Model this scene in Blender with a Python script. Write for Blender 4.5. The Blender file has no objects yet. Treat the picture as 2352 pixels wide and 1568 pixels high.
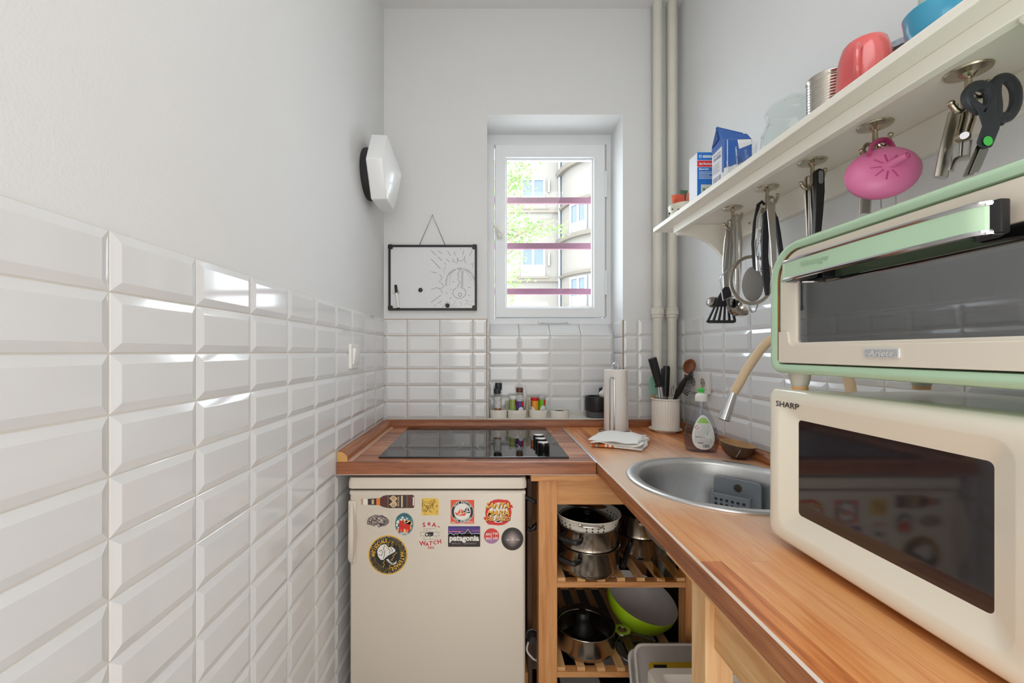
import bpy, bmesh, math, random
from mathutils import Vector, Matrix
V = Vector
RND = random.Random(11)
sc = bpy.context.scene
COL = sc.collection
PI = math.pi

# ------------------------------------------------------------------ camera
F, VX, VY, CZ = 945.0, 1115.0, 808.0, 1.241          # focal length and vanishing point in photo pixels, eye height
cam_data = bpy.data.cameras.new('camera')
cam_data.sensor_width = 36.0
cam_data.lens = F / 2352.0 * 36.0
cam_data.shift_x = (1176 - VX) / 2352.0
cam_data.shift_y = (VY - 784) / 2352.0
cam_data.clip_start = 0.02
cam_data.clip_end = 200
cam = bpy.data.objects.new('camera', cam_data)
COL.objects.link(cam)
cam.location = (0, 0, CZ)
cam.rotation_euler = (PI / 2, 0, 0)
sc.camera = cam

# ------------------------------------------------------------------ world, sun, lamps, exposure
w = bpy.data.worlds.new('sky')
sc.world = w
w.use_nodes = True
bg = w.node_tree.nodes['Background']
bg.inputs[0].default_value = (0.86, 0.93, 1.0, 1)
bg.inputs[1].default_value = 9.5


def lamp(name, kind, loc, rot, energy, color, **kw):
    d = bpy.data.lights.new(name, kind)
    d.energy = energy
    d.color = color
    for k, v in kw.items():
        setattr(d, k, v)
    o = bpy.data.objects.new(name, d)
    COL.objects.link(o)
    o.location = loc
    o.rotation_euler = rot
    return o


sun = lamp('sun', 'SUN', (0, 0, 20), (0, 0, 0), 3.0, (1.0, 0.96, 0.89), angle=0.012)
sun.rotation_euler = V((0.30, 0.33, -0.90)).to_track_quat('-Z', 'Y').to_euler()
# added fill lights, both out of view: one under the ceiling, one in the doorway
lamp('ceiling_fill', 'AREA', (0.21, -0.20, 2.80), (0, 0, 0), 9.0, (1.0, 0.985, 0.96), shape='RECTANGLE', size=1.1, size_y=0.8)
lamp('doorway_fill', 'AREA', (0.21, -0.78, 0.94), (PI / 2, 0, 0), 17.5, (1.0, 0.985, 0.96), shape='RECTANGLE', size=1.1, size_y=1.82)
sc.view_settings.view_transform = 'Standard'
sc.view_settings.look = 'None'
sc.view_settings.gamma = 1
sc.view_settings.use_curve_mapping = False
sc.view_settings.exposure = 0.08

# ------------------------------------------------------------------ helpers
def P(px, py, Y):
    """photo pixel at a known distance Y along the room"""
    return V(((px - VX) * Y / F, Y, CZ - (py - VY) * Y / F))


def PX(px, py, X):
    """photo pixel on the plane x = X"""
    Y = X * F / (px - VX)
    return V((X, Y, CZ - (py - VY) * Y / F))


def lin(c):
    c = c / 255.0
    return c / 12.92 if c <= 0.04045 else ((c + 0.055) / 1.055) ** 2.4


def L3(rgb):
    return (lin(rgb[0]), lin(rgb[1]), lin(rgb[2]), 1.0)


MATS = {}


def new_mat(name):
    m = bpy.data.materials.new(name)
    m.use_nodes = True
    nt = m.node_tree
    b = nt.nodes['Principled BSDF']
    return m, nt, b


def mat(name, rgb, rough=0.5, metal=0.0, var=0.05, scale=18.0, bump=0.0, bscale=120.0, coat=0.0, spec=0.5, sheen=0.0, stretch=None, sss=0.0):
    if name in MATS:
        return MATS[name]
    m, nt, b = new_mat(name)
    N, K = nt.nodes, nt.links
    b.inputs['Roughness'].default_value = rough
    b.inputs['Metallic'].default_value = metal
    b.inputs['Coat Weight'].default_value = coat
    b.inputs['Coat Roughness'].default_value = 0.08
    b.inputs['Specular IOR Level'].default_value = spec
    b.inputs['Sheen Weight'].default_value = sheen
    tc = N.new('ShaderNodeTexCoord')
    mp = N.new('ShaderNodeMapping')
    K.new(tc.outputs['Object'], mp.inputs[0])
    if stretch:
        mp.inputs['Scale'].default_value = stretch
    nz = N.new('ShaderNodeTexNoise')
    nz.inputs['Scale'].default_value = scale
    nz.inputs['Detail'].default_value = 4
    K.new(mp.outputs[0], nz.inputs['Vector'])
    mx = N.new('ShaderNodeMix')
    mx.data_type = 'RGBA'
    c = L3(rgb)
    mx.inputs[6].default_value = tuple(max(0, x * (1 - var)) for x in c[:3]) + (1,)
    mx.inputs[7].default_value = tuple(min(1, x * (1 + var)) for x in c[:3]) + (1,)
    K.new(nz.outputs['Fac'], mx.inputs[0])
    K.new(mx.outputs[2], b.inputs['Base Color'])
    if bump:
        n2 = N.new('ShaderNodeTexNoise')
        n2.inputs['Scale'].default_value = bscale
        n2.inputs['Detail'].default_value = 3
        K.new(mp.outputs[0], n2.inputs['Vector'])
        bp = N.new('ShaderNodeBump')
        bp.inputs['Strength'].default_value = bump
        bp.inputs['Distance'].default_value = 0.002
        K.new(n2.outputs['Fac'], bp.inputs['Height'])
        K.new(bp.outputs[0], b.inputs['Normal'])
    MATS[name] = m
    return m


def glass(name, rgb, clear=0.9, rough=0.02, ior=1.45):
    """thin clear sheet: tinted see-through plus Fresnel gloss"""
    if name in MATS:
        return MATS[name]
    m, nt, b = new_mat(name)
    N, K = nt.nodes, nt.links
    tr = N.new('ShaderNodeBsdfTransparent')
    tr.inputs[0].default_value = tuple(x * clear for x in L3(rgb)[:3]) + (1,)
    gl = N.new('ShaderNodeBsdfGlossy')
    gl.inputs['Roughness'].default_value = rough
    fr = N.new('ShaderNodeFresnel')
    fr.inputs[0].default_value = ior
    nz = N.new('ShaderNodeTexNoise')
    nz.inputs['Scale'].default_value = 25
    ad = N.new('ShaderNodeMath')
    ad.operation = 'MULTIPLY_ADD'
    ad.inputs[1].default_value = 0.02
    K.new(nz.outputs['Fac'], ad.inputs[0])
    K.new(fr.outputs[0], ad.inputs[2])
    ge = N.new('ShaderNodeNewGeometry')          # gloss on the outer side of the sheet only
    inv_ = N.new('ShaderNodeMath')
    inv_.operation = 'SUBTRACT'
    inv_.inputs[0].default_value = 1.0
    K.new(ge.outputs['Backfacing'], inv_.inputs[1])
    mu = N.new('ShaderNodeMath')
    mu.operation = 'MULTIPLY'
    K.new(ad.outputs[0], mu.inputs[0])
    K.new(inv_.outputs[0], mu.inputs[1])
    mx = N.new('ShaderNodeMixShader')
    K.new(mu.outputs[0], mx.inputs[0])
    K.new(tr.outputs[0], mx.inputs[1])
    K.new(gl.outputs[0], mx.inputs[2])
    out = [n for n in N if n.type == 'OUTPUT_MATERIAL'][0]
    K.new(mx.outputs[0], out.inputs[0])
    MATS[name] = m
    return m


def wood(name, dark, mid, light, axis='x', stave=None, rough=0.4, grain=1.0, coat=0.0, ring=55.0, knots=0.0, big=None):
    """long-grained wood; stave=(length,width) gives glued staves of different tone; big=(rgb,scale) large worn patches"""
    if name in MATS:
        return MATS[name]
    m, nt, b = new_mat(name)
    N, K = nt.nodes, nt.links
    tc = N.new('ShaderNodeTexCoord')
    sep = N.new('ShaderNodeSeparateXYZ')
    K.new(tc.outputs['Object'], sep.inputs[0])
    cmb = N.new('ShaderNodeCombineXYZ')          # first = along the grain
    order = {'x': (0, 1, 2), 'y': (1, 0, 2), 'z': (2, 0, 1)}[axis]
    for i, o in enumerate(order):
        K.new(sep.outputs[o], cmb.inputs[i])
    mp = N.new('ShaderNodeMapping')
    mp.inputs['Scale'].default_value = (1.6, 22, 22)
    src = cmb.outputs[0]
    tone = None
    if stave:
        br = N.new('ShaderNodeTexBrick')
        br.offset = 0.37
        br.inputs['Color1'].default_value = (0, 0, 0, 1)
        br.inputs['Color2'].default_value = (1, 1, 1, 1)
        br.inputs['Mortar'].default_value = (0.3, 0.3, 0.3, 1)
        br.inputs['Scale'].default_value = 1.0
        br.inputs['Mortar Size'].default_value = 0.0004
        br.inputs['Brick Width'].default_value = stave[0]
        br.inputs['Row Height'].default_value = stave[1]
        K.new(src, br.inputs['Vector'])
        tone = br.outputs['Color']
        # shift the grain from stave to stave
        sc_ = N.new('ShaderNodeVectorMath')
        sc_.operation = 'MULTIPLY_ADD'
        sc_.inputs[1].default_value = (3.1, 1.7, 2.3)
        K.new(tone, sc_.inputs[0])
        K.new(src, sc_.inputs[2])
        K.new(sc_.outputs[0], mp.inputs[0])
    else:
        K.new(src, mp.inputs[0])
    nz = N.new('ShaderNodeTexNoise')
    nz.inputs['Scale'].default_value = 2.2
    nz.inputs['Detail'].default_value = 7
    nz.inputs['Roughness'].default_value = 0.62
    nz.inputs['Distortion'].default_value = 0.6
    K.new(mp.outputs[0], nz.inputs['Vector'])
    fine = N.new('ShaderNodeTexNoise')
    fine.inputs['Scale'].default_value = 9.0
    fine.inputs['Detail'].default_value = 3
    K.new(mp.outputs[0], fine.inputs['Vector'])
    mixv = N.new('ShaderNodeMath')
    mixv.operation = 'MULTIPLY_ADD'
    mixv.inputs[1].default_value = 0.35 * grain
    K.new(fine.outputs['Fac'], mixv.inputs[0])
    K.new(nz.outputs['Fac'], mixv.inputs[2])
    val = mixv.outputs[0]
    if tone is not None:
        a = N.new('ShaderNodeMath')
        a.operation = 'MULTIPLY_ADD'
        a.inputs[1].default_value = 0.42
        K.new(tone, a.inputs[0])
        K.new(val, a.inputs[2])
        s = N.new('ShaderNodeMath')
        s.operation = 'SUBTRACT'
        s.inputs[1].default_value = 0.2
        K.new(a.outputs[0], s.inputs[0])
        val = s.outputs[0]
    rp = N.new('ShaderNodeValToRGB')
    e = rp.color_ramp.elements
    e[0].position, e[0].color = 0.42, L3(dark)
    e[1].position, e[1].color = 0.92, L3(light)
    x = e.new(0.64)
    x.color = L3(mid)
    K.new(val, rp.inputs[0])
    colr = rp.outputs[0]
    if big:
        bn = N.new('ShaderNodeTexNoise')
        bn.inputs['Scale'].default_value = big[1]
        bn.inputs['Detail'].default_value = 3
        K.new(tc.outputs['Object'], bn.inputs['Vector'])
        r2 = N.new('ShaderNodeValToRGB')
        r2.color_ramp.elements[0].position = 0.45
        r2.color_ramp.elements[1].position = 0.68
        K.new(bn.outputs['Fac'], r2.inputs[0])
        sm = N.new('ShaderNodeMath')
        sm.operation = 'MULTIPLY'
        sm.inputs[1].default_value = big[2]
        K.new(r2.outputs[0], sm.inputs[0])
        if len(big) > 3:                        # the worn area lies around one spot (the sink)
            m4 = N.new('ShaderNodeVectorMath')
            m4.operation = 'DISTANCE'
            m4.inputs[1].default_value = big[3]
            K.new(tc.outputs['Object'], m4.inputs[0])
            m5 = N.new('ShaderNodeMapRange')
            m5.interpolation_type = 'SMOOTHSTEP'
            m5.inputs['From Min'].default_value = 0.12
            m5.inputs['From Max'].default_value = big[4]
            m5.inputs['To Min'].default_value = 1.0
            m5.inputs['To Max'].default_value = 0.0
            K.new(m4.outputs['Value'], m5.inputs[0])
            r2.color_ramp.elements[0].position = 0.30
            r2.color_ramp.elements[1].position = 0.55
            m6 = N.new('ShaderNodeMath')
            m6.operation = 'MULTIPLY'
            K.new(sm.outputs[0], m6.inputs[0])
            K.new(m5.outputs[0], m6.inputs[1])
            sm = m6
        mx = N.new('ShaderNodeMix')
        mx.data_type = 'RGBA'
        K.new(sm.outputs[0], mx.inputs[0])
        K.new(colr, mx.inputs[6])
        mx.inputs[7].default_value = L3(big[0])
        colr = mx.outputs[2]
    if knots:
        vo = N.new('ShaderNodeTexVoronoi')
        vo.inputs['Scale'].default_value = knots
        m3 = N.new('ShaderNodeMapping')
        m3.inputs['Scale'].default_value = (0.5, 1.4, 1.4)
        K.new(cmb.outputs[0], m3.inputs[0])
        K.new(m3.outputs[0], vo.inputs['Vector'])
        r3 = N.new('ShaderNodeValToRGB')
        r3.color_ramp.elements[0].position = 0.03
        r3.color_ramp.elements[0].color = (0.25, 0.12, 0.05, 1)
        r3.color_ramp.elements[1].position = 0.10
        r3.color_ramp.elements[1].color = (1, 1, 1, 1)
        K.new(vo.outputs['Distance'], r3.inputs[0])
        mx = N.new('ShaderNodeMix')
        mx.data_type = 'RGBA'
        mx.blend_type = 'MULTIPLY'
        mx.inputs[0].default_value = 0.8
        K.new(colr, mx.inputs[6])
        K.new(r3.outputs[0], mx.inputs[7])
        colr = mx.outputs[2]
    K.new(colr, b.inputs['Base Color'])
    b.inputs['Roughness'].default_value = rough
    b.inputs['Coat Weight'].default_value = coat
    b.inputs['Coat Roughness'].default_value = 0.2
    bp = N.new('ShaderNodeBump')
    bp.inputs['Strength'].default_value = 0.12
    bp.inputs['Distance'].default_value = 0.001
    K.new(val, bp.inputs['Height'])
    K.new(bp.outputs[0], b.inputs['Normal'])
    MATS[name] = m
    return m


# ------------------------------------------------------------------ mesh builder
def rrect(w, h, r, n=5, cx=0.0, cy=0.0):
    """rounded rectangle outline, 4*(n+1) points, counter-clockwise; r may be a 4-list (bl, br, tr, tl)"""
    rs = r if isinstance(r, (list, tuple)) else [r] * 4
    pts = []
    for (sx, sy, a0), rr in zip(((-1, -1, PI), (1, -1, 1.5 * PI), (1, 1, 0), (-1, 1, 0.5 * PI)), rs):
        for i in range(n + 1):
            a = a0 + i * (PI / 2) / n
            pts.append((cx + sx * (w / 2 - rr) + rr * math.cos(a), cy + sy * (h / 2 - rr) + rr * math.sin(a)))
    return pts


def circ(r, n=32, cx=0.0, cy=0.0, a0=0.0):
    return [(cx + r * math.cos(a0 + 2 * PI * i / n), cy + r * math.sin(a0 + 2 * PI * i / n)) for i in range(n)]


def arc(cx, cy, r, a0, a1, n=12, ry=None):
    ry = ry or r
    return [(cx + r * math.cos(math.radians(a0 + (a1 - a0) * i / n)), cy + ry * math.sin(math.radians(a0 + (a1 - a0) * i / n))) for i in range(n + 1)]


class MB:
    def __init__(s):
        s.v, s.f, s.mi = [], [], []

    def add(s, vs, fs, mi=0, M=None):
        k = len(s.v)
        s.v += [(M @ V(p)) if M else V(p) for p in vs]
        s.f += [tuple(i + k for i in f) for f in fs]
        s.mi += [mi] * len(fs)
        return s

    def box(s, a, b, M=None, mi=0):
        x0, y0, z0 = a
        x1, y1, z1 = b
        vs = [(x0, y0, z0), (x1, y0, z0), (x1, y1, z0), (x0, y1, z0), (x0, y0, z1), (x1, y0, z1), (x1, y1, z1), (x0, y1, z1)]
        return s.add(vs, [(3, 2, 1, 0), (4, 5, 6, 7), (0, 1, 5, 4), (1, 2, 6, 5), (2, 3, 7, 6), (3, 0, 4, 7)], mi, M)

    def loft(s, loops, cap0=True, cap1=True, mi=0, M=None, closed=True):
        n = len(loops[0])
        vs = [p for l in loops for p in l]
        fs = []
        for j in range(len(loops) - 1):
            for i in range(n if closed else n - 1):
                i2 = (i + 1) % n
                fs.append((j * n + i, j * n + i2, (j + 1) * n + i2, (j + 1) * n + i))
        if cap0:
            fs.append(tuple(reversed(range(n))))
        if cap1:
            fs.append(tuple(range((len(loops) - 1) * n, len(loops) * n)))
        return s.add(vs, fs, mi, M)

    def lathe(s, prof, n=32, M=None, mi=0, cap0=False, cap1=False, closed=False):
        """prof: list of (r, z)"""
        loops = [[(max(r, 1e-5) * math.cos(2 * PI * i / n), max(r, 1e-5) * math.sin(2 * PI * i / n), z) for i in range(n)] for r, z in prof]
        if closed:
            loops.append(loops[0])
        return s.loft(loops, cap0, cap1, mi, M)

    def cyl(s, p0, p1, r0, r1=None, n=20, caps=True, mi=0, M=None):
        p0, p1 = V(p0), V(p1)
        r1 = r0 if r1 is None else r1
        d = (p1 - p0)
        q = d.to_track_quat('Z', 'Y').to_matrix()
        l0 = [p0 + q @ V((r0 * math.cos(2 * PI * i / n), r0 * math.sin(2 * PI * i / n), 0)) for i in range(n)]
        l1 = [p1 + q @ V((r1 * math.cos(2 * PI * i / n), r1 * math.sin(2 * PI * i / n), 0)) for i in range(n)]
        return s.loft([l0, l1], caps, caps, mi, M)

    def tube(s, pts, r, n=8, closed=False, mi=0, M=None, flat=1.0, up=None):
        """swept tube; r number or list; flat squeezes the section along the second axis"""
        pts = [V(p) for p in pts]
        m = len(pts)
        rs = r if isinstance(r, (list, tuple)) else [r] * m
        loops = []
        prev = V(up) if up else None
        for i, p in enumerate(pts):
            if closed:
                t = pts[(i + 1) % m] - pts[i - 1]
            else:
                t = pts[min(i + 1, m - 1)] - pts[max(i - 1, 0)]
            t.normalize()
            if prev is None:
                prev = V((0, 0, 1)) if abs(t.z) < 0.9 else V((1, 0, 0))
            a = prev - t * prev.dot(t)
            if a.length < 1e-6:
                a = t.orthogonal()
            a.normalize()
            b = t.cross(a)
            prev = a
            loops.append([p + a * (rs[i] * math.cos(2 * PI * k / n)) + b * (rs[i] * flat * math.sin(2 * PI * k / n)) for k in range(n)])
        if closed:
            loops.append(loops[0])
        return s.loft(loops, not closed, not closed, mi, M)

    def prism(s, poly, d0, d1, f, mi=0):
        """poly of 2-D points, f(a, b, depth) -> Vector"""
        return s.loft([[f(a, b, d0) for a, b in poly], [f(a, b, d1) for a, b in poly]], True, True, mi)

    def ell(s, c, r, n=20, m=12, M=None, mi=0, z0=-1.0, z1=1.0):
        """ellipsoid, optionally only between relative heights z0..z1"""
        r = r if isinstance(r, (list, tuple)) else (r, r, r)
        loops = []
        t0, t1 = math.asin(z0), math.asin(z1)
        for j in range(m + 1):
            t = t0 + (t1 - t0) * j / m
            k = max(math.cos(t), 1e-4)
            loops.append([(c[0] + r[0] * k * math.cos(2 * PI * i / n), c[1] + r[1] * k * math.sin(2 * PI * i / n), c[2] + r[2] * math.sin(t)) for i in range(n)])
        return s.loft(loops, True, True, mi, M)

    def build(s, name, mats, parent=None, world=False, bevel=0.0, seg=2, angle=35, sharp=True, flat=False, fixn=True, limit=30):
        me = bpy.data.meshes.new(name)
        vs = s.v
        if parent is not None and world:
            inv = WM[parent.name].inverted()
            vs = [inv @ p for p in vs]
        me.from_pydata([tuple(p) for p in vs], [], s.f)
        for p, i in zip(me.polygons, s.mi):
            p.material_index = i
        if bevel or fixn:
            bm = bmesh.new()
            bm.from_mesh(me)
            if bevel:
                bmesh.ops.remove_doubles(bm, verts=bm.verts, dist=1e-6)
                ed = [e for e in bm.edges if len(e.link_faces) == 2 and e.calc_face_angle(0) > math.radians(limit)]
                bmesh.ops.bevel(bm, geom=ed, offset=bevel, offset_type='OFFSET', segments=seg, profile=0.5, affect='EDGES', clamp_overlap=True)
            if fixn:
                bmesh.ops.recalc_face_normals(bm, faces=bm.faces)
            bm.to_mesh(me)
            bm.free()
        if bevel and angle == 35:
            angle = 22                           # keep the flats flat next to small bevels
        if not flat:
            for p in me.polygons:
                p.use_smooth = True
            me.set_sharp_from_angle(angle=math.radians(angle))
        for m in (mats if isinstance(mats, (list, tuple)) else [mats]):
            me.materials.append(m)
        o = bpy.data.objects.new(name, me)
        COL.objects.link(o)
        if parent is not None:
            o.parent = parent
            WM[o.name] = WM[parent.name].copy()
        else:
            WM[o.name] = Matrix()
        return o


WM = {}


def thing(name, label, cat, loc=(0, 0, 0), rot=(0, 0, 0), group=None, kind=None):
    o = bpy.data.objects.new(name, None)
    o.empty_display_size = 0.05
    COL.objects.link(o)
    o.location = loc
    o.rotation_euler = rot
    WM[o.name] = Matrix.Translation(V(loc)) @ o.rotation_euler.to_matrix().to_4x4()
    if label:
        o['label'] = label
    if cat:
        o['category'] = cat
    if group:
        o['group'] = group
    if kind:
        o['kind'] = kind
    return o


def solo(mb, name, m, label, cat, group=None, **kw):
    """a thing that is one mesh; origin moved to the middle of its base"""
    o = mb.build(name, m, None, **kw)
    xs = [v.co for v in o.data.vertices]
    c = V(((min(p.x for p in xs) + max(p.x for p in xs)) / 2, (min(p.y for p in xs) + max(p.y for p in xs)) / 2, min(p.z for p in xs)))
    o.data.transform(Matrix.Translation(-c))
    o.location = c
    WM[o.name] = Matrix.Translation(c)
    o['label'] = label
    o['category'] = cat
    if group:
        o['group'] = group
    return o


def structure(o):
    o['kind'] = 'structure'
    return o


# ------------------------------------------------------------------ flat print on a plane
_TXT = {}


def text_mesh(s, size=1.0, bold=0.0, shear=0.0, space=1.0):
    key = (s, bold, shear, space)
    if key not in _TXT:
        c = bpy.data.curves.new('print', 'FONT')
        c.body = s
        c.align_x = 'CENTER'
        c.align_y = 'CENTER'
        c.resolution_u = 2
        c.offset = bold
        c.shear = shear
        c.space_character = space
        o = bpy.data.objects.new('print', c)
        me = o.to_mesh()
        vs = [(v.co.x, v.co.y) for v in me.vertices]
        fs = [tuple(p.vertices) for p in me.polygons]
        o.to_mesh_clear()
        bpy.data.objects.remove(o)
        bpy.data.curves.remove(c)
        if vs:                                   # centre on the ink
            cx = (min(a for a, _ in vs) + max(a for a, _ in vs)) / 2
            cy = (min(b for _, b in vs) + max(b for _, b in vs)) / 2
            vs = [(a - cx, b - cy) for a, b in vs]
        _TXT[key] = (vs, fs)
    vs, fs = _TXT[key]
    return [(a * size, b * size) for a, b in vs], fs


class Flat:
    """2-D drawing put on a plane; f(a, b, off) -> point; down=True when b grows downwards"""
    def __init__(s, f, down=True):
        s.f, s.down, s.mb = f, down, MB()

    def new(s):
        s.mb = MB()
        return s

    def poly(s, pts, off):
        s.mb.add([s.f(a, b, off) for a, b in pts], [tuple(range(len(pts)))])
        return s

    def slab(s, pts, o0, o1):
        s.mb.prism(pts, o0, o1, s.f)
        return s

    def ring(s, cx, cy, r0, r1, off, n=40, ry=1.0):
        a = circ(r0, n)
        b = circ(r1, n)
        s.mb.add([s.f(cx + x, cy + y * ry, off) for x, y in a] + [s.f(cx + x, cy + y * ry, off) for x, y in b],
                 [(i, (i + 1) % n, n + (i + 1) % n, n + i) for i in range(n)])
        return s

    def stroke(s, pts, wd, off):
        n = len(pts)
        l, r = [], []
        for i in range(n):
            a, b = pts[max(i - 1, 0)], pts[min(i + 1, n - 1)]
            dx, dy = b[0] - a[0], b[1] - a[1]
            d = math.hypot(dx, dy) or 1
            nx, ny = -dy / d * wd / 2, dx / d * wd / 2
            l.append(s.f(pts[i][0] + nx, pts[i][1] + ny, off))
            r.append(s.f(pts[i][0] - nx, pts[i][1] - ny, off))
        s.mb.add(l + r, [(i, i + 1, n + i + 1, n + i) for i in range(n - 1)])
        return s

    def text(s, t, cx, cy, size, off, rot=0.0, bold=0.0, shear=0.0, space=1.0, sx=1.0, mirror=False, width=None):
        vs, fs = text_mesh(t, size, bold, shear, space)
        if width:
            w0 = max(a for a, _ in vs) - min(a for a, _ in vs)
            sx = width / w0
        ca, sa = math.cos(math.radians(rot)), math.sin(math.radians(rot))
        out = []
        for a, b in vs:
            a *= sx
            if mirror:
                b = -b
            if s.down:
                b = -b
            out.append(s.f(cx + a * ca - b * sa, cy + a * sa + b * ca, off))
        s.mb.add(out, fs)
        return s

    def arctext(s, t, cx, cy, r, a0, a1, size, off, inside=False, bold=0.0, sx=1.0):
        """letters on a circle, angles in degrees clockwise from the top; inside=True for reading along the bottom"""
        n = len(t)
        for i, ch in enumerate(t):
            if ch == ' ':
                continue
            a = a0 + (a1 - a0) * i / max(n - 1, 1)
            x, y = cx + r * math.sin(math.radians(a)), cy - r * math.cos(math.radians(a))
            s.text(ch, x, y, size, off, rot=a + (180 if inside else 0), bold=bold, sx=sx)
        return s

    def done(s, name, m, parent):
        o = s.mb.build(name, m, parent, world=True, flat=True, fixn=False)
        s.mb = MB()
        return o
# ------------------------------------------------------------------ materials
PAINT = mat('white_wall_paint', (228, 229, 229), 0.75, var=0.015, scale=3, bump=0.25, bscale=260)
CEIL = mat('ceiling_paint', (232, 232, 232), 0.8, var=0.01)
TILE = mat('glazed_white_tile', (226, 227, 228), 0.07, var=0.012, scale=5, spec=0.6)
GROUT = mat('pale_grout', (222, 217, 208), 0.9, var=0.06, scale=30)
GROUTB = mat('stained_grout', (182, 152, 118), 0.9, var=0.25, scale=14)
WINW = mat('white_window_paint', (236, 239, 241), 0.4, var=0.02, bump=0.1)
PIPEW = mat('cream_pipe_paint', (226, 222, 210), 0.45, var=0.04, bump=0.35, bscale=60)
CREAM = mat('cream_shelf_paint', (247, 243, 232), 0.38, var=0.015)
STEEL = mat('brushed_steel', (190, 188, 184), 0.26, 1.0, var=0.06, scale=40)
SINKM = mat('satin_sink_steel', (214, 214, 214), 0.36, 1.0, var=0.08, scale=60)
CHROME = mat('chrome', (215, 215, 218), 0.08, 1.0, var=0.02)
ALU = mat('aluminium_strip', (205, 212, 222), 0.3, 1.0, var=0.03)
BLACKP = mat('black_plastic', (22, 22, 24), 0.38, var=0.1)
BLACKS = mat('black_silicone', (38, 38, 42), 0.6, var=0.08)
WHITEP = mat('white_plastic', (236, 235, 230), 0.3, var=0.015)
WALNUT = wood('walnut_worktop', (118, 66, 40), (168, 102, 68), (204, 142, 104), 'x', (0.55, 0.042), 0.33, coat=0.25)
EDGEW = wood('walnut_edge', (98, 52, 28), (140, 80, 46), (172, 108, 66), 'x', None, 0.4, coat=0.15)
OAKR = wood('worn_beech_worktop', (172, 92, 46), (218, 138, 78), (236, 172, 112), 'y', (0.62, 0.045), 0.34, coat=0.25, big=((230, 208, 186), 3.2, 0.85, (-0.10, 0.22, 0.0), 0.52))
EDGER = wood('worn_worktop_edge', (112, 62, 36), (156, 94, 56), (190, 128, 84), 'y', None, 0.42)
PINE = wood('birch_frame', (184, 118, 64), (206, 144, 88), (220, 166, 112), 'z', None, 0.5, grain=0.8, knots=3.0)
PINEX = wood('birch_frame_cross', (178, 114, 62), (204, 144, 88), (218, 166, 112), 'x', None, 0.5, grain=0.8, knots=3.0)
PINEY = wood('birch_frame_long', (190, 136, 84), (212, 164, 110), (226, 186, 136), 'y', None, 0.5, grain=0.8, knots=3.0)
FRIDGE = mat('fridge_enamel', (216, 205, 190), 0.32, var=0.012, scale=4, bump=0.05)
PALEZ = wood('pale_beech_post', (200, 150, 98), (218, 174, 124), (230, 194, 148), 'z', None, 0.5, grain=0.8, knots=3.0)
# ------------------------------------------------------------------ the room
XL, XR, YB, ZC, YR = -0.470, 0.890, 1.905, 2.83, -0.75
T = 0.12
f_ = MB().box((XL - T, -2.8, -0.06), (XR + T, YB + 0.5, 0.0))
floor = structure(f_.build('floor', mat('pale_floor', (222, 216, 206), 0.8)))
ceiling = structure(MB().box((XL - T, -2.8, ZC), (XR + T, YB + 0.5, ZC + 0.1)).build('ceiling', CEIL))
wall_left = structure(MB().box((XL - T, -2.8, 0), (XL, YB + 0.5, ZC)).build('wall_left', PAINT))
wall_right = structure(MB().box((XR, -2.8, 0), (XR + T, YB + 0.5, ZC)).build('wall_right', PAINT))
# back wall with the window opening, the tiled niche below it and its sloping ledge
WX0, WX1, WZ0, WZ1 = 0.008, 0.636, 1.384, 2.340     # opening
NZ = 0.931                                           # niche floor
YF, YO = 2.085, 2.36                                 # window frame plane, outer face
b_ = MB()
b_.box((XL, YB, 0), (WX0, YO, ZC))
b_.box((WX1, YB, 0), (XR, YO, ZC))
b_.box((WX0, YB, WZ1), (WX1, YO, ZC))
b_.box((WX0, YB, 0), (WX1, 2.03, NZ - 0.006))
b_.box((WX0, 2.03, 0), (WX1, YO, 1.318))
b_.loft([[(x, 2.03, 1.318), (x, YO, 1.318), (x, YO, 1.385), (x, 2.097, 1.385)] for x in (WX0, WX1)])
wall_back = structure(b_.build('wall_back', PAINT))
# rear wall with the doorway behind the photographer, and the far end of the passage
r_ = MB()
r_.box((XL, YR - T, 0), (-0.36, YR, ZC)).box((0.78, YR - T, 0), (XR, YR, ZC)).box((-0.36, YR - T, 2.1), (0.78, YR, ZC))
structure(r_.build('wall_rear', PAINT))
structure(MB().box((XL, -2.8, 0), (XR, -2.7, ZC)).build('wall_passage', PAINT))

# black and white floor tiles
ft = MB()
ft.box((-0.0745, -0.0745, 0), (0.0745, 0.0745, 0.006))
ftw = ft.build('floor_tile', mat('white_floor_tile', (206, 202, 196), 0.35), floor, bevel=0.001, seg=1)
ftb = None
k = 0
for i in range(9):
    for j in range(10):
        x, y = XL + 0.075 + 0.15 * i, 0.48 + 0.15 * j
        if i == 0 and j == 0:
            o = ftw
        elif (i + j) % 2 == 0:
            o = ftw.copy()
            COL.objects.link(o)
        elif ftb is None:
            ftb = MB()
            ftb.box((-0.0745, -0.0745, 0), (0.0745, 0.0745, 0.006))
            ftb = o = ftb.build('floor_tile', mat('black_floor_tile', (24, 24, 26), 0.35), floor, bevel=0.001, seg=1)
        else:
            o = ftb.copy()
            COL.objects.link(o)
        o.parent = floor
        o.location = (x, y, 0)

# ---- bevelled wall tiles
_TM = {}


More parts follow.
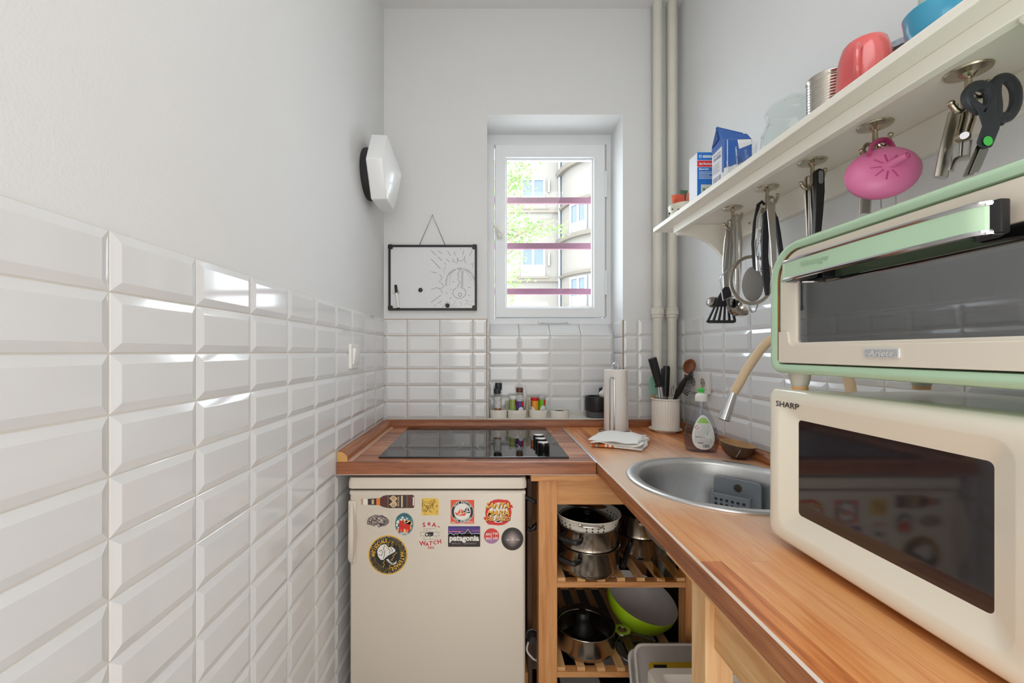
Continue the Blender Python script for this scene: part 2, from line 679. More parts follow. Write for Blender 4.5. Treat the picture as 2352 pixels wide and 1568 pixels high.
def tile_mesh(wd, h, m):
    key = (round(wd, 4), round(h, 4), m.name)
    if key not in _TM:
        g = 0.0011
        w2, h2 = wd / 2 - g, h / 2 - g
        b = min(0.0115, w2 * 0.45, h2 * 0.45)
        mb = MB()
        R_ = lambda a, c, z: [(-a, -c, z), (a, -c, z), (a, c, z), (-a, c, z)]
        mb.loft([R_(w2, h2, -0.001), R_(w2, h2, 0.0040), R_(w2 - 0.0008, h2 - 0.0008, 0.0046), R_(w2 - b, h2 - b, 0.0080), R_(w2 - b - 0.001, h2 - b - 0.001, 0.0083)], False, True)
        me = bpy.data.meshes.new('tile')
        me.from_pydata([tuple(p) for p in mb.v], [], mb.f)
        me.materials.append(m)
        _TM[key] = me
    return _TM[key]


def tiles(parent, u, v, us, vs, origin, m=TILE, skip=None):
    """rows of tiles between joints us (along u) and vs (along v); origin + u*a + v*b on the wall face"""
    u, v, origin = V(u), V(v), V(origin)
    n = u.cross(v).normalized()
    rot = Matrix((u, v, n)).transposed().to_4x4()
    for a0, a1 in zip(us, us[1:]):
        for b0, b1 in zip(vs, vs[1:]):
            if a1 - a0 < 0.006 or (skip and skip((a0 + a1) / 2, (b0 + b1) / 2)):
                continue
            o = bpy.data.objects.new('tile', tile_mesh(a1 - a0, b1 - b0, m))
            COL.objects.link(o)
            o.parent = parent
            jit = Matrix.Rotation(RND.uniform(-1, 1) * 0.004, 4, 'X') @ Matrix.Rotation(RND.uniform(-1, 1) * 0.003, 4, 'Y')
            o.matrix_local = Matrix.Translation(origin + u * (a0 + a1) / 2 + v * (b0 + b1) / 2) @ rot @ jit


H, W = 0.0765, 0.153
ZT = 1.392
rows_full = [ZT - H * k for k in range(18, -1, -1)]
rows_top = [ZT - H * k for k in range(6, -1, -1)]
MB().box((XL, -0.26, 0.0), (XL + 0.0035, YB, ZT)).build('grout', GROUT, wall_left)
tiles(wall_left, (0, 1, 0), (0, 0, 1), [0.509 + W * k for k in range(-5, 10)] + [YB], rows_full, (XL, 0, 0))
MB().box((XR - 0.0035, -0.26, 0.90), (XR, YB, ZT)).build('grout', GROUT, wall_right)
tiles(wall_right, (0, -1, 0), (0, 0, 1), sorted([-YB] + [-(1.678 - W * k) for k in range(-1, 12)]), rows_top, (XR, 0, 0))
MB().box((XL, YB - 0.0035, 0.90), (WX0, YB, ZT)).build('grout', GROUTB, wall_back)
tiles(wall_back, (1, 0, 0), (0, 0, 1), [XL + 0.006, -0.362, -0.211, -0.058, WX0], rows_top, (0, YB, 0))
MB().box((WX1, YB - 0.0035, 0.90), (XR, YB, ZT)).build('grout', GROUT, wall_back)
tiles(wall_back, (1, 0, 0), (0, 0, 1), [WX1, 0.7056, 0.8586, XR - 0.008], rows_top, (0, YB, 0))
# niche: back, right cheek, left cheek, sloping ledge, floor
rows_n = [1.320 - 0.0757 * k for k in range(5, -1, -1)]
cols_n = [WX0 + 0.006, 0.1667, 0.319, 0.471, WX1 - 0.008]
MB().box((WX0, 2.0265, NZ), (WX1, 2.03, 1.32)).build('grout', GROUT, wall_back)
tiles(wall_back, (1, 0, 0), (0, 0, 1), cols_n, rows_n, (0, 2.03, 0))
tiles(wall_back, (0, -1, 0), (0, 0, 1), [-2.022, -YB + 0.002], [1.387 - 0.0757 * k for k in range(6, -1, -1)], (WX1, 0, 0))
tiles(wall_back, (0, 1, 0), (0, 0, 1), [YB - 0.002, 2.022], [1.387 - 0.0757 * k for k in range(6, -1, -1)], (WX0, 0, 0))
s_ = V((0, 0.067, 0.067)).normalized()
tiles(wall_back, (1, 0, 0), s_, cols_n, [0.0, 0.0885], (0, 2.026, 1.318))
MB().box((WX0, YB - 0.008, NZ - 0.012), (WX1, 2.03, NZ)).build('ledge_slab', mat('white_ledge', (228, 226, 220), 0.3, var=0.05, scale=12), wall_back, bevel=0.001)
# brown tile-edge silicone at both sides of the niche
for x in (WX0 - 0.003, WX1 - 0.001):
    MB().box((x, YB - 0.0062, 0.934), (x + 0.004, YB + 0.001, ZT - 0.002)).build('grout_line', mat('brown_silicone', (166, 132, 98), 0.7, var=0.25, scale=40), wall_back)
MB().box((XL + 0.002, YB - 0.004, ZT - 0.001), (WX0, YB + 0.001, ZT + 0.0015)).build('grout_line', MATS['brown_silicone'], wall_back)
# mortar ridge above the worktop moulding
MB().box((XL, YB - 0.006, 0.925), (XR, YB, 0.9335)).build('grout_line', GROUT, wall_back)


# ---- window
def ringbox(mb, o, i, d0, d1, f, mi=0):
    """rectangular frame: o, i = (a0, a1, b0, b1) outer and inner"""
    q = lambda r, d: [f(r[0], r[2], d), f(r[1], r[2], d), f(r[1], r[3], d), f(r[0], r[3], d)]
    mb.loft([q(o, d0), q(i, d0), q(i, d1), q(o, d1), q(o, d0)], False, False, mi)
    return mb


fy = lambda a, b, d: V((a, d, b))
win = thing('window_1', 'small white casement window over the tiled ledge', None, (0.32, YF, 1.384), kind='structure')
ringbox(MB(), (WX0 - 0.003, WX1 + 0.003, 1.380, WZ1 + 0.003), (0.046, 0.606, 1.412, 2.290), YF, YF + 0.06, fy).build('outer_frame', WINW, win, True, bevel=0.003)
sash = ringbox(MB(), (0.049, 0.603, 1.415, 2.287), (0.102, 0.547, 1.464, 2.222), YF - 0.012, YF + 0.045, fy).build('sash', WINW, win, True, bevel=0.004)
ringbox(MB(), (0.1, 0.549, 1.462, 2.224), (0.110, 0.539, 1.472, 2.214), YF + 0.004, YF + 0.02, fy).build('glazing_bead', WINW, sash, True, bevel=0.003)
MB().box((0.100, YF + 0.016, 1.463), (0.549, YF + 0.0195, 2.224)).build('pane', glass('window_glass', (250, 252, 252), 0.97), sash, True)
ringbox(MB(), (0.604, 0.612, 1.42, 2.29), (0.606, 0.610, 1.425, 2.285), YF - 0.005, YF + 0.01, fy).build('seal', mat('window_seal', (200, 200, 196), 0.6), win, True)
h_ = MB()
c = P(1147, 540, YF - 0.02)
h_.box((c.x - 0.013, YF - 0.02, c.z - 0.018), (c.x + 0.013, YF - 0.011, c.z + 0.02))
hd = h_.build('handle', mat('ivory_handle', (224, 222, 210), 0.35), sash, True, bevel=0.004)
h_ = MB()
h_.cyl((c.x, YF - 0.018, c.z), (c.x, YF - 0.045, c.z), 0.009)
a0, a1 = P(1136, 516, YF - 0.045), P(1157, 541, YF - 0.045)
h_.tube([a0, (a0 + a1) / 2, a1], [0.009, 0.009, 0.0075], 10)
h_.build('lever', MATS['ivory_handle'], hd, True)
for z0, z1 in ((2.02, 2.15), (1.53, 1.65)):
    hg = MB().cyl((0.606, YF - 0.012, z0), (0.606, YF - 0.012, z1), 0.007, n=12)
    hg.build('hinge', WINW, win, True)
st = MB()
pts = [P(x, y, YF - 0.012) for x, y in ((1240, 738), (1256, 740), (1290, 740), (1306, 738))]
st.tube(pts, 0.0045, 8)
st.cyl(pts[0] + V((0, 0.02, 0)), pts[0] - V((0, 0.008, 0)), 0.009, n=12)
st.cyl(pts[-1] + V((0, 0.02, 0)), pts[-1] - V((0, 0.008, 0)), 0.009, n=12)
st.build('stay', WINW, win, True)
# painted iron bars outside the glass
PLUM = mat('plum_bar_paint', (150, 104, 124), 0.6, var=0.12, scale=90)
for i, z in enumerate((2.065, 1.817, 1.570)):
    o = solo(MB().box((WX0 - 0.02, 2.235, z - 0.016), (WX1 + 0.02, 2.255, z + 0.016)), 'security_bar', PLUM,
             ('highest', 'middle', 'lowest')[i] + ' plum painted flat iron bar across the outside of the window', 'window bar', 'iron bars outside the window', bevel=0.002)

# ------------------------------------------------------------------ outside the window
FAC = mat('cream_facade_render', (108, 103, 97), 0.9, var=0.05, scale=0.8, bump=0.3, bscale=20)
FTRIM = mat('facade_trim', (97, 90, 81), 0.85, var=0.05, scale=3)
FGLASS = mat('dark_house_glass', (70, 82, 98), 0.12, var=0.25, scale=0.9)
FWHITE = mat('white_house_frame', (138, 142, 146), 0.5)
structure(MB().box((-40, YO + 1.0, -5.2), (40, 60, -5.0)).build('floor_courtyard', mat('courtyard_paving', (206, 202, 194), 0.9, scale=2, var=0.15)))
bld = thing('apartment_building', 'cream rendered apartment house across the courtyard, seen through the window', 'building', (2, 18, -5))
MB().box((-5.0, 18, -5), (3.3, 24, 11.4)).box((3.3, 18, -5), (8.2, 24, 11.4)).build('wall', FAC, bld, True)


def house_window(parent, o, u, n, wd, h, cols=2, ledge=True):
    """window with frame, panes and sill: o = bottom centre on the wall face, u to the right, n outwards"""
    o, u, n = V(o), V(u).normalized(), V(n).normalized()
    g = lambda a, b, d: o + u * a + V((0, 0, b)) + n * d
    mb = ringbox(MB(), (-wd / 2, wd / 2, 0, h), (-wd / 2 + 0.09, wd / 2 - 0.09, 0.09, h - 0.09), -0.05, 0.05, g)
    for i in range(1, cols):
        a = -wd / 2 + wd * i / cols
        mb.prism([(a - 0.05, 0.05), (a + 0.05, 0.05), (a + 0.05, h - 0.05), (a - 0.05, h - 0.05)], -0.04, 0.04, g)
    fr = mb.build('window', FWHITE, parent, True)
    for i in range(cols):
        a0, a1 = -wd / 2 + 0.05 + (wd - 0.1) * i / cols, -wd / 2 + 0.05 + (wd - 0.1) * (i + 1) / cols
        MB().prism([(a0, 0.05), (a1, 0.05), (a1, h - 0.05), (a0, h - 0.05)], -0.02, 0.005, g).build('pane', FGLASS, fr, True)
        MB().prism([(a0 + 0.05, 0.05), (a1 - 0.05, 0.05), (a1 - 0.05, h * 0.4), (a0 + 0.05, h * 0.4)], 0.006, 0.010, g).build('curtain', mat('pale_curtain', (132, 138, 146), 0.8, var=0.2, scale=6), fr, True)
    if ledge:
        MB().prism([(-wd / 2 - 0.12, -0.1), (wd / 2 + 0.12, -0.1), (wd / 2 + 0.12, 0), (-wd / 2 - 0.12, 0)], -0.02, 0.14, g).build('sill', FTRIM, fr, True)


for zb in (-1.5, 1.53, 4.54, 7.55):
    for xc in (-2.4, 2.08):
        house_window(bld, (xc, 18, zb), (1, 0, 0), (0, -1, 0), 1.06, 1.28)
    MB().box((-5.0, 17.9, zb - 0.24), (3.3, 18.02, zb - 0.08)).build('string_course', FTRIM, bld, True)
MB().cyl((3.22, 17.9, -5), (3.22, 17.9, 11.4), 0.06, n=10).build('downpipe', mat('zinc_pipe', (124, 132, 140), 0.5, 0.3), bld, True)
for z in (5.3, 8.5):
    MB().box((2.72, 17.9, z - 0.3), (2.80, 18.02, z + 0.25)).build('wall_anchor', mat('zinc_anchor', (110, 110, 112), 0.6), bld, True)
bay = MB()
bc = V((5.5, 18, 0))
half = lambda r, z: [(bc.x + r * math.cos(PI + PI * i / 28), bc.y + r * math.sin(PI + PI * i / 28), z) for i in range(29)]
bay.loft([half(2.2, -5), half(2.2, 11.4)], closed=False, cap0=False, cap1=False)
bayo = bay.build('bay', FAC, bld, True)
for z in (9.0, 6.06, 3.05, 0.05):
    MB().loft([half(2.0, z - 0.16), half(2.38, z - 0.16), half(2.44, z), half(2.2, z + 0.03)], closed=False, cap0=False, cap1=False).build('cornice', FTRIM, bayo, True)
    MB().loft([half(2.0, z - 1.66), half(2.30, z - 1.66), half(2.34, z - 1.56), half(2.2, z - 1.55)], closed=False, cap0=False, cap1=False).build('cornice', FTRIM, bayo, True)
for zb in (0.2, 3.15, 6.15, 9.15):
    for th in (52, 28, 4, -20, -44):
        t = math.radians(th)
        n = V((-math.sin(t), -math.cos(t), 0))
        house_window(bayo if False else bld, bc + n * 2.21 + V((0, 0, zb - 0.15)), (math.cos(t), -math.sin(t), 0), n, 0.86, 1.30, ledge=False)

# leafy tree in the courtyard
tree = thing('courtyard_tree', 'leafy green tree standing in front of the cream house, seen through the window', 'tree', (-0.7, 9, -5))
BARK = mat('tree_bark', (120, 108, 92), 0.9, var=0.3)
LEAF = mat('green_leaf', (100, 130, 66), 0.6, var=0.35, scale=6)  # one leaf green, varied at random
tk = MB()
tk.tube([(-0.75, 9, -5), (-0.72, 9, 0), (-0.6, 9, 3.5), (-0.5, 9.1, 6.5)], [0.16, 0.13, 0.09, 0.03], 10)
tk.build('trunk', BARK, tree, True)
br = MB()
clusters = []
for (ax, ay, bx, by, n, sp) in ((1150, 460, 1200, 372, 170, 0.20), (1140, 470, 1185, 410, 170, 0.20), (1140, 520, 1188, 470, 190, 0.20), (1140, 560, 1180, 520, 190, 0.22),
                                (1145, 600, 1200, 560, 110, 0.18), (1190, 545, 1245, 515, 70, 0.13), (1245, 515, 1252, 530, 40, 0.10), (1250, 512, 1296, 530, 45, 0.10),
                                (1140, 650, 1185, 640, 90, 0.18), (1150, 440, 1225, 385, 60, 0.14), (1140, 690, 1170, 665, 60, 0.18), (1140, 610, 1175, 590, 60, 0.2), (1150, 520, 1222, 545, 40, 0.12),
                                (1060, 560, 1090, 480, 240, 0.45), (1040, 480, 1080, 380, 240, 0.45), (1100, 400, 1110, 330, 200, 0.35), (1050, 700, 1080, 620, 200, 0.4)):
    Y = 9 + RND.uniform(-0.5, 0.4)
    a, b = P(ax, ay, Y), P(bx, by, Y)
    br.tube([V((-0.62, 9, a.z - 0.8)), a, b], [0.035, 0.018, 0.006], 6)
    clusters.append((a, b, n, sp))
br.build('branches', BARK, tree, True)
lv, lf = [], []
for a, b, n, sp in clusters:
    for _ in range(n):
        t = RND.uniform(0.35, 1.08)
        c = a.lerp(b, t) + V((RND.gauss(0, sp), RND.gauss(0, sp), RND.gauss(0, sp)))
        s = RND.uniform(0.028, 0.055)
        m = Matrix.Rotation(RND.uniform(0, 6.3), 3, 'Z') @ Matrix.Rotation(RND.uniform(-1.2, 1.2), 3, 'X') @ Matrix.Rotation(RND.uniform(-1.2, 1.2), 3, 'Y')
        k = len(lv)
        for q in ((-1, 0, 0), (0, -0.62, 0.12), (1, 0, 0), (0, 0.62, 0.12)):
            lv.append(tuple(c + m @ (V(q) * s)))
        lf.append((k, k + 1, k + 2, k + 3))
me = bpy.data.meshes.new('foliage')
inv = WM[tree.name].inverted()
me.from_pydata([tuple(inv @ V(p)) for p in lv], [], lf)
me.materials.append(LEAF)
fo = bpy.data.objects.new('foliage', me)
COL.objects.link(fo)
fo.parent = tree
fo['kind'] = 'stuff'
# ------------------------------------------------------------------ worktops
ZW = 0.90
TH = 0.038
YW0 = 1.272
wt = thing('worktop', 'dark reddish brown wooden worktop carrying the glass hob, above the refrigerator', 'worktop', (-0.06, 1.58, ZW - TH))
MB().box((XL + 0.009, YW0 + 0.003, ZW - TH), (0.3425, YB - 0.004, ZW)).build('top', WALNUT, wt, True, bevel=0.0015)
MB().box((XL + 0.009, YW0, ZW - TH), (0.3425, YW0 + 0.0032, ZW - 0.0005)).build('edge_band', EDGEW, wt, True, bevel=0.001)
MB().box((XL + 0.009, YW0 + 0.001, ZW - TH - 0.002), (0.3425, YW0 + 0.02, ZW - TH)).build('base_film', mat('pale_backing', (196, 186, 176), 0.6), wt, True)

XW = 0.3475
SX, SY, SR = 0.613, 1.083, 0.206
wr = thing('worktop', 'long worn light wooden worktop along the wall, with the round sink let in', 'worktop', (0.61, 0.9, ZW - TH))
mb = MB()
mb.box((XW, -0.25, ZW - TH), (XR - 0.008, 0.80, ZW)).box((XW, 1.36, ZW - TH), (XR - 0.008, YB - 0.004, ZW))
n = 64
x0, x1, y0, y1 = XW, XR - 0.008, 0.80, 1.36
inner, outer = [], []
for i in range(n):
    a = 2 * PI * (i + 0.5) / n
    dx, dy = math.cos(a), math.sin(a)
    tx = ((x1 - SX) if dx > 0 else (x0 - SX)) / dx
    ty = ((y1 - SY) if dy > 0 else (y0 - SY)) / dy
    t = min(tx, ty)
    inner.append((SX + SR * dx, SY + SR * dy))
    outer.append([SX + t * dx, SY + t * dy])
for cx, cy in ((x0, y0), (x1, y0), (x1, y1), (x0, y1)):
    j = min(range(n), key=lambda q: (outer[q][0] - cx) ** 2 + (outer[q][1] - cy) ** 2)
    outer[j] = [cx, cy]
lp = lambda l, z: [(p[0], p[1], z) for p in l]
mb.loft([lp(outer, ZW - TH), lp(outer, ZW), lp(inner, ZW), lp(inner, ZW - TH), lp(outer, ZW - TH)], False, False)
mb.build('top', OAKR, wr, True)
MB().box((XW - 0.003, -0.25, ZW - TH), (XW + 0.0003, YW0 + 0.0, ZW - 0.0016)).build('edge_band', EDGER, wr, True, bevel=0.001)
MB().loft([[(XW - 0.003, y, ZW - 0.0018), (XW + 0.0015, y, ZW - 0.0018), (XW + 0.0015, y, ZW + 0.0003), (XW - 0.001, y, ZW + 0.0002)] for y in (-0.25, YW0)]).build('arris_highlight', wood('pale_edge_highlight', (206, 182, 160), (226, 210, 196), (236, 226, 216), 'y', None, 0.45), wr, True)  # bevel highlight painted as a pale strip along the worn edge
solo(MB().box((0.3405, YW0 - 0.001, ZW - 0.002), (0.3495, YB - 0.0385, ZW + 0.0022)), 'joint_strip', ALU, 'bright metal strip covering the joint between the two wooden worktops', 'metal strip', bevel=0.001)


def quarter(r1, r2, n=6):
    """cove-and-round section: wall side height r2, depth r1"""
    return [(0, 0), (r1, 0), (r1, 0.006)] + [(r1 * math.cos(a) ** 0.8, 0.006 + (r2 - 0.006) * math.sin(a) ** 0.9) for a in [PI / 2 * i / n for i in range(1, n)]] + [(0.002, r2), (0, r2)]


prof = quarter(0.030, 0.030)
mo = thing('worktop_moulding', 'dark wooden quarter-round strip along the foot of the window wall', 'wood strip', (0.2, YB - 0.01, ZW))
for xs in ((XL + 0.012, 0.7596), (0.8020, 0.8250), (0.8672, XR - 0.010)):      # cut out around the two heating pipes
    MB().loft([[(x, YB - 0.008 - a, ZW + b) for a, b in prof] for x in xs]).build('strip', EDGEW, mo, True)
mo = thing('worktop_moulding', 'dark wooden quarter-round strip along the plain tiled wall, with a bare sawn end', 'wood strip', (XL + 0.02, 1.6, ZW))
prof2 = quarter(0.034, 0.032)
MB().loft([[(XL + 0.009 + a, y, ZW + b) for a, b in prof2] for y in (YW0 + 0.006, YB - 0.036)]).build('strip', EDGER, mo, True)
MB().loft([[(XL + 0.009 + a * 0.97, y, ZW + b * 0.97) for a, b in prof2] for y in (YW0 + 0.0045, YW0 + 0.0065)]).build('sawn_end', mat('sawn_end_wood', (206, 158, 92), 0.7, var=0.2, scale=70), mo, True)
MB().loft([[(XL + 0.042 + a, y, ZW + b) for a, b in ((0, 0), (0.012, 0), (0.009, 0.003), (0, 0.004))] for y in (YW0 + 0.01, YB - 0.05)]).build('sealant', mat('pink_sealant', (198, 160, 138), 0.6), mo, True)
mo = thing('worktop_moulding', 'dark wooden quarter-round strip along the wall behind the sink', 'wood strip', (XR - 0.02, 0.9, ZW))
MB().loft([[(XR - 0.009 - a, y, ZW + b) for a, b in prof] for y in (-0.2, 1.8470)]).build('strip', EDGER, mo, True)

# ------------------------------------------------------------------ sink
sk = thing('round_sink', 'round stainless steel sink bowl let into the wooden worktop', 'sink', (SX, SY, 0.725))
pr = [(0.2295, 0.9002), (0.2298, 0.9030), (0.2275, 0.9055), (0.218, 0.9065), (0.206, 0.9055), (0.198, 0.902), (0.1945, 0.893), (0.192, 0.860), (0.187, 0.780), (0.180, 0.752), (0.165, 0.737), (0.14, 0.731), (0.045, 0.727)]
MB().lathe([(r, z) for r, z in pr] + [(0.045, 0.722), (0.0, 0.722)], 72, Matrix.Translation((SX, SY, 0))).build('bowl', SINKM, sk, True, angle=50, fixn=False)
MB().lathe([(0.046, 0.728), (0.042, 0.731), (0.036, 0.729), (0.034, 0.7235), (0.0, 0.7235)], 40, Matrix.Translation((SX, SY, 0))).build('drain', CHROME, sk, True)

# ------------------------------------------------------------------ hob
hb = thing('glass_hob', 'black glass ceramic hob set on the dark worktop, with rotary knobs', 'hob', (-0.04, 1.58, ZW))
HB = mat('black_hob_glass', (14, 14, 16), 0.035, var=0.1, spec=0.9)
MB().box((-0.343, 1.318, ZW), (0.268, 1.838, ZW + 0.0055)).build('glass_plate', HB, hb, True, bevel=0.0015)
ringm = mat('grey_ring_print', (150, 150, 150), 0.4)
for cx, cy, r in ((-0.188, 1.49, 0.108), (-0.222, 1.735, 0.078), (0.058, 1.72, 0.090), (0.046, 1.46, 0.074)):
    fl = Flat(lambda a, b, d: V((a, b, ZW + 0.0056 + d)))
    fl.ring(cx, cy, r - 0.0012, r + 0.0012, 0.0002, 64)
    fl.done('zone_ring', ringm, hb)
for i, ky in enumerate((1.400, 1.463, 1.526)):
    kx = 0.197
    kn = MB()
    kn.lathe([(0.0195, 0), (0.0205, 0.002), (0.0203, 0.026), (0.0185, 0.0275), (0, 0.0275)], 36, Matrix.Translation((kx, ky, ZW + 0.0055)))
    k0 = kn.build('knob', mat('black_knob', (18, 18, 19), 0.16, var=0.05), hb, True)
    pts = [(kx + 0.0185 * math.cos(a), ky + 0.010 + 0.0255 * math.sin(a) * (0.0 if math.sin(a) > 0 else 1), ZW + 0.0335) for a in [PI + PI * j / 14 for j in range(15)]]
    MB().tube(pts, 0.0017, 6, closed=True).build('chrome_trim', CHROME, k0, True)
    MB().prism([(p[0], p[1]) for p in pts], ZW + 0.028, ZW + 0.0325, lambda a, b, d: V((a, b, d))).build('grip', MATS['black_knob'], k0, True)

# ------------------------------------------------------------------ refrigerator
YD = 1.288
fr = thing('refrigerator', 'small cream refrigerator covered in stickers under the dark worktop', 'refrigerator', (-0.15, 1.55, 0))
FX0, FX1 = -0.426, 0.1256
MB().box((FX0 + 0.006, YD + 0.05, 0.03), (FX1 - 0.006, 1.86, 0.815)).build('body', FRIDGE, fr, True, bevel=0.006)
lidm = MB()
l = rrect(FX1 - FX0 + 0.008, 0.58, 0.016, 4, (FX0 + FX1) / 2, YD - 0.008 + 0.29)
sh = lambda pts, s, z: [((p[0] - (FX0 + FX1) / 2) * s + (FX0 + FX1) / 2, (p[1] - 1.57) * s + 1.57, z) for p in pts]
lidm.loft([sh(l, 0.985, 0.8135), sh(l, 1.0, 0.8165), sh(l, 1.0, 0.832), sh(l, 0.995, 0.842), sh(l, 0.985, 0.849)])
lidm.build('top_cover', FRIDGE, fr, True, angle=40)
dr = MB()
dl = lambda inset, y: [(x, y, z) for x, z in rrect(FX1 - FX0 - 2 * inset, 0.707 - 2 * inset, 0.006, 3, (FX0 + FX1) / 2, 0.0995 + 0.3535)]
dr.loft([dl(0.0, YD + 0.045), dl(0.0, YD + 0.010), dl(0.003, YD + 0.003), dl(0.008, YD)])
door = dr.build('door', FRIDGE, fr, True, angle=40)
MB().box((FX0 - 0.001, YD + 0.002, 0.792), (FX1 + 0.001, YD + 0.03, 0.8065)).build('door_cap', FRIDGE, door, True, bevel=0.004)
MB().box((FX0 + 0.01, YD + 0.04, 0.105), (FX1 - 0.01, YD + 0.052, 0.80)).build('door_seal', mat('grey_seal', (150, 146, 140), 0.7), fr, True)
hm = MB()
hw = [P(x, y, YD - 0.004) for x, y in ((800, 1150), (818, 1150), (818, 1288), (812, 1296), (802, 1290), (799, 1282))]
hm.loft([[(p.x, YD + 0.012, p.z) for p in hw], [(p.x, YD - 0.006, p.z) for p in hw]])
hnd = hm.build('handle', FRIDGE, door, True, bevel=0.003)
hm = MB()
lo = []
for t in [i / 14 for i in range(15)]:
    z = 0.772 - t * 0.192
    wdt = 0.004 + 0.0075 * math.sin(PI * min(1, t * 1.02)) ** 0.5
    cx = -0.4170 + 0.004 * math.sin(PI * t)
    dpt = 0.006 + 0.026 * math.sin(PI * t) ** 0.6
    lo.append([(cx - wdt * 0.6, YD - 0.004, z), (cx + wdt, YD - 0.004, z), (cx + wdt * 0.75, YD - dpt, z), (cx - wdt * 0.35, YD - dpt, z)])
hm.loft(lo)
hm.build('lever', FRIDGE, hnd, True, bevel=0.0025)
for x in (FX0 + 0.05, FX1 - 0.05):
    for y in (YD + 0.09, 1.80):
        MB().cyl((x, y, 0.0), (x, y, 0.035), 0.018, n=14).build('foot', BLACKP, fr, True)

# ------------------------------------------------------------------ slatted wooden shelf unit in the corner
un = thing('slatted_shelf_unit', 'light wooden unit with two slatted shelves of pots, beside the refrigerator', 'shelf unit', (0.43, 1.56, 0))
UX0, UX1, UY0, UY1 = 0.168, 0.692, 1.300, 1.815
for x in (UX0, UX1 - 0.059):
    for y in (UY0, UY1 - 0.05):
        MB().box((x, y, 0.006), (x + 0.059, y + 0.05, 0.858)).build('post', PINE, un, True, bevel=0.0015)
MB().box((UX0 + 0.059, UY0 + 0.008, 0.756), (UX1 - 0.059, UY0 + 0.030, 0.858)).build('apron', PINEX, un, True, bevel=0.001)
MB().box((UX0 - 0.026, UY0 - 0.020, 0.8385), (0.36, UY0 + 0.02, 0.8605)).build('top_rail', PINEX, un, True, bevel=0.001)
MB().box((UX0 + 0.059, UY1 - 0.03, 0.756), (UX1 - 0.059, UY1 - 0.008, 0.858)).build('apron', PINEX, un, True, bevel=0.001)
for x in (UX0 + 0.018, UX1 - 0.041):
    MB().box((x, UY0 + 0.05, 0.756), (x + 0.022, UY1 - 0.05, 0.858)).build('side_rail', PINEY, un, True, bevel=0.001)
sl0 = None
for zb in (0.4955, 0.2110):
    for y in (UY0 + 0.002, UY1 - 0.032):
        MB().box((UX0 + 0.055, y, zb), (UX1 - 0.055, y + 0.03, zb + 0.017)).build('shelf_bar', PINEX, un, True, bevel=0.001)
    for i in range(7):
        x = UX0 + 0.0605 + 0.0632 * i
        if sl0 is None:
            sl0 = MB().box((0, 0, 0), (0.0255, UY1 - UY0 - 0.012, 0.012)).build('slat', PINEY, un, bevel=0.001)
            s = sl0
        else:
            s = sl0.copy()
            COL.objects.link(s)
            s.parent = un
        s.location = (x - 0.43, UY0 + 0.006 - 1.56 + RND.uniform(-0.002, 0.002), zb + 0.017)
SH1, SH2 = 0.4955 + 0.029, 0.2110 + 0.029

# bench frame under the long worktop
be = thing('bench_frame', 'light wooden leg frame carrying the long worn worktop', 'table frame', (0.62, 0.35, 0))
for x in (0.370, XR - 0.07):
    for y in (0.692, -0.20):
        MB().box((x, y, 0.006), (x + 0.047, y + 0.047, 0.862)).build('post', PALEZ, be, True, bevel=0.0015)
MB().box((0.385, -0.16, 0.742), (0.405, 0.692, 0.845)).build('apron', PINEY, be, True, bevel=0.001)
MB().box((0.358, -0.20, 0.842), (0.420, 0.815, 0.8615)).build('rail', PINEY, be, True, bevel=0.001)
MB().box((0.417, 0.70, 0.742), (XR - 0.07, 0.722, 0.86)).build('cross_rail', PINEX, be, True, bevel=0.001)
MB().box((0.375, -0.15, 0.25), (0.395, 0.695, 0.30)).build('stretcher', PINEY, be, True, bevel=0.001)

# ------------------------------------------------------------------ microwave
MW = mat('ivory_microwave_plastic', (242, 237, 220), 0.22, var=0.012, scale=6, coat=0.3)
mw = thing('microwave', 'ivory microwave oven on the long worktop, under the green mini oven', 'microwave', (0.70, 0.52, ZW))
MY0, MY1, MZ0, MZ1, MX = 0.285, 0.750, 0.912, 1.178, 0.514
mcy, mcz = (MY0 + MY1) / 2, (MZ0 + MZ1) / 2
ml = lambda ins, x, r=0.014: [(x, a, b) for a, b in rrect(MY1 - MY0 - 2 * ins, MZ1 - MZ0 - 2 * ins, r, 4, mcy, mcz)]
m_ = MB()
m_.loft([ml(0.008, 0.848, 0.008), ml(0.008, MX + 0.047, 0.008)])
m_.build('cabinet', mat('ivory_microwave_metal', (240, 236, 222), 0.2, var=0.01, coat=0.3), mw, True)
wy0, wy1, wz0, wz1 = 0.428, 0.694, 0.967, 1.126
wl = lambda ins, x, r: [(x, a, b) for a, b in rrect(wy1 - wy0 - 2 * ins, wz1 - wz0 - 2 * ins, r, 4, (wy0 + wy1) / 2, (wz0 + wz1) / 2)]
m_ = MB()
m_.loft([ml(0.0, MX + 0.050), ml(0.0, MX + 0.012), ml(0.0015, MX + 0.005), ml(0.006, MX + 0.001), ml(0.012, MX, 0.012),
         wl(-0.030, MX, 0.022), wl(-0.027, MX + 0.0015, 0.02), wl(-0.004, MX + 0.0135, 0.008), wl(0.0, MX + 0.015, 0.006), wl(0.001, MX + 0.02, 0.006)], True, False)
mdoor = m_.build('front_panel', MW, mw, True, angle=50)
MB().prism([(a, b) for a, b in rrect(wy1 - wy0 + 0.004, wz1 - wz0 + 0.004, 0.006, 4, (wy0 + wy1) / 2, (wz0 + wz1) / 2)], MX + 0.0148, MX + 0.019, lambda a, b, d: V((d, a, b))).build('window', mat('dark_microwave_glass', (34, 31, 35), 0.06, var=0.3, scale=60, spec=1.0), mdoor, True)
fl = Flat(lambda a, b, d: V((MX - 0.0003 - d, 0, 0)) + V((0, -a, b)), down=False)
c = PX(1808, 930, MX)
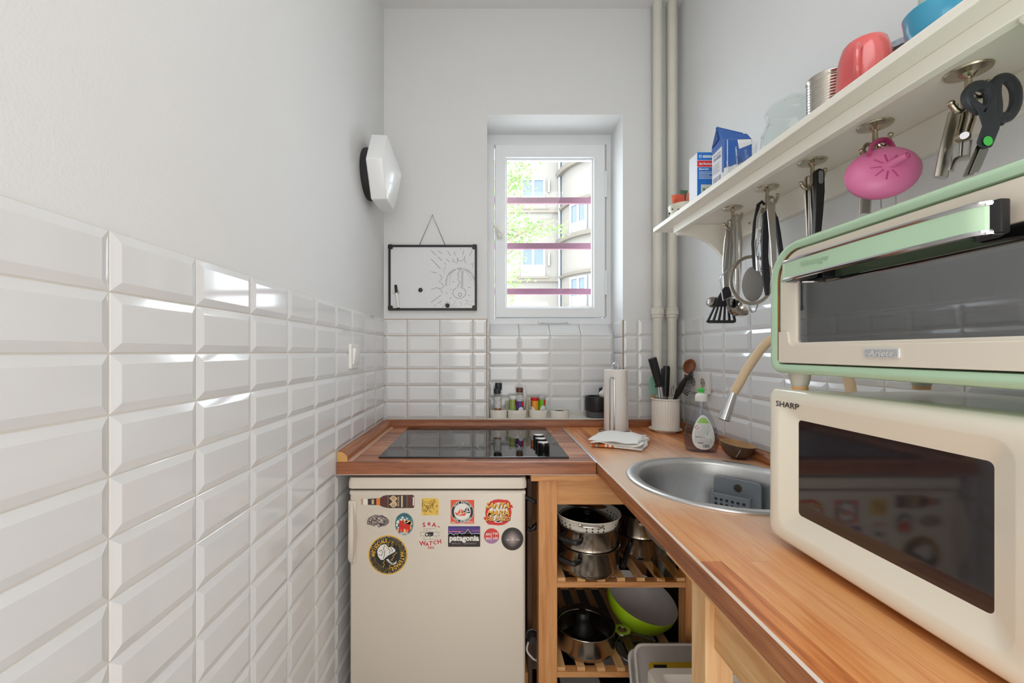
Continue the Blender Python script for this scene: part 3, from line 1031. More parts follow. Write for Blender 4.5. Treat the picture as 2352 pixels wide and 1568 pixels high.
fl.text('SHARP', -c.y, c.z, 0.0132, 0.0, bold=0.016, width=0.0535)
fl.done('lettering', mat('dark_grey_print', (52, 52, 56), 0.5), mdoor)
for x in (0.56, 0.82):
    for y in (MY0 + 0.05, MY1 - 0.05):
        MB().cyl((x, y, ZW), (x, y, MZ0 + 0.01), 0.014, 0.017, 16).build('foot', BLACKP, mw, True)

# ------------------------------------------------------------------ green mini oven
GREEN = mat('mint_green_enamel', (184, 216, 184), 0.16, var=0.02, scale=5, coat=0.5)
BEIGE = mat('beige_enamel', (228, 219, 204), 0.28, var=0.012)
ov = thing('mini_oven', 'mint green retro mini oven with a glass door, standing on the microwave', 'mini oven', (0.64, 0.52, MZ1))
OY0, OY1, OZ0, OZ1, OX = 0.285, 0.727, 1.2045, 1.424, 0.498
ocy, ocz = (OY0 + OY1) / 2, (OZ0 + OZ1) / 2


def ol(ins, x, k=1.0, dz=0.0):
    # corner radii: large at the top, smaller below
    return [(x, a, b + dz) for a, b in rrect(OY1 - OY0 - 2 * ins * 1.55, OZ1 - OZ0 - 2 * ins * 1.08, [max(0.004, 0.022 - ins), max(0.004, 0.022 - ins), max(0.006, (0.062 - ins)), max(0.006, (0.062 - ins))], 8, ocy, ocz)]


o_ = MB()
o_.loft([ol(0.006, 0.776), ol(0.0, 0.770), ol(0.0, OX + 0.014), ol(0.0015, OX + 0.006), ol(0.005, OX + 0.001), ol(0.009, OX), ol(0.0145, OX + 0.003), ol(0.0155, OX + 0.010), ol(0.016, OX + 0.03)], True, False)
shell = o_.build('shell', GREEN, ov, True, angle=45)
rp_ = ol(0.0152, OX + 0.0035)
MB().tube([rp_[k] for k in range(16, 27)], [0.0008] + [0.0016] * 8 + [0.0010, 0.0006], 6).build('rust_seam', mat('rust', (132, 92, 40), 0.8, var=0.5, scale=90), shell, True)
# door with window
vy0, vy1, vz0, vz1 = 0.36, 0.6650, 1.2560, 1.3640
vl = lambda ins, x, r: [(x, a, b) for a, b in rrect(vy1 - vy0 - 2 * ins, vz1 - vz0 - 2 * ins, r, 8, (vy0 + vy1) / 2, (vz0 + vz1) / 2)]
o_ = MB()
o_.loft([ol(0.0165, OX + 0.022), ol(0.0165, OX + 0.006), ol(0.018, OX + 0.0035), vl(-0.002, OX + 0.0035, 0.008), vl(0.0, OX + 0.005, 0.007), vl(0.0, OX + 0.022, 0.007), ol(0.0165, OX + 0.022)], False, False)
odoor = o_.build('door', BEIGE, ov, True, angle=40)
MB().prism([(a, b) for a, b in rrect(vy1 - vy0 + 0.003, vz1 - vz0 + 0.003, 0.007, 4, (vy0 + vy1) / 2, (vz0 + vz1) / 2)], OX + 0.008, OX + 0.011, lambda a, b, d: V((d, a, b))).build('window', glass('smoked_oven_glass', (222, 228, 234), 0.72, 0.03, 3.4), odoor, True)
cv = MB()
cvl = lambda x, i: [(x, a, b) for a, b in ((vy0 - 0.02 + i, vz0 - 0.02 + i), (vy1 + 0.02 - i, vz0 - 0.02 + i), (vy1 + 0.02 - i, vz1 + 0.02 - i), (vy0 - 0.02 + i, vz1 + 0.02 - i))]
cv.loft([cvl(OX + 0.0225, 0.0), cvl(0.74, 0.0)], False, True)
cv.build('cavity', mat('oven_liner_steel', (150, 154, 160), 0.35, 0.7, var=0.1, scale=30), ov, True)
rk = MB()
for i in range(7):
    x = OX + 0.05 + i * 0.028
    rk.cyl((x, vy0 - 0.015, 1.300), (x, vy1 + 0.015, 1.300), 0.0016, n=6)
for y in (vy0 - 0.005, vy1 + 0.005):
    rk.cyl((OX + 0.05, y, 1.300), (OX + 0.218, y, 1.300), 0.0022, n=6)
rk.build('wire_rack', CHROME, ov, True)
el = MB()
for x, z in ((0.56, 1.268), (0.66, 1.268), (0.6, 1.362)):
    el.cyl((x, vy0 - 0.018, z), (x, vy1 + 0.018, z), 0.004, n=8)
el.build('heating_rod', mat('heating_rod_metal', (200, 184, 160), 0.35, 0.8), ov, True)
# handle: green bar with chrome edges on two black blocks
hy0, hy1, hz, hx = 0.384, 0.667, 1.3685, 0.470
hp = [(OX + 0.002, hy1 - 0.002)] + [(hx + 0.016 * (1 - math.sin(PI / 2 * i / 5)), hy1 - 0.004 - 0.018 * (1 - math.cos(PI / 2 * i / 5))) for i in range(6)] + \
     [(hx - 0.003 * math.sin(PI * i / 8), hy1 - 0.022 - (hy1 - hy0 - 0.044) * i / 8) for i in range(1, 8)] + \
     [(hx + 0.016 * (1 - math.cos(PI / 2 * i / 5)), hy0 + 0.022 - 0.018 * math.sin(PI / 2 * i / 5)) for i in range(6)]
hd = MB()
hd.loft([[(x, y, hz - 0.0125), (x + 0.004, y, hz - 0.0125), (x + 0.004, y, hz + 0.0125), (x, y, hz + 0.0125)] for x, y in hp])
hob_ = hd.build('handle', GREEN, odoor, True, angle=40)
for s in (-1, 1):
    MB().tube([(x + 0.0015, y, hz + s * 0.0138) for x, y in hp], 0.0030, 8).build('chrome_trim', CHROME, hob_, True)
MB().prism([(hx + 0.010, hy0 - 0.001), (hx + 0.019, hy0 - 0.001), (OX + 0.005, hy0 + 0.018), (OX + 0.005, hy0 + 0.040), (hx + 0.006, hy0 + 0.018)], hz - 0.016, hz + 0.016, lambda a, b, d: V((a, b, d))).build('handle_block', BLACKP, hob_, True, bevel=0.0015)
MB().box((hx + 0.012, hy1 - 0.045, hz - 0.015), (OX + 0.005, hy1 - 0.012, hz + 0.012)).build('handle_block', BLACKP, hob_, True, bevel=0.002)
fl = Flat(lambda a, b, d: V((hx - 0.0031 - d, -a, b)), down=False)
fl.text('Vintage', -0.585, hz + 0.001, 0.013, 0.0, shear=0.35, width=0.05)
fl.done('script', mat('faded_script', (160, 190, 160), 0.3), hob_)
# lower door strip and badge
MB().prism([(0.315, 1.2228), (0.7005, 1.2228), (0.7005, 1.2750), (0.6800, 1.2750), (0.6765, 1.2560), (0.670, 1.2520), (0.315, 1.2520)], OX + 0.0005, OX + 0.0055, lambda a, b, d: V((d, a, b))).build('door_strip', BEIGE, odoor, True, bevel=0.0012)
bc_ = PX(2026, 811, OX)
bp = lambda w_, h_, d0, d1: MB().prism(rrect(w_, h_, 0.002, 4, bc_.y, bc_.z), d0, d1, lambda a, b, d: V((OX + 0.0006 - d, a, b)))
bdg = bp(0.0455, 0.0128, 0.0, 0.0022).build('badge', mat('badge_white_metal', (226, 226, 226), 0.3, 0.3), odoor, True, bevel=0.0006)
bp(0.0425, 0.0100, 0.0022, 0.0025).build('badge_field', mat('badge_grey', (196, 198, 202), 0.35, 0.3), bdg, True)
fl = Flat(lambda a, b, d: V((OX - 0.0022 - d, -a, b)), down=False)
fl.text('Ariete', -bc_.y, bc_.z, 0.0105, 0.0003, bold=0.035, shear=0.25, width=0.034)
fl.stroke([(-bc_.y - 0.0205, bc_.z), (-bc_.y - 0.015, bc_.z)], 0.0012, 0.0003)
fl.stroke([(-bc_.y + 0.015, bc_.z - 0.0036), (-bc_.y + 0.0205, bc_.z - 0.0036)], 0.0009, 0.0003)
fl.done('lettering', MATS['badge_white_metal'], bdg)
for x in (0.535, 0.742):
    for y in (OY0 + 0.03, 0.700):
        ft_ = MB().lathe([(0.0, 0.004), (0.011, 0.004), (0.013, 0.010), (0.0165, 0.030), (0, 0.030)], 20, Matrix.Translation((x, y, MZ1)))
        fo_ = ft_.build('foot', mat('grey_beige_foot', (200, 194, 180), 0.5), ov, True)
        MB().cyl((x, y, MZ1 - 0.0005), (x, y, MZ1 + 0.0045), 0.0115, n=18).build('pad', mat('orange_pad', (232, 178, 120), 0.6), fo_, True)

# ------------------------------------------------------------------ wall shelf with hooks
sh_ = thing('wall_shelf', 'long cream painted wall shelf with curved brackets above the sink', 'shelf', (0.77, 1.0, 1.53))
ZB, ZBT = 1.700, 1.7165
MB().box((0.645, 0.34, ZB), (XR, 1.583, ZBT)).build('board', CREAM, sh_, True, bevel=0.002)
MB().box((0.685, 0.36, 1.672), (0.704, 1.50, ZB)).build('front_rail', CREAM, sh_, True, bevel=0.0015)
MB().box((XR - 0.018, 0.36, 1.632), (XR, 1.50, ZB)).build('back_rail', CREAM, sh_, True, bevel=0.0015)
for y in (1.488, 0.524):
    br = [(0.690, ZB), (0.690, 1.668), (0.697, 1.664)] + [(0.700 + 0.172 * math.sin(t), 1.664 - 0.148 * (1 - math.cos(t))) for t in [PI / 2 * i / 10 for i in range(1, 11)]] + [(0.874, 1.508), (XR, 1.508), (XR, ZB)]
    MB().prism(br, y - 0.009, y + 0.009, lambda a, b, d: V((a, d, b))).build('bracket', CREAM, sh_, True, bevel=0.0015)
for px, py in ((1722, 512), (1947, 402)):
    c = PX(px, py, XR - 0.018)
    MB().cyl(c + V((0.002, 0, 0)), c - V((0.002, 0, 0)), 0.0055, 0.004, 14).build('screw', STEEL, sh_, True)
# ------------------------------------------------------------------ things on the walls
# hexagonal wall lamp
lp_ = thing('wall_lamp', 'white faceted hexagonal glass wall lamp on a round black base', 'wall lamp', (XL, 1.63, 1.80))
LY, LZ, LR = 1.63, 1.942, 0.143
MB().lathe([(0.0, 0.0), (0.095, 0.0), (0.098, 0.006), (0.098, 0.030), (0.090, 0.036), (0, 0.036)], 40, Matrix.Translation((XL, LY, LZ)) @ Matrix.Rotation(PI / 2, 4, 'Y')).build('base', mat('black_lamp_base', (44, 44, 46), 0.6, var=0.2), lp_, True)
hx_ = lambda r, x: [(x, LY - r * math.cos(PI / 3 * i), LZ + r * math.sin(PI / 3 * i)) for i in range(6)]
MB().loft([hx_(LR * 0.92, -0.436), hx_(LR, -0.432), hx_(LR * 0.985, -0.374), hx_(LR * 0.04, -0.334)]).build('shade', mat('opal_lamp_glass', (240, 242, 243), 0.25, var=0.01, coat=0.4), lp_, True, bevel=0.004, seg=3, angle=20)

# whiteboard
wb = thing('whiteboard', 'small black framed whiteboard with a drawn key, hung by a cord', 'whiteboard', (P(994, 637, 1.895).x, 1.899, P(994, 713, 1.895).z))
YWB = 1.893
fb = lambda a, b, d: P(a, b, YWB) + V((0, -d, 0))
MB().prism([(894, 564), (1094, 564), (1094, 711), (894, 711)], -0.0115, 0.0005, fb).build('board', mat('whiteboard_face', (226, 227, 230), 0.22, var=0.03, scale=9), wb, True)
bf = MB()
ringbox(bf, (892.5, 1095.5, 562.5, 712.5), (897.5, 1090.5, 567.5, 707.5), -0.0118, 0.005, fb)
bfo = bf.build('frame', mat('black_frame', (30, 30, 32), 0.45), wb, True, bevel=0.001)
for x, y in ((898, 568), (1089, 568), (898, 706), (1089, 706)):
    MB().prism(rrect(11, 11, 3, 3, x + (1 if x > 990 else -1), y + (1 if y > 640 else -1)), -0.0118, 0.0065, fb).build('corner', MATS['black_frame'], bfo, True, bevel=0.0008)
MB().tube([fb(962, 564, -0.004), fb(993, 493, -0.006), fb(1023, 564, -0.004)], 0.0013, 6).build('cord', MATS['black_frame'], wb, True)
MB().cyl(fb(993, 493, -0.0115), fb(993, 493, 0.001), 0.002, n=8).build('nail', STEEL, wb, True)
fl = Flat(fb)
q = lambda pts: [(990 + a / 9.504, 555 + b / 9.504) for a, b in pts]
INK = mat('marker_ink', (74, 76, 80), 0.6)
INK2 = mat('faint_marker_ink', (142, 144, 150), 0.6)
off = 0.0008
for pts in ([(0, 190), (115, 298)], [(150, 330), (245, 410)], [(0, 375), (208, 590)], [(155, 195), (238, 262)], [(360, 200), (425, 310)], [(505, 215), (528, 295)], [(718, 175), (690, 295)],
            [(900, 185), (835, 320)], [(285, 455), (332, 505)], [(330, 372), (398, 440)], [(470, 450), (485, 365), (510, 440), (555, 465), (580, 430), (575, 345), (590, 400), (640, 430), (700, 405), (748, 305), (735, 400), (752, 470)],
            [(862, 500), (915, 450), (908, 560)], [(185, 718), (235, 770), (225, 830), (168, 862), (240, 915), (280, 975), (240, 1015), (142, 1025), (210, 1050), (257, 1115)],
            [(0, 1045), (150, 993)], [(0, 1325), (215, 1165)], [(75, 1400), (105, 1378)], [(140, 1355), (225, 1290)], [(210, 1370), (228, 1352)], [(240, 1440), (352, 1298)], [(752, 1268), (815, 1315)], [(0, 655), (125, 682)],
            [(645, 140), (652, 170)], [(808, 1170), (850, 1176)], [(412, 1046), (452, 1046)], [(465, 870), (510, 876)], [(810, 998), (860, 994)], [(318, 1102), (358, 1140)], [(402, 1250), (445, 1218)]):
    fl.stroke(q(pts), 0.75, off)
fl.done('drawing', INK, wb)['kind'] = 'stuff'
for pts in ([(440, 1420), (440, 1380), (490, 1378), (500, 1420), (540, 1415)], [(750, 1390), (750, 1345), (800, 1350), (870, 1390), (865, 1310), (915, 1280), (930, 1330)], [(255, 605), (310, 590), (300, 540), (335, 545)], [(300, 690), (270, 620)],
            [(405, 950), (410, 800), (450, 690), (540, 600)], [(740, 610), (830, 720), (880, 840)], [(645, 1310), (670, 1395)], [(500, 1370), (530, 1290)], [(350, 1330), (400, 1310), (425, 1370)]):
    fl.stroke(q(pts), 0.6, off)
fl.done('faint_drawing', INK2, wb)['kind'] = 'stuff'
fl.stroke(q([(585, 690), (640, 605), (695, 632), (690, 990)]), 0.8, off)
fl.stroke(q([(672, 640), (655, 1010)]), 0.7, off)
fl.stroke(q([(585, 690), (608, 712), (580, 742), (622, 782), (572, 832), (615, 855), (635, 875), (590, 940), (605, 960), (570, 985), (590, 998)]), 0.8, off)
fl.stroke(q(arc(618, 1115, 140, -118, 245, 26, 122)[3:]) , 0.8, off)
fl.ring(990 + 632 / 9.504, 555 + 1155 / 9.504, 3.3, 4.1, off, 24, 1.1)
fl.done('key_drawing', INK, wb)
ccx, ccy, cr = 990 + 640 / 9.504, 555 + 900 / 9.504, 33.0
fl.arctext('ASSOLUTAMENTE NON DIMENTICARE', ccx, ccy, cr, -98, 78, 5.6, off, bold=0.0)
fl.done('handwriting', INK, wb)
MAGN = mat('black_magnet', (26, 26, 28), 0.3)
for px, py, lab in ((966, 666, 'round black magnet alone in the blank half of the whiteboard'), (1028, 701.5, 'round black magnet at the lower frame of the whiteboard')):
    c = fb(px, py, 0.0003)
    solo(MB().lathe([(0.0098, 0), (0.0102, 0.003), (0.0085, 0.007), (0.004, 0.0095), (0, 0.0098)], 24, Matrix.Translation(c + V((0, 0, 0))) @ Matrix.Rotation(PI / 2, 4, 'X')), 'magnet', MAGN, lab, 'magnet', 'magnets on the whiteboard')
pn = thing('marker_pen', 'white marker pen with black cap clipped to the whiteboard', 'marker', fb(916, 709, 0.004))
a, b_, c_ = fb(909.5, 655, 0.0068), fb(911.5, 673, 0.0078), fb(916, 707, 0.0104)
MB().cyl(a, b_, 0.0062, 0.0066, 16).build('cap', BLACKP, pn, True)
MB().cyl(b_, c_, 0.0058, 0.0058, 16).build('barrel', WHITEP, pn, True)
MB().cyl(c_, fb(916.4, 710, 0.0106), 0.0050, 0.0045, 16).build('end_plug', BLACKP, pn, True)
MB().tube([fb(910 + 7.5 * math.cos(t), 671 + 5 * math.sin(t), 0.006 + 0.004 * math.sin(t)) for t in [2 * PI * i / 16 for i in range(16)]], 0.0006, 5, closed=True).build('clip_ring', STEEL, pn, True)

# light switch on the plain tiled wall
sw = thing('light_switch', 'white rocker light switch on the plain tiled wall', 'light switch', (XL + 0.008, 1.43, 1.18))
sp = lambda w_, h_, r, x0, x1, dy=0.0: MB().prism(rrect(w_, h_, r, 4, 1.432 + dy, 1.226), x0, x1, lambda a, b, d: V((d, a, b)))
sp(0.082, 0.086, 0.006, XL + 0.006, XL + 0.017).build('plate', WHITEP, sw, True, bevel=0.003, seg=3)
MB().loft([[(XL + 0.017, 1.404, 1.198), (XL + 0.017, 1.460, 1.198), (XL + 0.017, 1.460, 1.254), (XL + 0.017, 1.404, 1.254)], [(XL + 0.021, 1.405, 1.199), (XL + 0.021, 1.459, 1.199), (XL + 0.028, 1.459, 1.253), (XL + 0.028, 1.405, 1.253)]]).build('rocker', WHITEP, sw, True, bevel=0.001)
# double socket by the corner
so = thing('wall_socket', 'white double power socket on the tiles behind the dish soap', 'socket', (XR - 0.008, 1.685, 1.07))
MB().prism(rrect(0.156, 0.086, 0.006, 4, 1.685, 1.116), XR - 0.007, XR - 0.019, lambda a, b, d: V((d, a, b))).build('plate', WHITEP, so, True, bevel=0.002)
for y in (1.722, 1.648):
    rq = rrect(0.060, 0.060, 0.003, 8, y, 1.116)
    cq = lambda r: circ(r, 36, y, 1.116, PI)
    lx = lambda pts, x: [(x, a, b) for a, b in pts]
    ins = MB().loft([lx(rq, XR - 0.0180), lx(rq, XR - 0.0205), lx(cq(0.0225), XR - 0.0205), lx(cq(0.0222), XR - 0.0215), lx(cq(0.0205), XR - 0.0215), lx(cq(0.0195), XR - 0.0192)], False, False).build('insert', WHITEP, so, True, fixn=False)
    wo = MB().loft([lx(cq(0.0196), XR - 0.0200), lx(cq(0.0190), XR - 0.0192)], False, True).build('well', mat('socket_well', (186, 178, 164), 0.4), ins, True, fixn=False)
    for dy in (-0.0095, 0.0095):
        MB().cyl((XR - 0.0196, y + dy, 1.116), (XR - 0.0185, y + dy, 1.116), 0.0026, n=10).build('hole', BLACKP, ins, True)

# heating pipes in the corner
for i, px in enumerate((1510, 1543)):
    x = (px - VX) * 1.868 / F
    pp = thing('heating_pipe', ('cream painted heating pipe nearer the window, running from worktop to ceiling', 'cream painted heating pipe in the very corner, running from worktop to ceiling')[i], 'pipe', (x, 1.868, ZW), group='heating pipes in the corner')
    MB().cyl((x, 1.868, ZW), (x, 1.868, ZC - 0.001), 0.0205, n=24, caps=False).build('riser', PIPEW, pp, True)
    zc = 1.241 + (808 - 718) * 1.868 / F
    MB().lathe([(0.0205, -0.024), (0.0245, -0.022), (0.0250, -0.010), (0.0285, -0.008), (0.0290, 0.010), (0.0262, 0.013), (0.0262, 0.022), (0.0205, 0.025)], 24, Matrix.Translation((x, 1.868, zc))).build('collar', PIPEW, pp, True)

# ------------------------------------------------------------------ on the worktops
# paper towel stand
tx, ty = 0.557, 1.765
pt = thing('paper_towel_stand', 'wire stand for kitchen paper on the worktop by the window wall', 'towel stand', (tx, ty, ZW))
WIRE = mat('bright_wire', (196, 198, 202), 0.2, 1.0)
MB().tube([(tx + 0.066 * math.cos(t), ty + 0.066 * math.sin(t), ZW + 0.003) for t in [2 * PI * i / 40 for i in range(40)]], 0.0028, 8, closed=True).build('base_ring', WIRE, pt, True)
MB().tube([(tx - 0.066, ty, ZW + 0.003), (tx, ty, ZW + 0.003), (tx + 0.066, ty, ZW + 0.003)], 0.0025, 8).build('base_bar', WIRE, pt, True)
topz = ZW + 0.270
MB().tube([(tx - 0.010, ty, ZW + 0.003), (tx - 0.010, ty, topz)] + [(tx - 0.013 * math.cos(t), ty, topz + 0.018 * math.sin(t) + 0.006) for t in [PI * i / 10 for i in range(11)]] + [(tx + 0.010, ty, topz), (tx + 0.010, ty, ZW + 0.003)], 0.0022, 8).build('centre_loop', WIRE, pt, True)
ax, ay = tx - 0.030, ty - 0.052
MB().tube([(ax - 0.012, ay - 0.012, ZW + 0.003), (ax - 0.009, ay, ZW + 0.012), (ax - 0.009, ay, ZW + 0.225)] + [(ax - 0.009 * math.cos(t), ay, ZW + 0.225 + 0.010 * math.sin(t)) for t in [PI * i / 8 for i in range(9)]] + [(ax + 0.009, ay, ZW + 0.225), (ax + 0.009, ay, ZW + 0.012), (ax + 0.014, ay - 0.012, ZW + 0.003)], 0.0023, 8).build('tension_loop', WIRE, pt, True)
TOWEL = mat('embossed_paper', (240, 236, 230), 0.85, var=0.02, bump=0.5, bscale=160)
rl = thing('paper_towel_roll', 'white kitchen paper roll on the wire stand', 'paper towel', (tx, ty, ZW + 0.006))
MB().lathe([(0.019, ZW + 0.006), (0.0455, ZW + 0.006), (0.0468, ZW + 0.009), (0.0468, ZW + 0.262), (0.0455, ZW + 0.265), (0.019, ZW + 0.265)], 48, Matrix.Translation((tx, ty, 0)), closed=True).build('paper', TOWEL, rl, True)
MB().lathe([(0.0186, ZW + 0.0065), (0.0190, ZW + 0.0065), (0.0190, ZW + 0.2645), (0.0186, ZW + 0.2645)], 32, Matrix.Translation((tx, ty, 0)), closed=True).build('core', mat('cardboard_core', (176, 150, 118), 0.9), rl, True)
sheet = [(tx + 0.0470 * math.cos(t), ty + 0.0470 * math.sin(t)) for t in [math.radians(-150 + 6 * i) for i in range(24)]] + [(tx + 0.0475, ty + 0.002), (tx + 0.052, ty - 0.012)]
MB().loft([[(a, b, z) for a, b in sheet] for z in (ZW + 0.0075, ZW + 0.2635)], False, False, closed=False).build('loose_sheet', TOWEL, rl, True, fixn=False)

# utensil crock on its saucer
ux, uy = 0.772, 1.765
SCER = mat('ivory_ceramic', (242, 238, 228), 0.2, var=0.012, coat=0.4)
sa = MB().lathe([(0, 0), (0.046, 0), (0.050, 0.004), (0.066, 0.012), (0.0675, 0.0145), (0.0655, 0.0155), (0.052, 0.010), (0.0, 0.009)], 48, Matrix.Translation((ux, uy, ZW)))
solo(sa, 'saucer', SCER, 'ivory ceramic saucer under the fluted utensil crock', 'saucer')
cr_ = MB()
def flute(r, z, amp):
    return [(ux + (r + amp * (abs(math.sin(18 * t)) ** 0.5 - 0.5)) * math.cos(t), uy + (r + amp * (abs(math.sin(18 * t)) ** 0.5 - 0.5)) * math.sin(t), z) for t in [2 * PI * i / 144 for i in range(144)]]
z0 = ZW + 0.0095
cr_.loft([flute(0.050, z0, 0), flute(0.0545, z0 + 0.003, 0), flute(0.0548, z0 + 0.012, 0.002), flute(0.0548, z0 + 0.122, 0.002), flute(0.0548, z0 + 0.126, 0), flute(0.0575, z0 + 0.128, 0), flute(0.0580, z0 + 0.132, 0), flute(0.0565, z0 + 0.134, 0), flute(0.0525, z0 + 0.132, 0), flute(0.0515, z0 + 0.006, 0)])
cz = z0 + 0.134
solo(cr_, 'utensil_crock', SCER, 'ivory fluted ceramic crock full of knives and brushes', 'crock', angle=60)


def UP(px, py, Y=None):
    return P(px, py, Y or uy)


zin = z0 + 0.008
# knife sharpener / big knife with guard
kn = thing('honing_steel', 'broad black handle with an oval guard and bright shaft, leaning in the crock', 'honing steel', (ux, uy, zin))
a, b_, c_ = UP(1498, 822, 1.735), UP(1515, 884, 1.745), V((ux - 0.004, 1.748, zin))
MB().tube([a, a.lerp(b_, 0.3), a.lerp(b_, 0.7), b_], [0.0185, 0.0185, 0.0170, 0.0165], 12, flat=0.75, up=(1, 0, 0)).build('handle', BLACKP, kn, True, bevel=0.002)
MB().tube([b_, b_ + (c_ - b_).normalized() * 0.007], [0.0205, 0.0205], 16, flat=0.8, up=(1, 0, 0)).build('guard', BLACKP, kn, True, bevel=0.002)
MB().tube([b_, c_], [0.0115, 0.009], 10, flat=0.35, up=(1, 0, 0)).build('blade', CHROME, kn, True)
for px, py, Y, bx, lab, rr in ((1531, 840, 1.780, ux + 0.012, 'thick black rounded knife handle leaning towards the corner, in the crock', 0.0155), (1524, 846, 1.824, ux + 0.024, 'short flat black knife handle half hidden behind the rounded one, in the crock', 0.0120)):
    kf = thing('kitchen_knife', lab, 'knife', (ux, uy, zin))
    a = P(px, py, Y)
    base = V((bx - 0.012, uy + (Y - uy) * 0.45, zin))
    m_ = a.lerp(base, 0.50)
    MB().tube([a, a.lerp(m_, 0.08), a.lerp(m_, 0.6), m_], [rr * 0.8, rr, rr * 0.95, rr * 0.85], 12, flat=0.7, up=(1, 0, 0)).build('handle', BLACKP, kf, True)
    MB().tube([m_, base], [0.010, 0.008], 8, flat=0.15, up=(1, 0, 0)).build('blade', STEEL, kf, True)
# mint spatula
spt = thing('silicone_spatula', 'mint green silicone spatula standing in the crock', 'spatula', (ux, uy, zin))
g = lambda a, b, d: P(a, b, 1.795) + V((0, d, 0))
MB().prism([(1492, 905), (1489, 876), (1492, 866), (1500, 861), (1508, 865), (1513, 902), (1506, 908)], -0.004, 0.004, g).build('head', mat('mint_silicone', (140, 190, 172), 0.55), spt, True, bevel=0.003)
MB().tube([P(1502, 905, 1.795), V((ux - 0.02, 1.785, zin))], 0.0055, 10).build('handle', mat('beech_stick', (190, 150, 104), 0.6), spt, True)
# wooden spoon
ws = thing('wooden_spoon', 'brown wooden spoon standing bowl up in the crock', 'spoon', (ux, uy, zin))
WDS = wood('spoon_wood', (92, 48, 24), (130, 72, 38), (164, 98, 56), 'z', None, 0.45)
cs = P(1583, 841, 1.722)
ax_ = (cs - V((ux - 0.018, 1.778, zin + 0.006))).normalized()
qm = Matrix.Translation(cs) @ Matrix.Rotation(math.radians(22), 4, 'Y') @ Matrix.Rotation(math.radians(-12), 4, 'Z')
sb = MB()
for d, s in ((-0.006, 0.75), (-0.0045, 0.95), (0.0, 1.0)):
    pass
el = lambda s, y: [(0.0245 * s * math.cos(t), y, 0.0315 * s * math.sin(t)) for t in [2 * PI * i / 28 for i in range(28)]]
sb.loft([el(0.3, 0.010), el(0.75, 0.0085), el(0.97, 0.003), el(1.0, -0.002), el(0.9, -0.004), el(0.84, -0.003), el(0.6, 0.004), el(0.2, 0.0065)], M=qm)
sb.build('bowl', WDS, ws, True)
nk = P(1575, 868, 1.738)
MB().tube([cs + (nk - cs) * 0.75, nk, nk.lerp(V((ux - 0.018, 1.778, zin + 0.006)), 0.4), V((ux + 0.002, 1.790, zin))], [0.010, 0.0062, 0.0055, 0.0060], 10).build('handle', WDS, ws, True)
# dish brush
db = thing('dish_brush', 'black dish brush with bristles fanned out, standing in the crock', 'brush', (ux, uy, zin))
a, b_ = P(1576, 866, 1.680), P(1553, 912, 1.736)
base = V((ux + 0.014, 1.752, zin))
MB().tube([a, a.lerp(b_, 0.35), a.lerp(b_, 0.75), b_, base], [0.006, 0.0125, 0.0125, 0.0075, 0.0055], 12, flat=0.8).build('handle', BLACKP, db, True)
bm_ = MB()
d0 = (b_ - a).normalized()
for i in range(13):
    t = i / 12
    p = a.lerp(b_, 0.02 + 0.62 * t)
    ang = math.radians(52 - 88 * t)
    for k in range(3):
        dirv = V((math.cos(ang), -0.60 + 0.28 * k, math.sin(ang))).normalized()
        bm_.cyl(p, p + dirv * (0.036 + 0.002 * ((i + k) % 3)), 0.0017, 0.0012, 5)
bm_.build('bristles', BLACKP, db, True)
# small wire peeler
wp = thing('peeler', 'small bright steel peeler between the knives and the dish brush', 'peeler', (ux, uy, zin))
MB().tube([P(1554, 890, 1.74), P(1550, 905, 1.745), P(1547, 918, 1.75), V((ux + 0.004, 1.755, zin))], [0.0035, 0.0045, 0.0045, 0.004], 8, flat=0.5).build('handle', CHROME, wp, True)
MB().tube([P(1549, 905, 1.75)] + [P(1547 - 5 * math.sin(t), 897 - 12 * math.cos(t), 1.752) for t in [PI * i / 8 for i in range(9)]], 0.0012, 6).build('head', CHROME, wp, True)

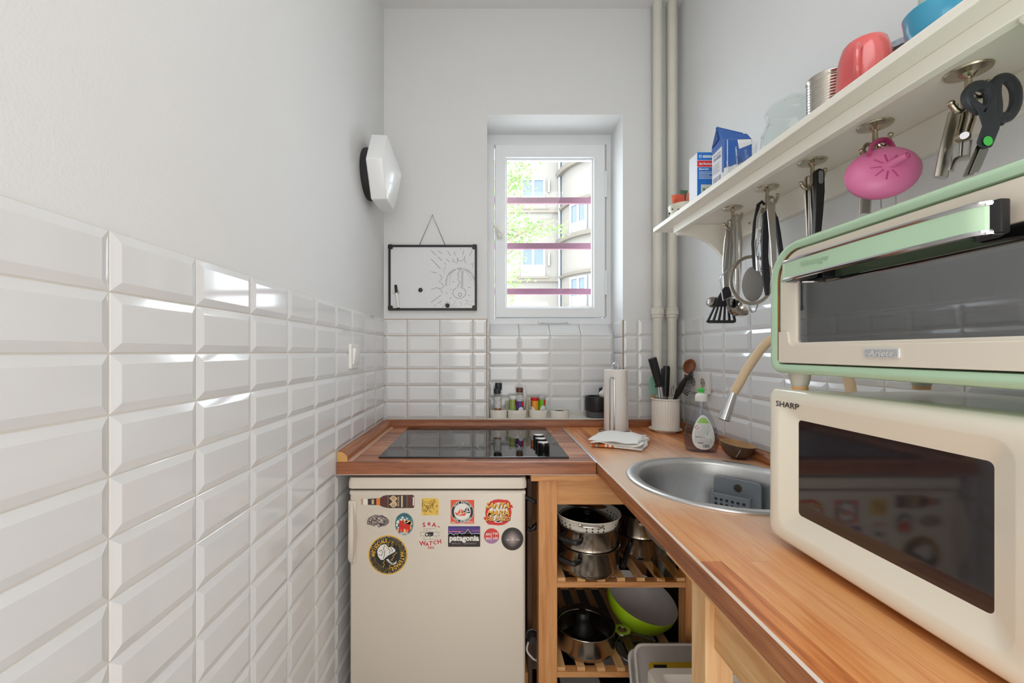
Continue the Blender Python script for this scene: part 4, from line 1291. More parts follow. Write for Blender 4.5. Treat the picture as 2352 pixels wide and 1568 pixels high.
# folded cloth
cl = thing('folded_cloth', 'folded white dish cloth with orange stripes lying by the joint strip', 'dish cloth', (0.48, 1.50, ZW))
CLW = mat('white_cotton', (238, 236, 232), 0.9, var=0.03, bump=0.4, bscale=500, sheen=0.2)
quad = [P(1352, 1014, 1.52), P(1408, 992, 1.68), P(1494, 1000, 1.60), P(1478, 1030, 1.44)]
qa, qb, qc, qd = V((0.372, 1.475, 0)), V((0.475, 1.655, 0)), V((0.622, 1.560, 0)), V((0.535, 1.400, 0))
def cloth(z, t, k0, k1, seed, nu=18, nv=14):
    r = random.Random(seed)
    ph = [r.uniform(0, 6) for _ in range(6)]
    top, bot = [], []
    for i in range(nu + 1):
        u = k0 + (k1 - k0) * i / nu
        lt, lb = [], []
        for j in range(nv + 1):
            v = j / nv
            p = qa.lerp(qd, u).lerp(qb.lerp(qc, u), v)
            wv = 0.0030 * math.sin(7 * u + ph[0]) * math.sin(5 * v + ph[1]) + 0.0018 * math.sin(15 * u + ph[2] + 4 * v)
            ed = min(u - k0, k1 - u, v, 1 - v)
            e = max(0.0, 1 - ed / 0.07)
            p = p + V((0.004 * math.sin(9 * v + ph[3]) * (1 if u > 0.9 or u < 0.1 else 0), 0.004 * math.sin(8 * u + ph[4]), 0))
            lt.append(V((p.x, p.y, ZW + z + wv + t / 2 * math.sqrt(max(0.0, 1 - e * e * 0.96)))))
            lb.append(V((p.x, p.y, ZW + z + wv * (1 if z > 0.008 else 0.15) - t / 2 * math.sqrt(max(0.0, 1 - e * e * 0.96)))))
        top.append(lt)
        bot.append(lb)
    mb = MB()
    vs = [p for row in top for p in row] + [p for row in bot for p in row]
    n1 = nv + 1
    o1 = (nu + 1) * n1
    fs = []
    for i in range(nu):
        for j in range(nv):
            a = i * n1 + j
            fs.append((a, a + n1, a + n1 + 1, a + 1))
            fs.append((o1 + a, o1 + a + 1, o1 + a + n1 + 1, o1 + a + n1))
    for i in range(nu):
        fs.append((i * n1, o1 + i * n1, o1 + (i + 1) * n1, (i + 1) * n1))
        a, b = i * n1 + nv, (i + 1) * n1 + nv
        fs.append((a, b, o1 + b, o1 + a))
    for j in range(nv):
        fs.append((j, j + 1, o1 + j + 1, o1 + j))
        a = nu * n1 + j
        fs.append((a, o1 + a, o1 + a + 1, a + 1))
    return mb.add(vs, fs)


def stripes(name):
    m, nt, b = new_mat(name)
    N, K = nt.nodes, nt.links
    tc = N.new('ShaderNodeTexCoord')
    sp_ = N.new('ShaderNodeSeparateXYZ')
    K.new(tc.outputs['Object'], sp_.inputs[0])
    w_ = N.new('ShaderNodeMath')
    w_.operation = 'MULTIPLY_ADD'
    w_.inputs[1].default_value = 1.0
    ad = N.new('ShaderNodeMath')
    ad.operation = 'MULTIPLY'
    ad.inputs[1].default_value = -0.45
    K.new(sp_.outputs[1], ad.inputs[0])
    K.new(sp_.outputs[0], w_.inputs[0])
    K.new(ad.outputs[0], w_.inputs[2])
    mr = N.new('ShaderNodeMapRange')
    mr.inputs['From Min'].default_value = -0.10
    mr.inputs['From Max'].default_value = 0.02
    K.new(w_.outputs[0], mr.inputs[0])
    rp = N.new('ShaderNodeValToRGB')
    rp.color_ramp.interpolation = 'CONSTANT'
    e = rp.color_ramp.elements
    wh, og, gr = L3((238, 236, 232)), L3((226, 120, 58)), L3((140, 156, 110))
    e[0].color = wh
    seq = [(0.10, og), (0.24, wh), (0.27, gr), (0.34, og), (0.52, wh), (0.58, og), (0.64, wh), (0.72, og), (0.80, wh)]
    e[1].position, e[1].color = seq[0][0], seq[0][1]
    for p_, c_ in seq[1:]:
        x = e.new(p_)
        x.color = c_
    K.new(mr.outputs[0], rp.inputs[0])
    K.new(rp.outputs[0], b.inputs['Base Color'])
    b.inputs['Roughness'].default_value = 0.9
    return m


cloth(0.0075, 0.013, 0.04, 1.0, 3).build('under_fold', stripes('striped_cotton'), cl, True, angle=70)
cloth(0.0175, 0.011, 0.02, 0.97, 5).build('middle_fold', CLW, cl, True, angle=70)
cloth(0.0260, 0.009, 0.0, 0.94, 8).build('upper_fold', CLW, cl, True, angle=70)

# dish soap
dx_, dy_ = 0.742, 1.415
soap = thing('dish_soap', 'clear pear-shaped dish soap bottle with a green nozzle beside the sink', 'soap bottle', (dx_, dy_, ZW), (0, 0, math.radians(-14)))
sec = [(0.0, 0.046, 0.027), (0.003, 0.050, 0.030), (0.020, 0.0545, 0.033), (0.045, 0.0560, 0.034), (0.075, 0.0510, 0.032), (0.105, 0.0400, 0.027), (0.135, 0.0270, 0.021), (0.155, 0.0195, 0.0175), (0.172, 0.0165, 0.0160), (0.176, 0.0150, 0.0150)]
def sl_(z, k=1.0):
    for (z0_, a0, b0), (z1_, a1, b1) in zip(sec, sec[1:]):
        if z0_ <= z <= z1_:
            t = (z - z0_) / (z1_ - z0_)
            t = t * t * (3 - 2 * t) * 0.4 + t * 0.6
            return (a0 + (a1 - a0) * t) * k, (b0 + (b1 - b0) * t) * k
    return sec[-1][1] * k, sec[-1][2] * k
def bl_(z, k=1.0):
    a, b = sl_(z, k)
    return [(a * math.cos(t), b * math.sin(t), z) for t in [2 * PI * i / 36 for i in range(36)]]
zs = [0, 0.003, 0.012, 0.02, 0.032, 0.045, 0.06, 0.075, 0.09, 0.105, 0.12, 0.135, 0.145, 0.155, 0.165, 0.176]
MB().loft([bl_(z) for z in zs]).build('bottle', glass('clear_bottle_plastic', (240, 244, 249), 0.975, 0.06, 1.42), soap, angle=60)
MB().loft([bl_(max(z, 0.002), 0.95) for z in [0.0, 0.012, 0.02, 0.032, 0.045, 0.06, 0.075, 0.082]]).build('soap_liquid', glass('blue_grey_soap', (231, 229, 239), 0.965, 0.03, 1.15), soap, angle=60)
MB().lathe([(0, 0.172), (0.0185, 0.172), (0.019, 0.174), (0.019, 0.192), (0.0165, 0.196), (0.010, 0.199), (0.010, 0.201), (0, 0.201)], 32).build('cap', WHITEP, soap)
MB().lathe([(0.0085, 0.199), (0.0085, 0.204), (0.0100, 0.210), (0.0128, 0.212), (0.0120, 0.214), (0.006, 0.216), (0.0055, 0.218), (0, 0.2185)], 24).build('nozzle', mat('bright_green_plastic', (70, 205, 80), 0.35), soap)
def sf(a, b, off):
    ra, rb = sl_(b)
    t = max(-0.98, min(0.98, a / ra))
    p = V((a, -rb * math.sqrt(1 - t * t) - off, b))
    return WM[soap.name] @ p
def label_patch(hw, za, zb, off, name, m, rows=16, cols=10):
    mb = MB()
    lo = []
    for i in range(rows + 1):
        z = za + (zb - za) * i / rows
        h = hw(z)
        lo.append([sf(h * (2 * j / cols - 1), z, off) for j in range(cols + 1)])
    mb.loft(lo, False, False, closed=False)
    return mb.build(name, m, soap, True, fixn=False)
def tear(z):
    t = (z - 0.012) / (0.128 - 0.012)
    return 0.0385 * math.sqrt(max(0.0, math.sin(PI * min(1, max(0, t)) ** 0.78))) * (1 - 0.25 * t)
label_patch(tear, 0.0125, 0.1275, 0.0006, 'label', mat('white_label', (234, 236, 234), 0.4), 22)
label_patch(lambda z: tear(z) * 0.82 * math.sqrt(max(0.0, 1 - ((z - 0.100) / 0.019) ** 2)) ** 0.6, 0.100, 0.1188, 0.0011, 'label_green', mat('lime_print', (160, 208, 112), 0.4), 10)
fl = Flat(sf, down=False)
r = random.Random(4)
for i in range(15):
    z = 0.0955 - i * 0.0042
    h = tear(z) * 0.80
    x = -h + (0.012 if 0.078 < z < 0.094 else 0)
    while x < h - 0.002:
        l_ = r.uniform(0.002, 0.007)
        if x + l_ < h and not (0.052 < z < 0.074 and x > 0.002):
            fl.stroke([(x, z), (x + l_, z)], 0.0011, 0.0012)
        x += l_ + 0.0012
fl.done('small_print', mat('grey_print', (150, 152, 156), 0.5), soap)
fl.text('500 ml e', -0.015, 0.0545, 0.0058, 0.0014, bold=0.02)
for k, wd_ in enumerate((1, 2, 1, 1, 3, 1, 2, 1, 2, 1)):
    fl.stroke([(-0.002 + k * 0.0022, 0.020), (-0.002 + k * 0.0022, 0.031)], 0.0006 * wd_, 0.0013)
fl.stroke([(-0.018, 0.0345), (-0.002, 0.0345)], 0.0022, 0.0013)
fl.text('!', -0.0205, 0.0855, 0.006, 0.0016, bold=0.02)
fl.done('black_print', mat('black_print', (40, 40, 44), 0.5), soap)
for s, m in ((1.0, mat('red_print', (214, 70, 60), 0.5)), (0.72, MATS['white_label'])):
    fl.poly([(-0.0205 - 0.0075 * s, 0.0855), (-0.0205, 0.0855 - 0.0075 * s), (-0.0205 + 0.0075 * s, 0.0855), (-0.0205, 0.0855 + 0.0075 * s)], 0.0012 + 0.0002 * (1 - s))
    fl.done('hazard_sign', m, soap)
fl.stroke([(0.006, 0.063), (0.015, 0.063)], 0.0016, 0.0013)
fl.ring(0.0105, 0.0685, 0.0014, 0.0028, 0.0013, 16)
fl.done('green_print', mat('teal_print', (90, 190, 160), 0.5), soap)

# coconut shell bowl
cb = thing('coconut_bowl', 'brown half coconut shell bowl on the worktop beside the dish soap', 'coconut shell', (0.806, 1.325, ZW))
prf = [(0.002, 0.0), (0.016, 0.001), (0.029, 0.007), (0.041, 0.020), (0.047, 0.034), (0.0495, 0.048)]
prin = [(0.0465, 0.0485), (0.0435, 0.036), (0.037, 0.022), (0.024, 0.011), (0.0, 0.007)]
tl = Matrix.Rotation(math.radians(6), 4, 'Y') @ Matrix.Rotation(math.radians(5), 4, 'X')
MB().lathe(prf, 40, tl).build('shell', mat('coconut_husk', (78, 58, 44), 0.42, var=0.75, scale=60, bump=0.7, bscale=140, coat=0.2), cb)
MB().lathe([prf[-1]] + prin, 40, tl).build('inside', mat('coconut_inside', (192, 154, 106), 0.6, var=0.25, scale=30), cb)
sk_ = MB()
for a0, z0_, z1_ in ((-122, 0.010, 0.038),):
    pts = []
    for k in range(5):
        z = z0_ + (z1_ - z0_) * k / 4
        for (r0, za), (r1, zb) in zip(prf, prf[1:]):
            if za <= z <= zb:
                rr = r0 + (r1 - r0) * (z - za) / (zb - za)
        a = math.radians(a0 + 10 * k / 4)
        pts.append(tl @ V(((rr + 0.0002) * math.cos(a), (rr + 0.0002) * math.sin(a), z)))
    sk_.tube(pts, 0.0010, 6)
sk_.build('scratches', mat('pale_scratch', (206, 196, 186), 0.6), cb)['kind'] = 'stuff'
# sink caddy
th = math.radians(46)
nn = V((math.cos(th), math.sin(th), 0))
uu = V((math.sin(th), -math.cos(th), 0))
co = V((SX, SY, 0)) + nn * 0.1575
cdf = lambda a, b, d: co + uu * a + V((0, 0, 0.815 + b)) - nn * d
GREYP = mat('grey_caddy_plastic', (136, 142, 150), 0.4)
cd = thing('sink_caddy', 'grey plastic sponge holder with drain holes, stuck inside the sink', 'sink caddy', co + V((0, 0, 0.77)))
MB().prism(rrect(0.118, 0.105, 0.014, 5, 0.008, 0.004), -0.010, -0.002, cdf).build('back_plate', GREYP, cd, True, bevel=0.002)
pk = MB().prism(rrect(0.100, 0.066, 0.010, 5, -0.006, -0.020), 0.018, 0.023, cdf).build('pocket', GREYP, cd, True, bevel=0.002)
for s in (-1, 1):
    MB().prism([(-0.006 + s * 0.046, -0.05), (-0.006 + s * 0.050, -0.05), (-0.006 + s * 0.050, 0.012), (-0.006 + s * 0.046, 0.012)], -0.003, 0.020, cdf).build('pocket_side', GREYP, cd, True)
hole = mat('hole_shadow_plastic', (40, 42, 46), 0.7)
for i in range(6):
    for j in range(3):
        MB().lathe([(0.0042, 0.0006), (0.0055, 0.0008), (0.0058, 0.0)], 14, Matrix.Translation(cdf(-0.041 + i * 0.0142 + 0.0, -0.004 - j * 0.0135, 0.0231)) @ (-nn).to_track_quat('Z', 'Y').to_matrix().to_4x4()).build('hole_rim', GREYP, pk, True)
        MB().prism(circ(0.0043, 14, -0.041 + i * 0.0142, -0.004 - j * 0.0135), 0.0225, 0.0234, cdf).build('drain_hole', hole, pk, True)
MB().cyl(cdf(0.0, 0.020, -0.009), cdf(0.0, 0.020, -0.0335), 0.010, 0.016, 24).build('suction_pad', mat('clear_rubber', (170, 172, 172), 0.4), cd, True)
MB().prism(circ(0.0105, 24, 0.010, 0.032), -0.002, 0.0008, cdf).build('suction_cup', mat('bronze_emblem', (88, 84, 74), 0.35, 0.6, var=0.3, scale=90), cd, True)

# faucet
fc = thing('kitchen_faucet', 'kitchen tap with a curved beige hose and chrome spray head over the sink', 'faucet', (0.823, 0.921, ZW))
MB().lathe([(0.026, 0), (0.026, 0.006), (0.021, 0.010), (0.020, 0.085), (0.016, 0.095), (0.0125, 0.10), (0, 0.10)], 32, Matrix.Translation((0.823, 0.921, ZW))).build('body', CHROME, fc, True)
MB().tube([(0.838, 0.921, ZW + 0.055), (0.850, 0.916, ZW + 0.06), (0.864, 0.906, ZW + 0.10)], [0.009, 0.007, 0.005], 10).build('lever', CHROME, fc, True)
pA, pB = V((0.823, 0.921, ZW + 0.095)), P(1684, 902, 1.045)
hose = [pA, V((0.823, 0.922, 1.10)), V((0.818, 0.927, 1.18)), V((0.797, 0.941, 1.243)), V((0.765, 0.958, 1.283)), V((0.725, 0.980, 1.288)), V((0.686, 1.003, 1.263)), V((0.655, 1.023, 1.205)), V((0.638, 1.036, 1.160)), pB]
def smooth_path(pts, k=4):
    out = []
    n = len(pts)
    for i in range(n - 1):
        p0, p1, p2, p3 = pts[max(i - 1, 0)], pts[i], pts[i + 1], pts[min(i + 2, n - 1)]
        for j in range(k):
            t = j / k
            out.append(0.5 * ((2 * p1) + (-p0 + p2) * t + (2 * p0 - 5 * p1 + 4 * p2 - p3) * t * t + (-p0 + 3 * p1 - 3 * p2 + p3) * t ** 3))
    out.append(pts[-1])
    return out
MB().tube(smooth_path(hose), 0.0105, 14).build('hose', mat('beige_silicone_hose', (222, 196, 160), 0.5, var=0.02), fc, True)
pT = P(1663, 963, 1.05)
MB().cyl(pB + (pB - pT) * 0.06, pT, 0.0105, 0.0150, 24).build('spray_head', CHROME, fc, True)
MB().cyl(pT, pT + (pT - pB).normalized() * 0.002, 0.0135, 0.012, 24).build('nozzle', BLACKP, fc, True)

# ------------------------------------------------------------------ niche under the window: ramekins, spices, mortar
def ramekin(x, y, r, h, lab):
    return solo(MB().lathe([(0, 0), (r * 0.93, 0), (r * 0.97, 0.003), (r * 0.995, h * 0.8), (r, h), (r - 0.0015, h + 0.001), (r - 0.0026, h), (r * 0.925, 0.006), (r * 0.90, 0.0045), (0, 0.0045)], 44, Matrix.Translation((x, y, NZ))), 'ramekin', SCER, lab, 'dish', 'white ramekins on the niche ledge')


ramekin(0.0615, 1.957, 0.0425, 0.037, 'white ramekin holding two spice jars with black caps')
ramekin(0.1500, 1.947, 0.0455, 0.038, 'white ramekin holding the purple and lime spice shakers')
ramekin(0.2500, 1.957, 0.0440, 0.037, 'white ramekin holding the orange and green spice shakers')
ramekin(0.3520, 1.957, 0.0460, 0.034, 'white ramekin holding only dark pepper')
solo(MB().lathe([(0.036, 0.020), (0.030, 0.027), (0.018, 0.031), (0, 0.032)], 28, Matrix.Translation((0.352, 1.957, NZ)), cap0=True), 'ground_pepper', mat('dark_pepper', (70, 68, 70), 0.9, var=0.5, scale=300, bump=0.8, bscale=400), 'heap of dark ground pepper in a white ramekin', 'spice')
def cylmap(o, r):
    """print wrapped on an upright cylinder standing at o: a = arc length from the camera-facing line"""
    base = math.atan2(-o[1], -o[0])
    def f(a, b, off):
        t = base + a / r
        return V((o[0] + (r + off) * math.cos(t), o[1] + (r + off) * math.sin(t), o[2] + b))
    return f
def shaker(x, y, r, h, col, lidc, lab, name, arch=True, red=False):
    t = thing('spice_shaker', lab, 'spice shaker', (x, y, NZ + 0.005), group='spice shakers in the niche')
    o = (x, y, NZ + 0.005)
    MB().lathe([(0, 0), (r - 0.001, 0), (r, 0.001), (r, h * 0.84), (r - 0.001, h * 0.85)], 32, Matrix.Translation(o)).build('tube', mat('shaker_' + name, col, 0.35), t, True)
    MB().lathe([(r + 0.0005, h * 0.84), (r + 0.001, h * 0.85), (r + 0.001, h * 0.985), (r - 0.001, h), (0, h)], 32, Matrix.Translation(o)).build('lid', mat('lid_' + name, lidc, 0.35), t, True)
    fl = Flat(cylmap(o, r), down=False)
    if arch:
        for sgn in ((0.75,) if red else (0.35,)):
            w0 = r * 0.85
            pts = [(-w0 + 0.006 * 0, 0.001), (w0, 0.001), (w0, h * 0.34)] + [(w0 * math.cos(a), h * 0.34 + h * 0.2 * math.sin(a)) for a in [PI * i / 10 for i in range(1, 10)]] + [(-w0, h * 0.34)]
            pts = [(a + r * (sgn if not red else -0.75), b) for a, b in pts]
            n_ = len(pts)
            # fan in strips so that the print follows the tube
            for k in range(8):
                a0 = -w0 + 2 * w0 * k / 8 + r * (sgn if not red else -0.75)
                a1 = a0 + 2 * w0 / 8
                hgt = lambda a: h * 0.34 + h * 0.2 * math.sqrt(max(0, 1 - ((a - r * (sgn if not red else -0.75)) / w0) ** 2))
                fl.poly([(a0, 0.001), (a1, 0.001), (a1, hgt(a1)), (a0, hgt(a0))], 0.0004)
        fl.done('white_print', MATS['white_label'], t)
        c0 = r * (0.35 if not red else -0.75)
        for k in range(3):
            fl.stroke([(c0 - 0.008 + 0.004 * j, 0.030 - k * 0.008) for j in range(5)], 0.0022, 0.0007)
        fl.done('dark_print', mat('brown_print', (70, 52, 58), 0.5), t)
    for k in range(3):
        a0 = (r * 0.55 if not red else -r * 1.25) + 0.0035 * k
        fl.poly([(a0, h * 0.56), (a0 + 0.0035, h * 0.56), (a0 + 0.0035, h * 0.82), (a0, h * 0.82)], 0.0006)
    fl.done('red_mark', mat('shaker_red', (222, 44, 48), 0.4), t)
    return t


shaker(0.1620, 1.932, 0.0175, 0.0900, (92, 58, 140), (206, 208, 210), 'purple and white spice shaker with a pale grey lid', 'purple')
shaker(0.1310, 1.955, 0.0175, 0.0960, (160, 184, 92), (236, 238, 236), 'lime green spice shaker with a white lid, behind the purple one', 'lime', arch=False)
shaker(0.2325, 1.946, 0.0178, 0.0900, (240, 168, 44), (214, 34, 38), 'orange and white spice shaker with a red lid', 'orange', red=True)
shaker(0.2690, 1.961, 0.0178, 0.0960, (112, 190, 44), (190, 194, 196), 'grass green spice shaker with a grey lid', 'green')
CLEARJ = glass('clear_jar_glass', (248, 248, 246), 0.98, 0.03)
def jar(x, y, r, h, caph, capm, fill, lab, tilt=(0, 0), lbl=True, frac=0.36):
    t = thing('spice_jar', lab, 'spice jar', (x, y, NZ + 0.0055), (math.radians(tilt[0]), math.radians(tilt[1]), 0), group='glass spice jars in the niche')
    bh = h - caph
    MB().lathe([(0, 0), (r, 0), (r, bh * 0.86), (r * 0.86, bh * 0.96), (r * 0.86, bh + 0.001), (0, bh + 0.001)], 28).build('glass', CLEARJ, t)
    MB().lathe([(0, 0.002), (r * 0.94, 0.002), (r * 0.94, bh * frac), (0, bh * frac)], 28).build('spice', fill, t)
    MB().lathe([(0, bh), (r * 1.0, bh), (r * 1.02, bh + 0.002), (r * 1.02, h - 0.002), (r * 0.97, h), (0, h)], 28).build('cap', capm, t)
    if lbl:
        mb = MB()
        mb.loft([[(r * 1.012 * math.cos(a), r * 1.012 * math.sin(a), z) for a in [math.radians(200 + 140 * i / 14) for i in range(15)]] for z in (bh * 0.38, bh * 0.88)], False, False, closed=False)
        lb = mb.build('label', mat('botanical_label', (216, 212, 206), 0.5, var=0.55, scale=110), t, fixn=False)
    return t
CAPB = mat('blue_black_cap', (34, 40, 48), 0.4)
jar(0.0590, 1.9405, 0.0165, 0.1330, 0.024, CAPB, mat('paprika_powder', (178, 104, 62), 0.9, var=0.2, scale=120), 'glass jar of rusty spice with a flat dark cap', (1, -1.5))
jar(0.0590, 1.9745, 0.0165, 0.1560, 0.034, CAPB, mat('dark_spice', (64, 46, 38), 0.9, var=0.3, scale=120), 'taller spice jar with a dark slanted cap, behind the jar of rusty spice', (-1, 1.5))
jar(0.1625, 1.9665, 0.0160, 0.1340, 0.022, mat('brown_cap', (100, 52, 34), 0.35), mat('brown_spice', (110, 84, 62), 0.9, var=0.3, scale=120), 'spice jar with a shiny brown cap behind the shakers', (-1, 0.5))
SPECK = mat('speckled_seeds', (206, 190, 160), 0.7, var=0.75, scale=190)
def pouch(x, y, w_, d_, h, m, lab, lean=0.0, name='seed_bag', cat='spice bag'):
    mb = MB()
    lo = []
    for i in range(9):
        t = i / 8
        ww = w_ * (1 - 0.55 * t) * (0.9 + 0.1 * math.cos(5 * t))
        dd = d_ * (1 - t) ** 0.6 + 0.0012
        lo.append([(x + lean * t + ww / 2 * math.cos(a) * (1 + 0.06 * math.sin(3 * a + i)), y + dd / 2 * math.sin(a), NZ + h * t) for a in [2 * PI * k / 16 for k in range(16)]])
    mb.loft(lo)
    return solo(mb, name, m, lab, cat, angle=60)
pouch(0.1035, 1.998, 0.030, 0.022, 0.072, SPECK, 'small clear bag of speckled seeds between two ramekins, behind them')
pouch(0.2000, 1.990, 0.028, 0.022, 0.098, SPECK, 'pointed clear bag of speckled seeds between the shaker ramekins', lean=0.003)
pouch(0.2070, 2.011, 0.040, 0.012, 0.145, mat('translucent_bag', (228, 230, 230), 0.35, var=0.1, scale=40), 'tall whitish plastic spice bag leaning against the niche tiles', lean=-0.020)
pouch(0.1740, 2.000, 0.024, 0.011, 0.118, mat('white_spice_paper', (230, 224, 208), 0.7, var=0.2, scale=60), 'crumpled cream paper spice bag behind the shakers', lean=-0.004)
# mortar, pestle, garlic
mr = thing('mortar', 'black stone mortar with a rough grey foot, behind the paper towel', 'mortar', (0.531, 1.958, NZ))
MB().lathe([(0, 0), (0.049, 0), (0.0505, 0.002), (0.0505, 0.031)], 44, Matrix.Translation((0.531, 1.958, NZ))).build('foot', mat('rough_grey_stone', (84, 84, 88), 0.8, var=0.3, scale=60, bump=0.5), mr, True)
MB().lathe([(0.0505, 0.030), (0.056, 0.033), (0.0575, 0.037), (0.0575, 0.098), (0.056, 0.100), (0.050, 0.100), (0.048, 0.098), (0.044, 0.06), (0.030, 0.045), (0, 0.042)], 44, Matrix.Translation((0.531, 1.958, NZ))).build('bowl', mat('black_stone', (34, 35, 38), 0.35, var=0.3, scale=70), mr, True)
ps = MB()
pk0, pk1 = V((0.525, 1.95, NZ + 0.0505)), P(1383, 894, 1.965)
ps.tube([pk0, pk0.lerp(pk1, 0.15), pk0.lerp(pk1, 0.6), pk0.lerp(pk1, 0.85), pk1, pk1 + (pk1 - pk0).normalized() * 0.010], [0.011, 0.015, 0.010, 0.012, 0.0165, 0.006], 18)
solo(ps, 'pestle', MATS['black_stone'], 'black stone pestle with a round knob, standing in the mortar', 'pestle', angle=60)
gc = P(1386, 904, 1.926)
gl_ = MB()
gl_.loft([[(gc.x + r * (1 + 0.08 * math.cos(6 * a)) * math.cos(a), gc.y + r * (1 + 0.08 * math.cos(6 * a)) * math.sin(a), gc.z + z) for a in [2 * PI * k / 36 for k in range(36)]] for r, z in ((0.004, -0.018), (0.014, -0.015), (0.021, -0.004), (0.0205, 0.004), (0.014, 0.012), (0.006, 0.017), (0.0035, 0.024), (0.003, 0.032))])
solo(gl_, 'garlic_bulb', mat('garlic_skin', (236, 232, 226), 0.6, var=0.06, scale=60), 'white garlic bulb lying in the mortar beside the pestle', 'garlic', angle=60)
# ------------------------------------------------------------------ things standing on the wall shelf
ZS = ZBT
# dotted bowl with tea bags
bx, by = 0.718, 1.495
bw = MB().lathe([(0, 0), (0.024, 0), (0.026, 0.003), (0.040, 0.018), (0.049, 0.040), (0.0505, 0.054), (0.0490, 0.0555), (0.0470, 0.054), (0.045, 0.040), (0.036, 0.020), (0.020, 0.007), (0, 0.006)], 44, Matrix.Translation((bx, by, ZS)))
bo = thing('tea_bowl', 'small cream bowl with dark dots holding tea bags, at the shelf end', 'bowl', (bx, by, ZS))
bw.build('bowl', mat('speckled_cream_glaze', (222, 220, 200), 0.3, var=0.08, scale=60), bo, True)
for i in range(9):
    t = math.radians(170 + i * 28)
    for z, r in ((0.030 + 0.008 * (i % 2), 0.0462),):
        MB().ell((bx + r * math.cos(t), by + r * math.sin(t), ZS + z), (0.004, 0.004, 0.0035), 10, 6).build('dot', mat('dark_dot', (56, 44, 40), 0.4), bo, True)
for i, (dx, dy, h, rz, col, lab) in enumerate(((-0.016, 0.004, 0.085, 8, (236, 128, 96), 'salmon tea bag sachet standing at the rim nearest the window'), (-0.012, -0.012, 0.080, 4, (214, 84, 60), 'brick red tea bag sachet in the dotted bowl'),
                                               (0.006, 0.013, 0.105, 8, (78, 110, 84), 'dark green tea bag sachet sticking up from the dotted bowl'), (0.016, -0.003, 0.088, 0, (232, 140, 116), 'pink tea bag sachet leaning beside the salt box'))):
    m = Matrix.Translation((bx + dx, by + dy, ZS + 0.012)) @ Matrix.Rotation(math.radians(rz), 4, 'Z') @ Matrix.Rotation(math.radians(-8 + 5 * i), 4, 'Y')
    mb = MB()
    mb.box((-0.015, -0.0018, 0.018), (0.015, 0.0018, h), m)
    solo(mb, 'tea_sachet', mat('tea_paper_%d' % i, col, 0.6, var=0.2, scale=60), lab, 'tea bag', 'tea bags in the dotted bowl', bevel=0.001)

# salt box
sb_ = thing('salt_box', 'tall blue and white carton of salt standing on the shelf', 'carton', (0.738, 1.385, ZS))
x0, x1, y0, y1, h = 0.700, 0.770, 1.360, 1.414, 0.184
MB().box((x0, y0, ZS), (x1, y1, ZS + h)).build('carton', mat('white_carton', (232, 234, 240), 0.5, var=0.02), sb_, True, bevel=0.001)
ff = lambda a, b, d: V((x0 + a, y0 - 0.0002 - d, ZS + b))
fl = Flat(ff, down=False)
W_ = x1 - x0
fl.poly([(0, 0), (W_, 0), (W_, h), (0, h)], 0.0001)
fl.done('blue_face', mat('salt_blue', (24, 112, 200), 0.45, var=0.05), sb_)
fl.poly([(0, h * 0.74), (W_, h * 0.74), (W_, h * 0.85), (0, h * 0.85)], 0.0003)
fl.done('red_band', mat('salt_red', (214, 44, 52), 0.45), sb_)
fl.stroke([(0, h * 0.735), (W_, h * 0.735)], 0.0012, 0.0004).stroke([(0, h * 0.855), (W_, h * 0.855)], 0.0012, 0.0004)
fl.text('Bad Reichenhaller', W_ * 0.52, h * 0.795, 0.0105, 0.0005, bold=0.02, shear=0.2, width=W_ * 0.86)
fl.text('AlpenSalz', 0.021, h * 0.695, 0.0085, 0.0005, bold=0.02, shear=0.2)
fl.ring(0.010, h * 0.925, 0.003, 0.0048, 0.0005, 18)
fl.stroke([(0.018, h * 0.935), (0.062, h * 0.935)], 0.003, 0.0005).stroke([(0.018, h * 0.912), (0.062, h * 0.912)], 0.003, 0.0005)
for k in range(5):
    fl.stroke([(0.005, h * (0.645 - 0.028 * k)), (0.064 - 0.012 * (k % 3), h * (0.645 - 0.028 * k))], 0.0016, 0.0005)
fl.done('white_print', MATS['white_label'], sb_)
fl.poly([(0.012, h * 0.26), (0.056, h * 0.26), (0.056, h * 0.42), (0.012, h * 0.42)], 0.0005)
fl.poly([(0.012, h * 0.13), (0.056, h * 0.13), (0.056, h * 0.245), (0.012, h * 0.245)], 0.0005)
fl.done('pale_panel', mat('pale_print', (212, 216, 200), 0.5), sb_)
fl.ring(0.022, h * 0.335, 0.002, 0.0045, 0.0007, 16)
fl.stroke([(0.031, h * 0.36), (0.052, h * 0.36)], 0.0012, 0.0007).stroke([(0.031, h * 0.33), (0.050, h * 0.33)], 0.0012, 0.0007)
fl.done('green_mark', mat('eco_green', (50, 96, 64), 0.5), sb_)

# sugar bag: paper block with the open folded top
sg = thing('sugar_bag', 'opened blue and white paper bag of sugar on the shelf', 'paper bag', (0.74, 1.235, ZS))
x0, x1, y0, y1, h = 0.700, 0.782, 1.208, 1.272, 0.150
BLUEP = mat('sugar_blue_paper', (38, 92, 172), 0.55, var=0.08, scale=20)
PAPW = mat('sugar_white_paper', (232, 232, 234), 0.6, var=0.02)
MB().box((x0, y0, ZS), (x1, y1, ZS + h)).build('bag', PAPW, sg, True, bevel=0.002)
t_ = MB()
za, zb = ZS + h, ZS + 0.203
ym = (y0 + y1) / 2
t_.loft([[(x0, y0, za), (x1, y0, za), (x1, y1, za), (x0, y1, za)], [(x0 - 0.001, y0 + 0.016, za + 0.028), (x1 - 0.004, y0 + 0.014, za + 0.022), (x1 - 0.004, y1 - 0.016, za + 0.022), (x0 - 0.001, y1 - 0.020, za + 0.026)], [(x0 + 0.002, ym + 0.004, zb), (x1 - 0.010, ym - 0.002, zb - 0.022), (x1 - 0.010, ym + 0.004, zb - 0.020), (x0 + 0.002, ym + 0.009, zb + 0.001)]])
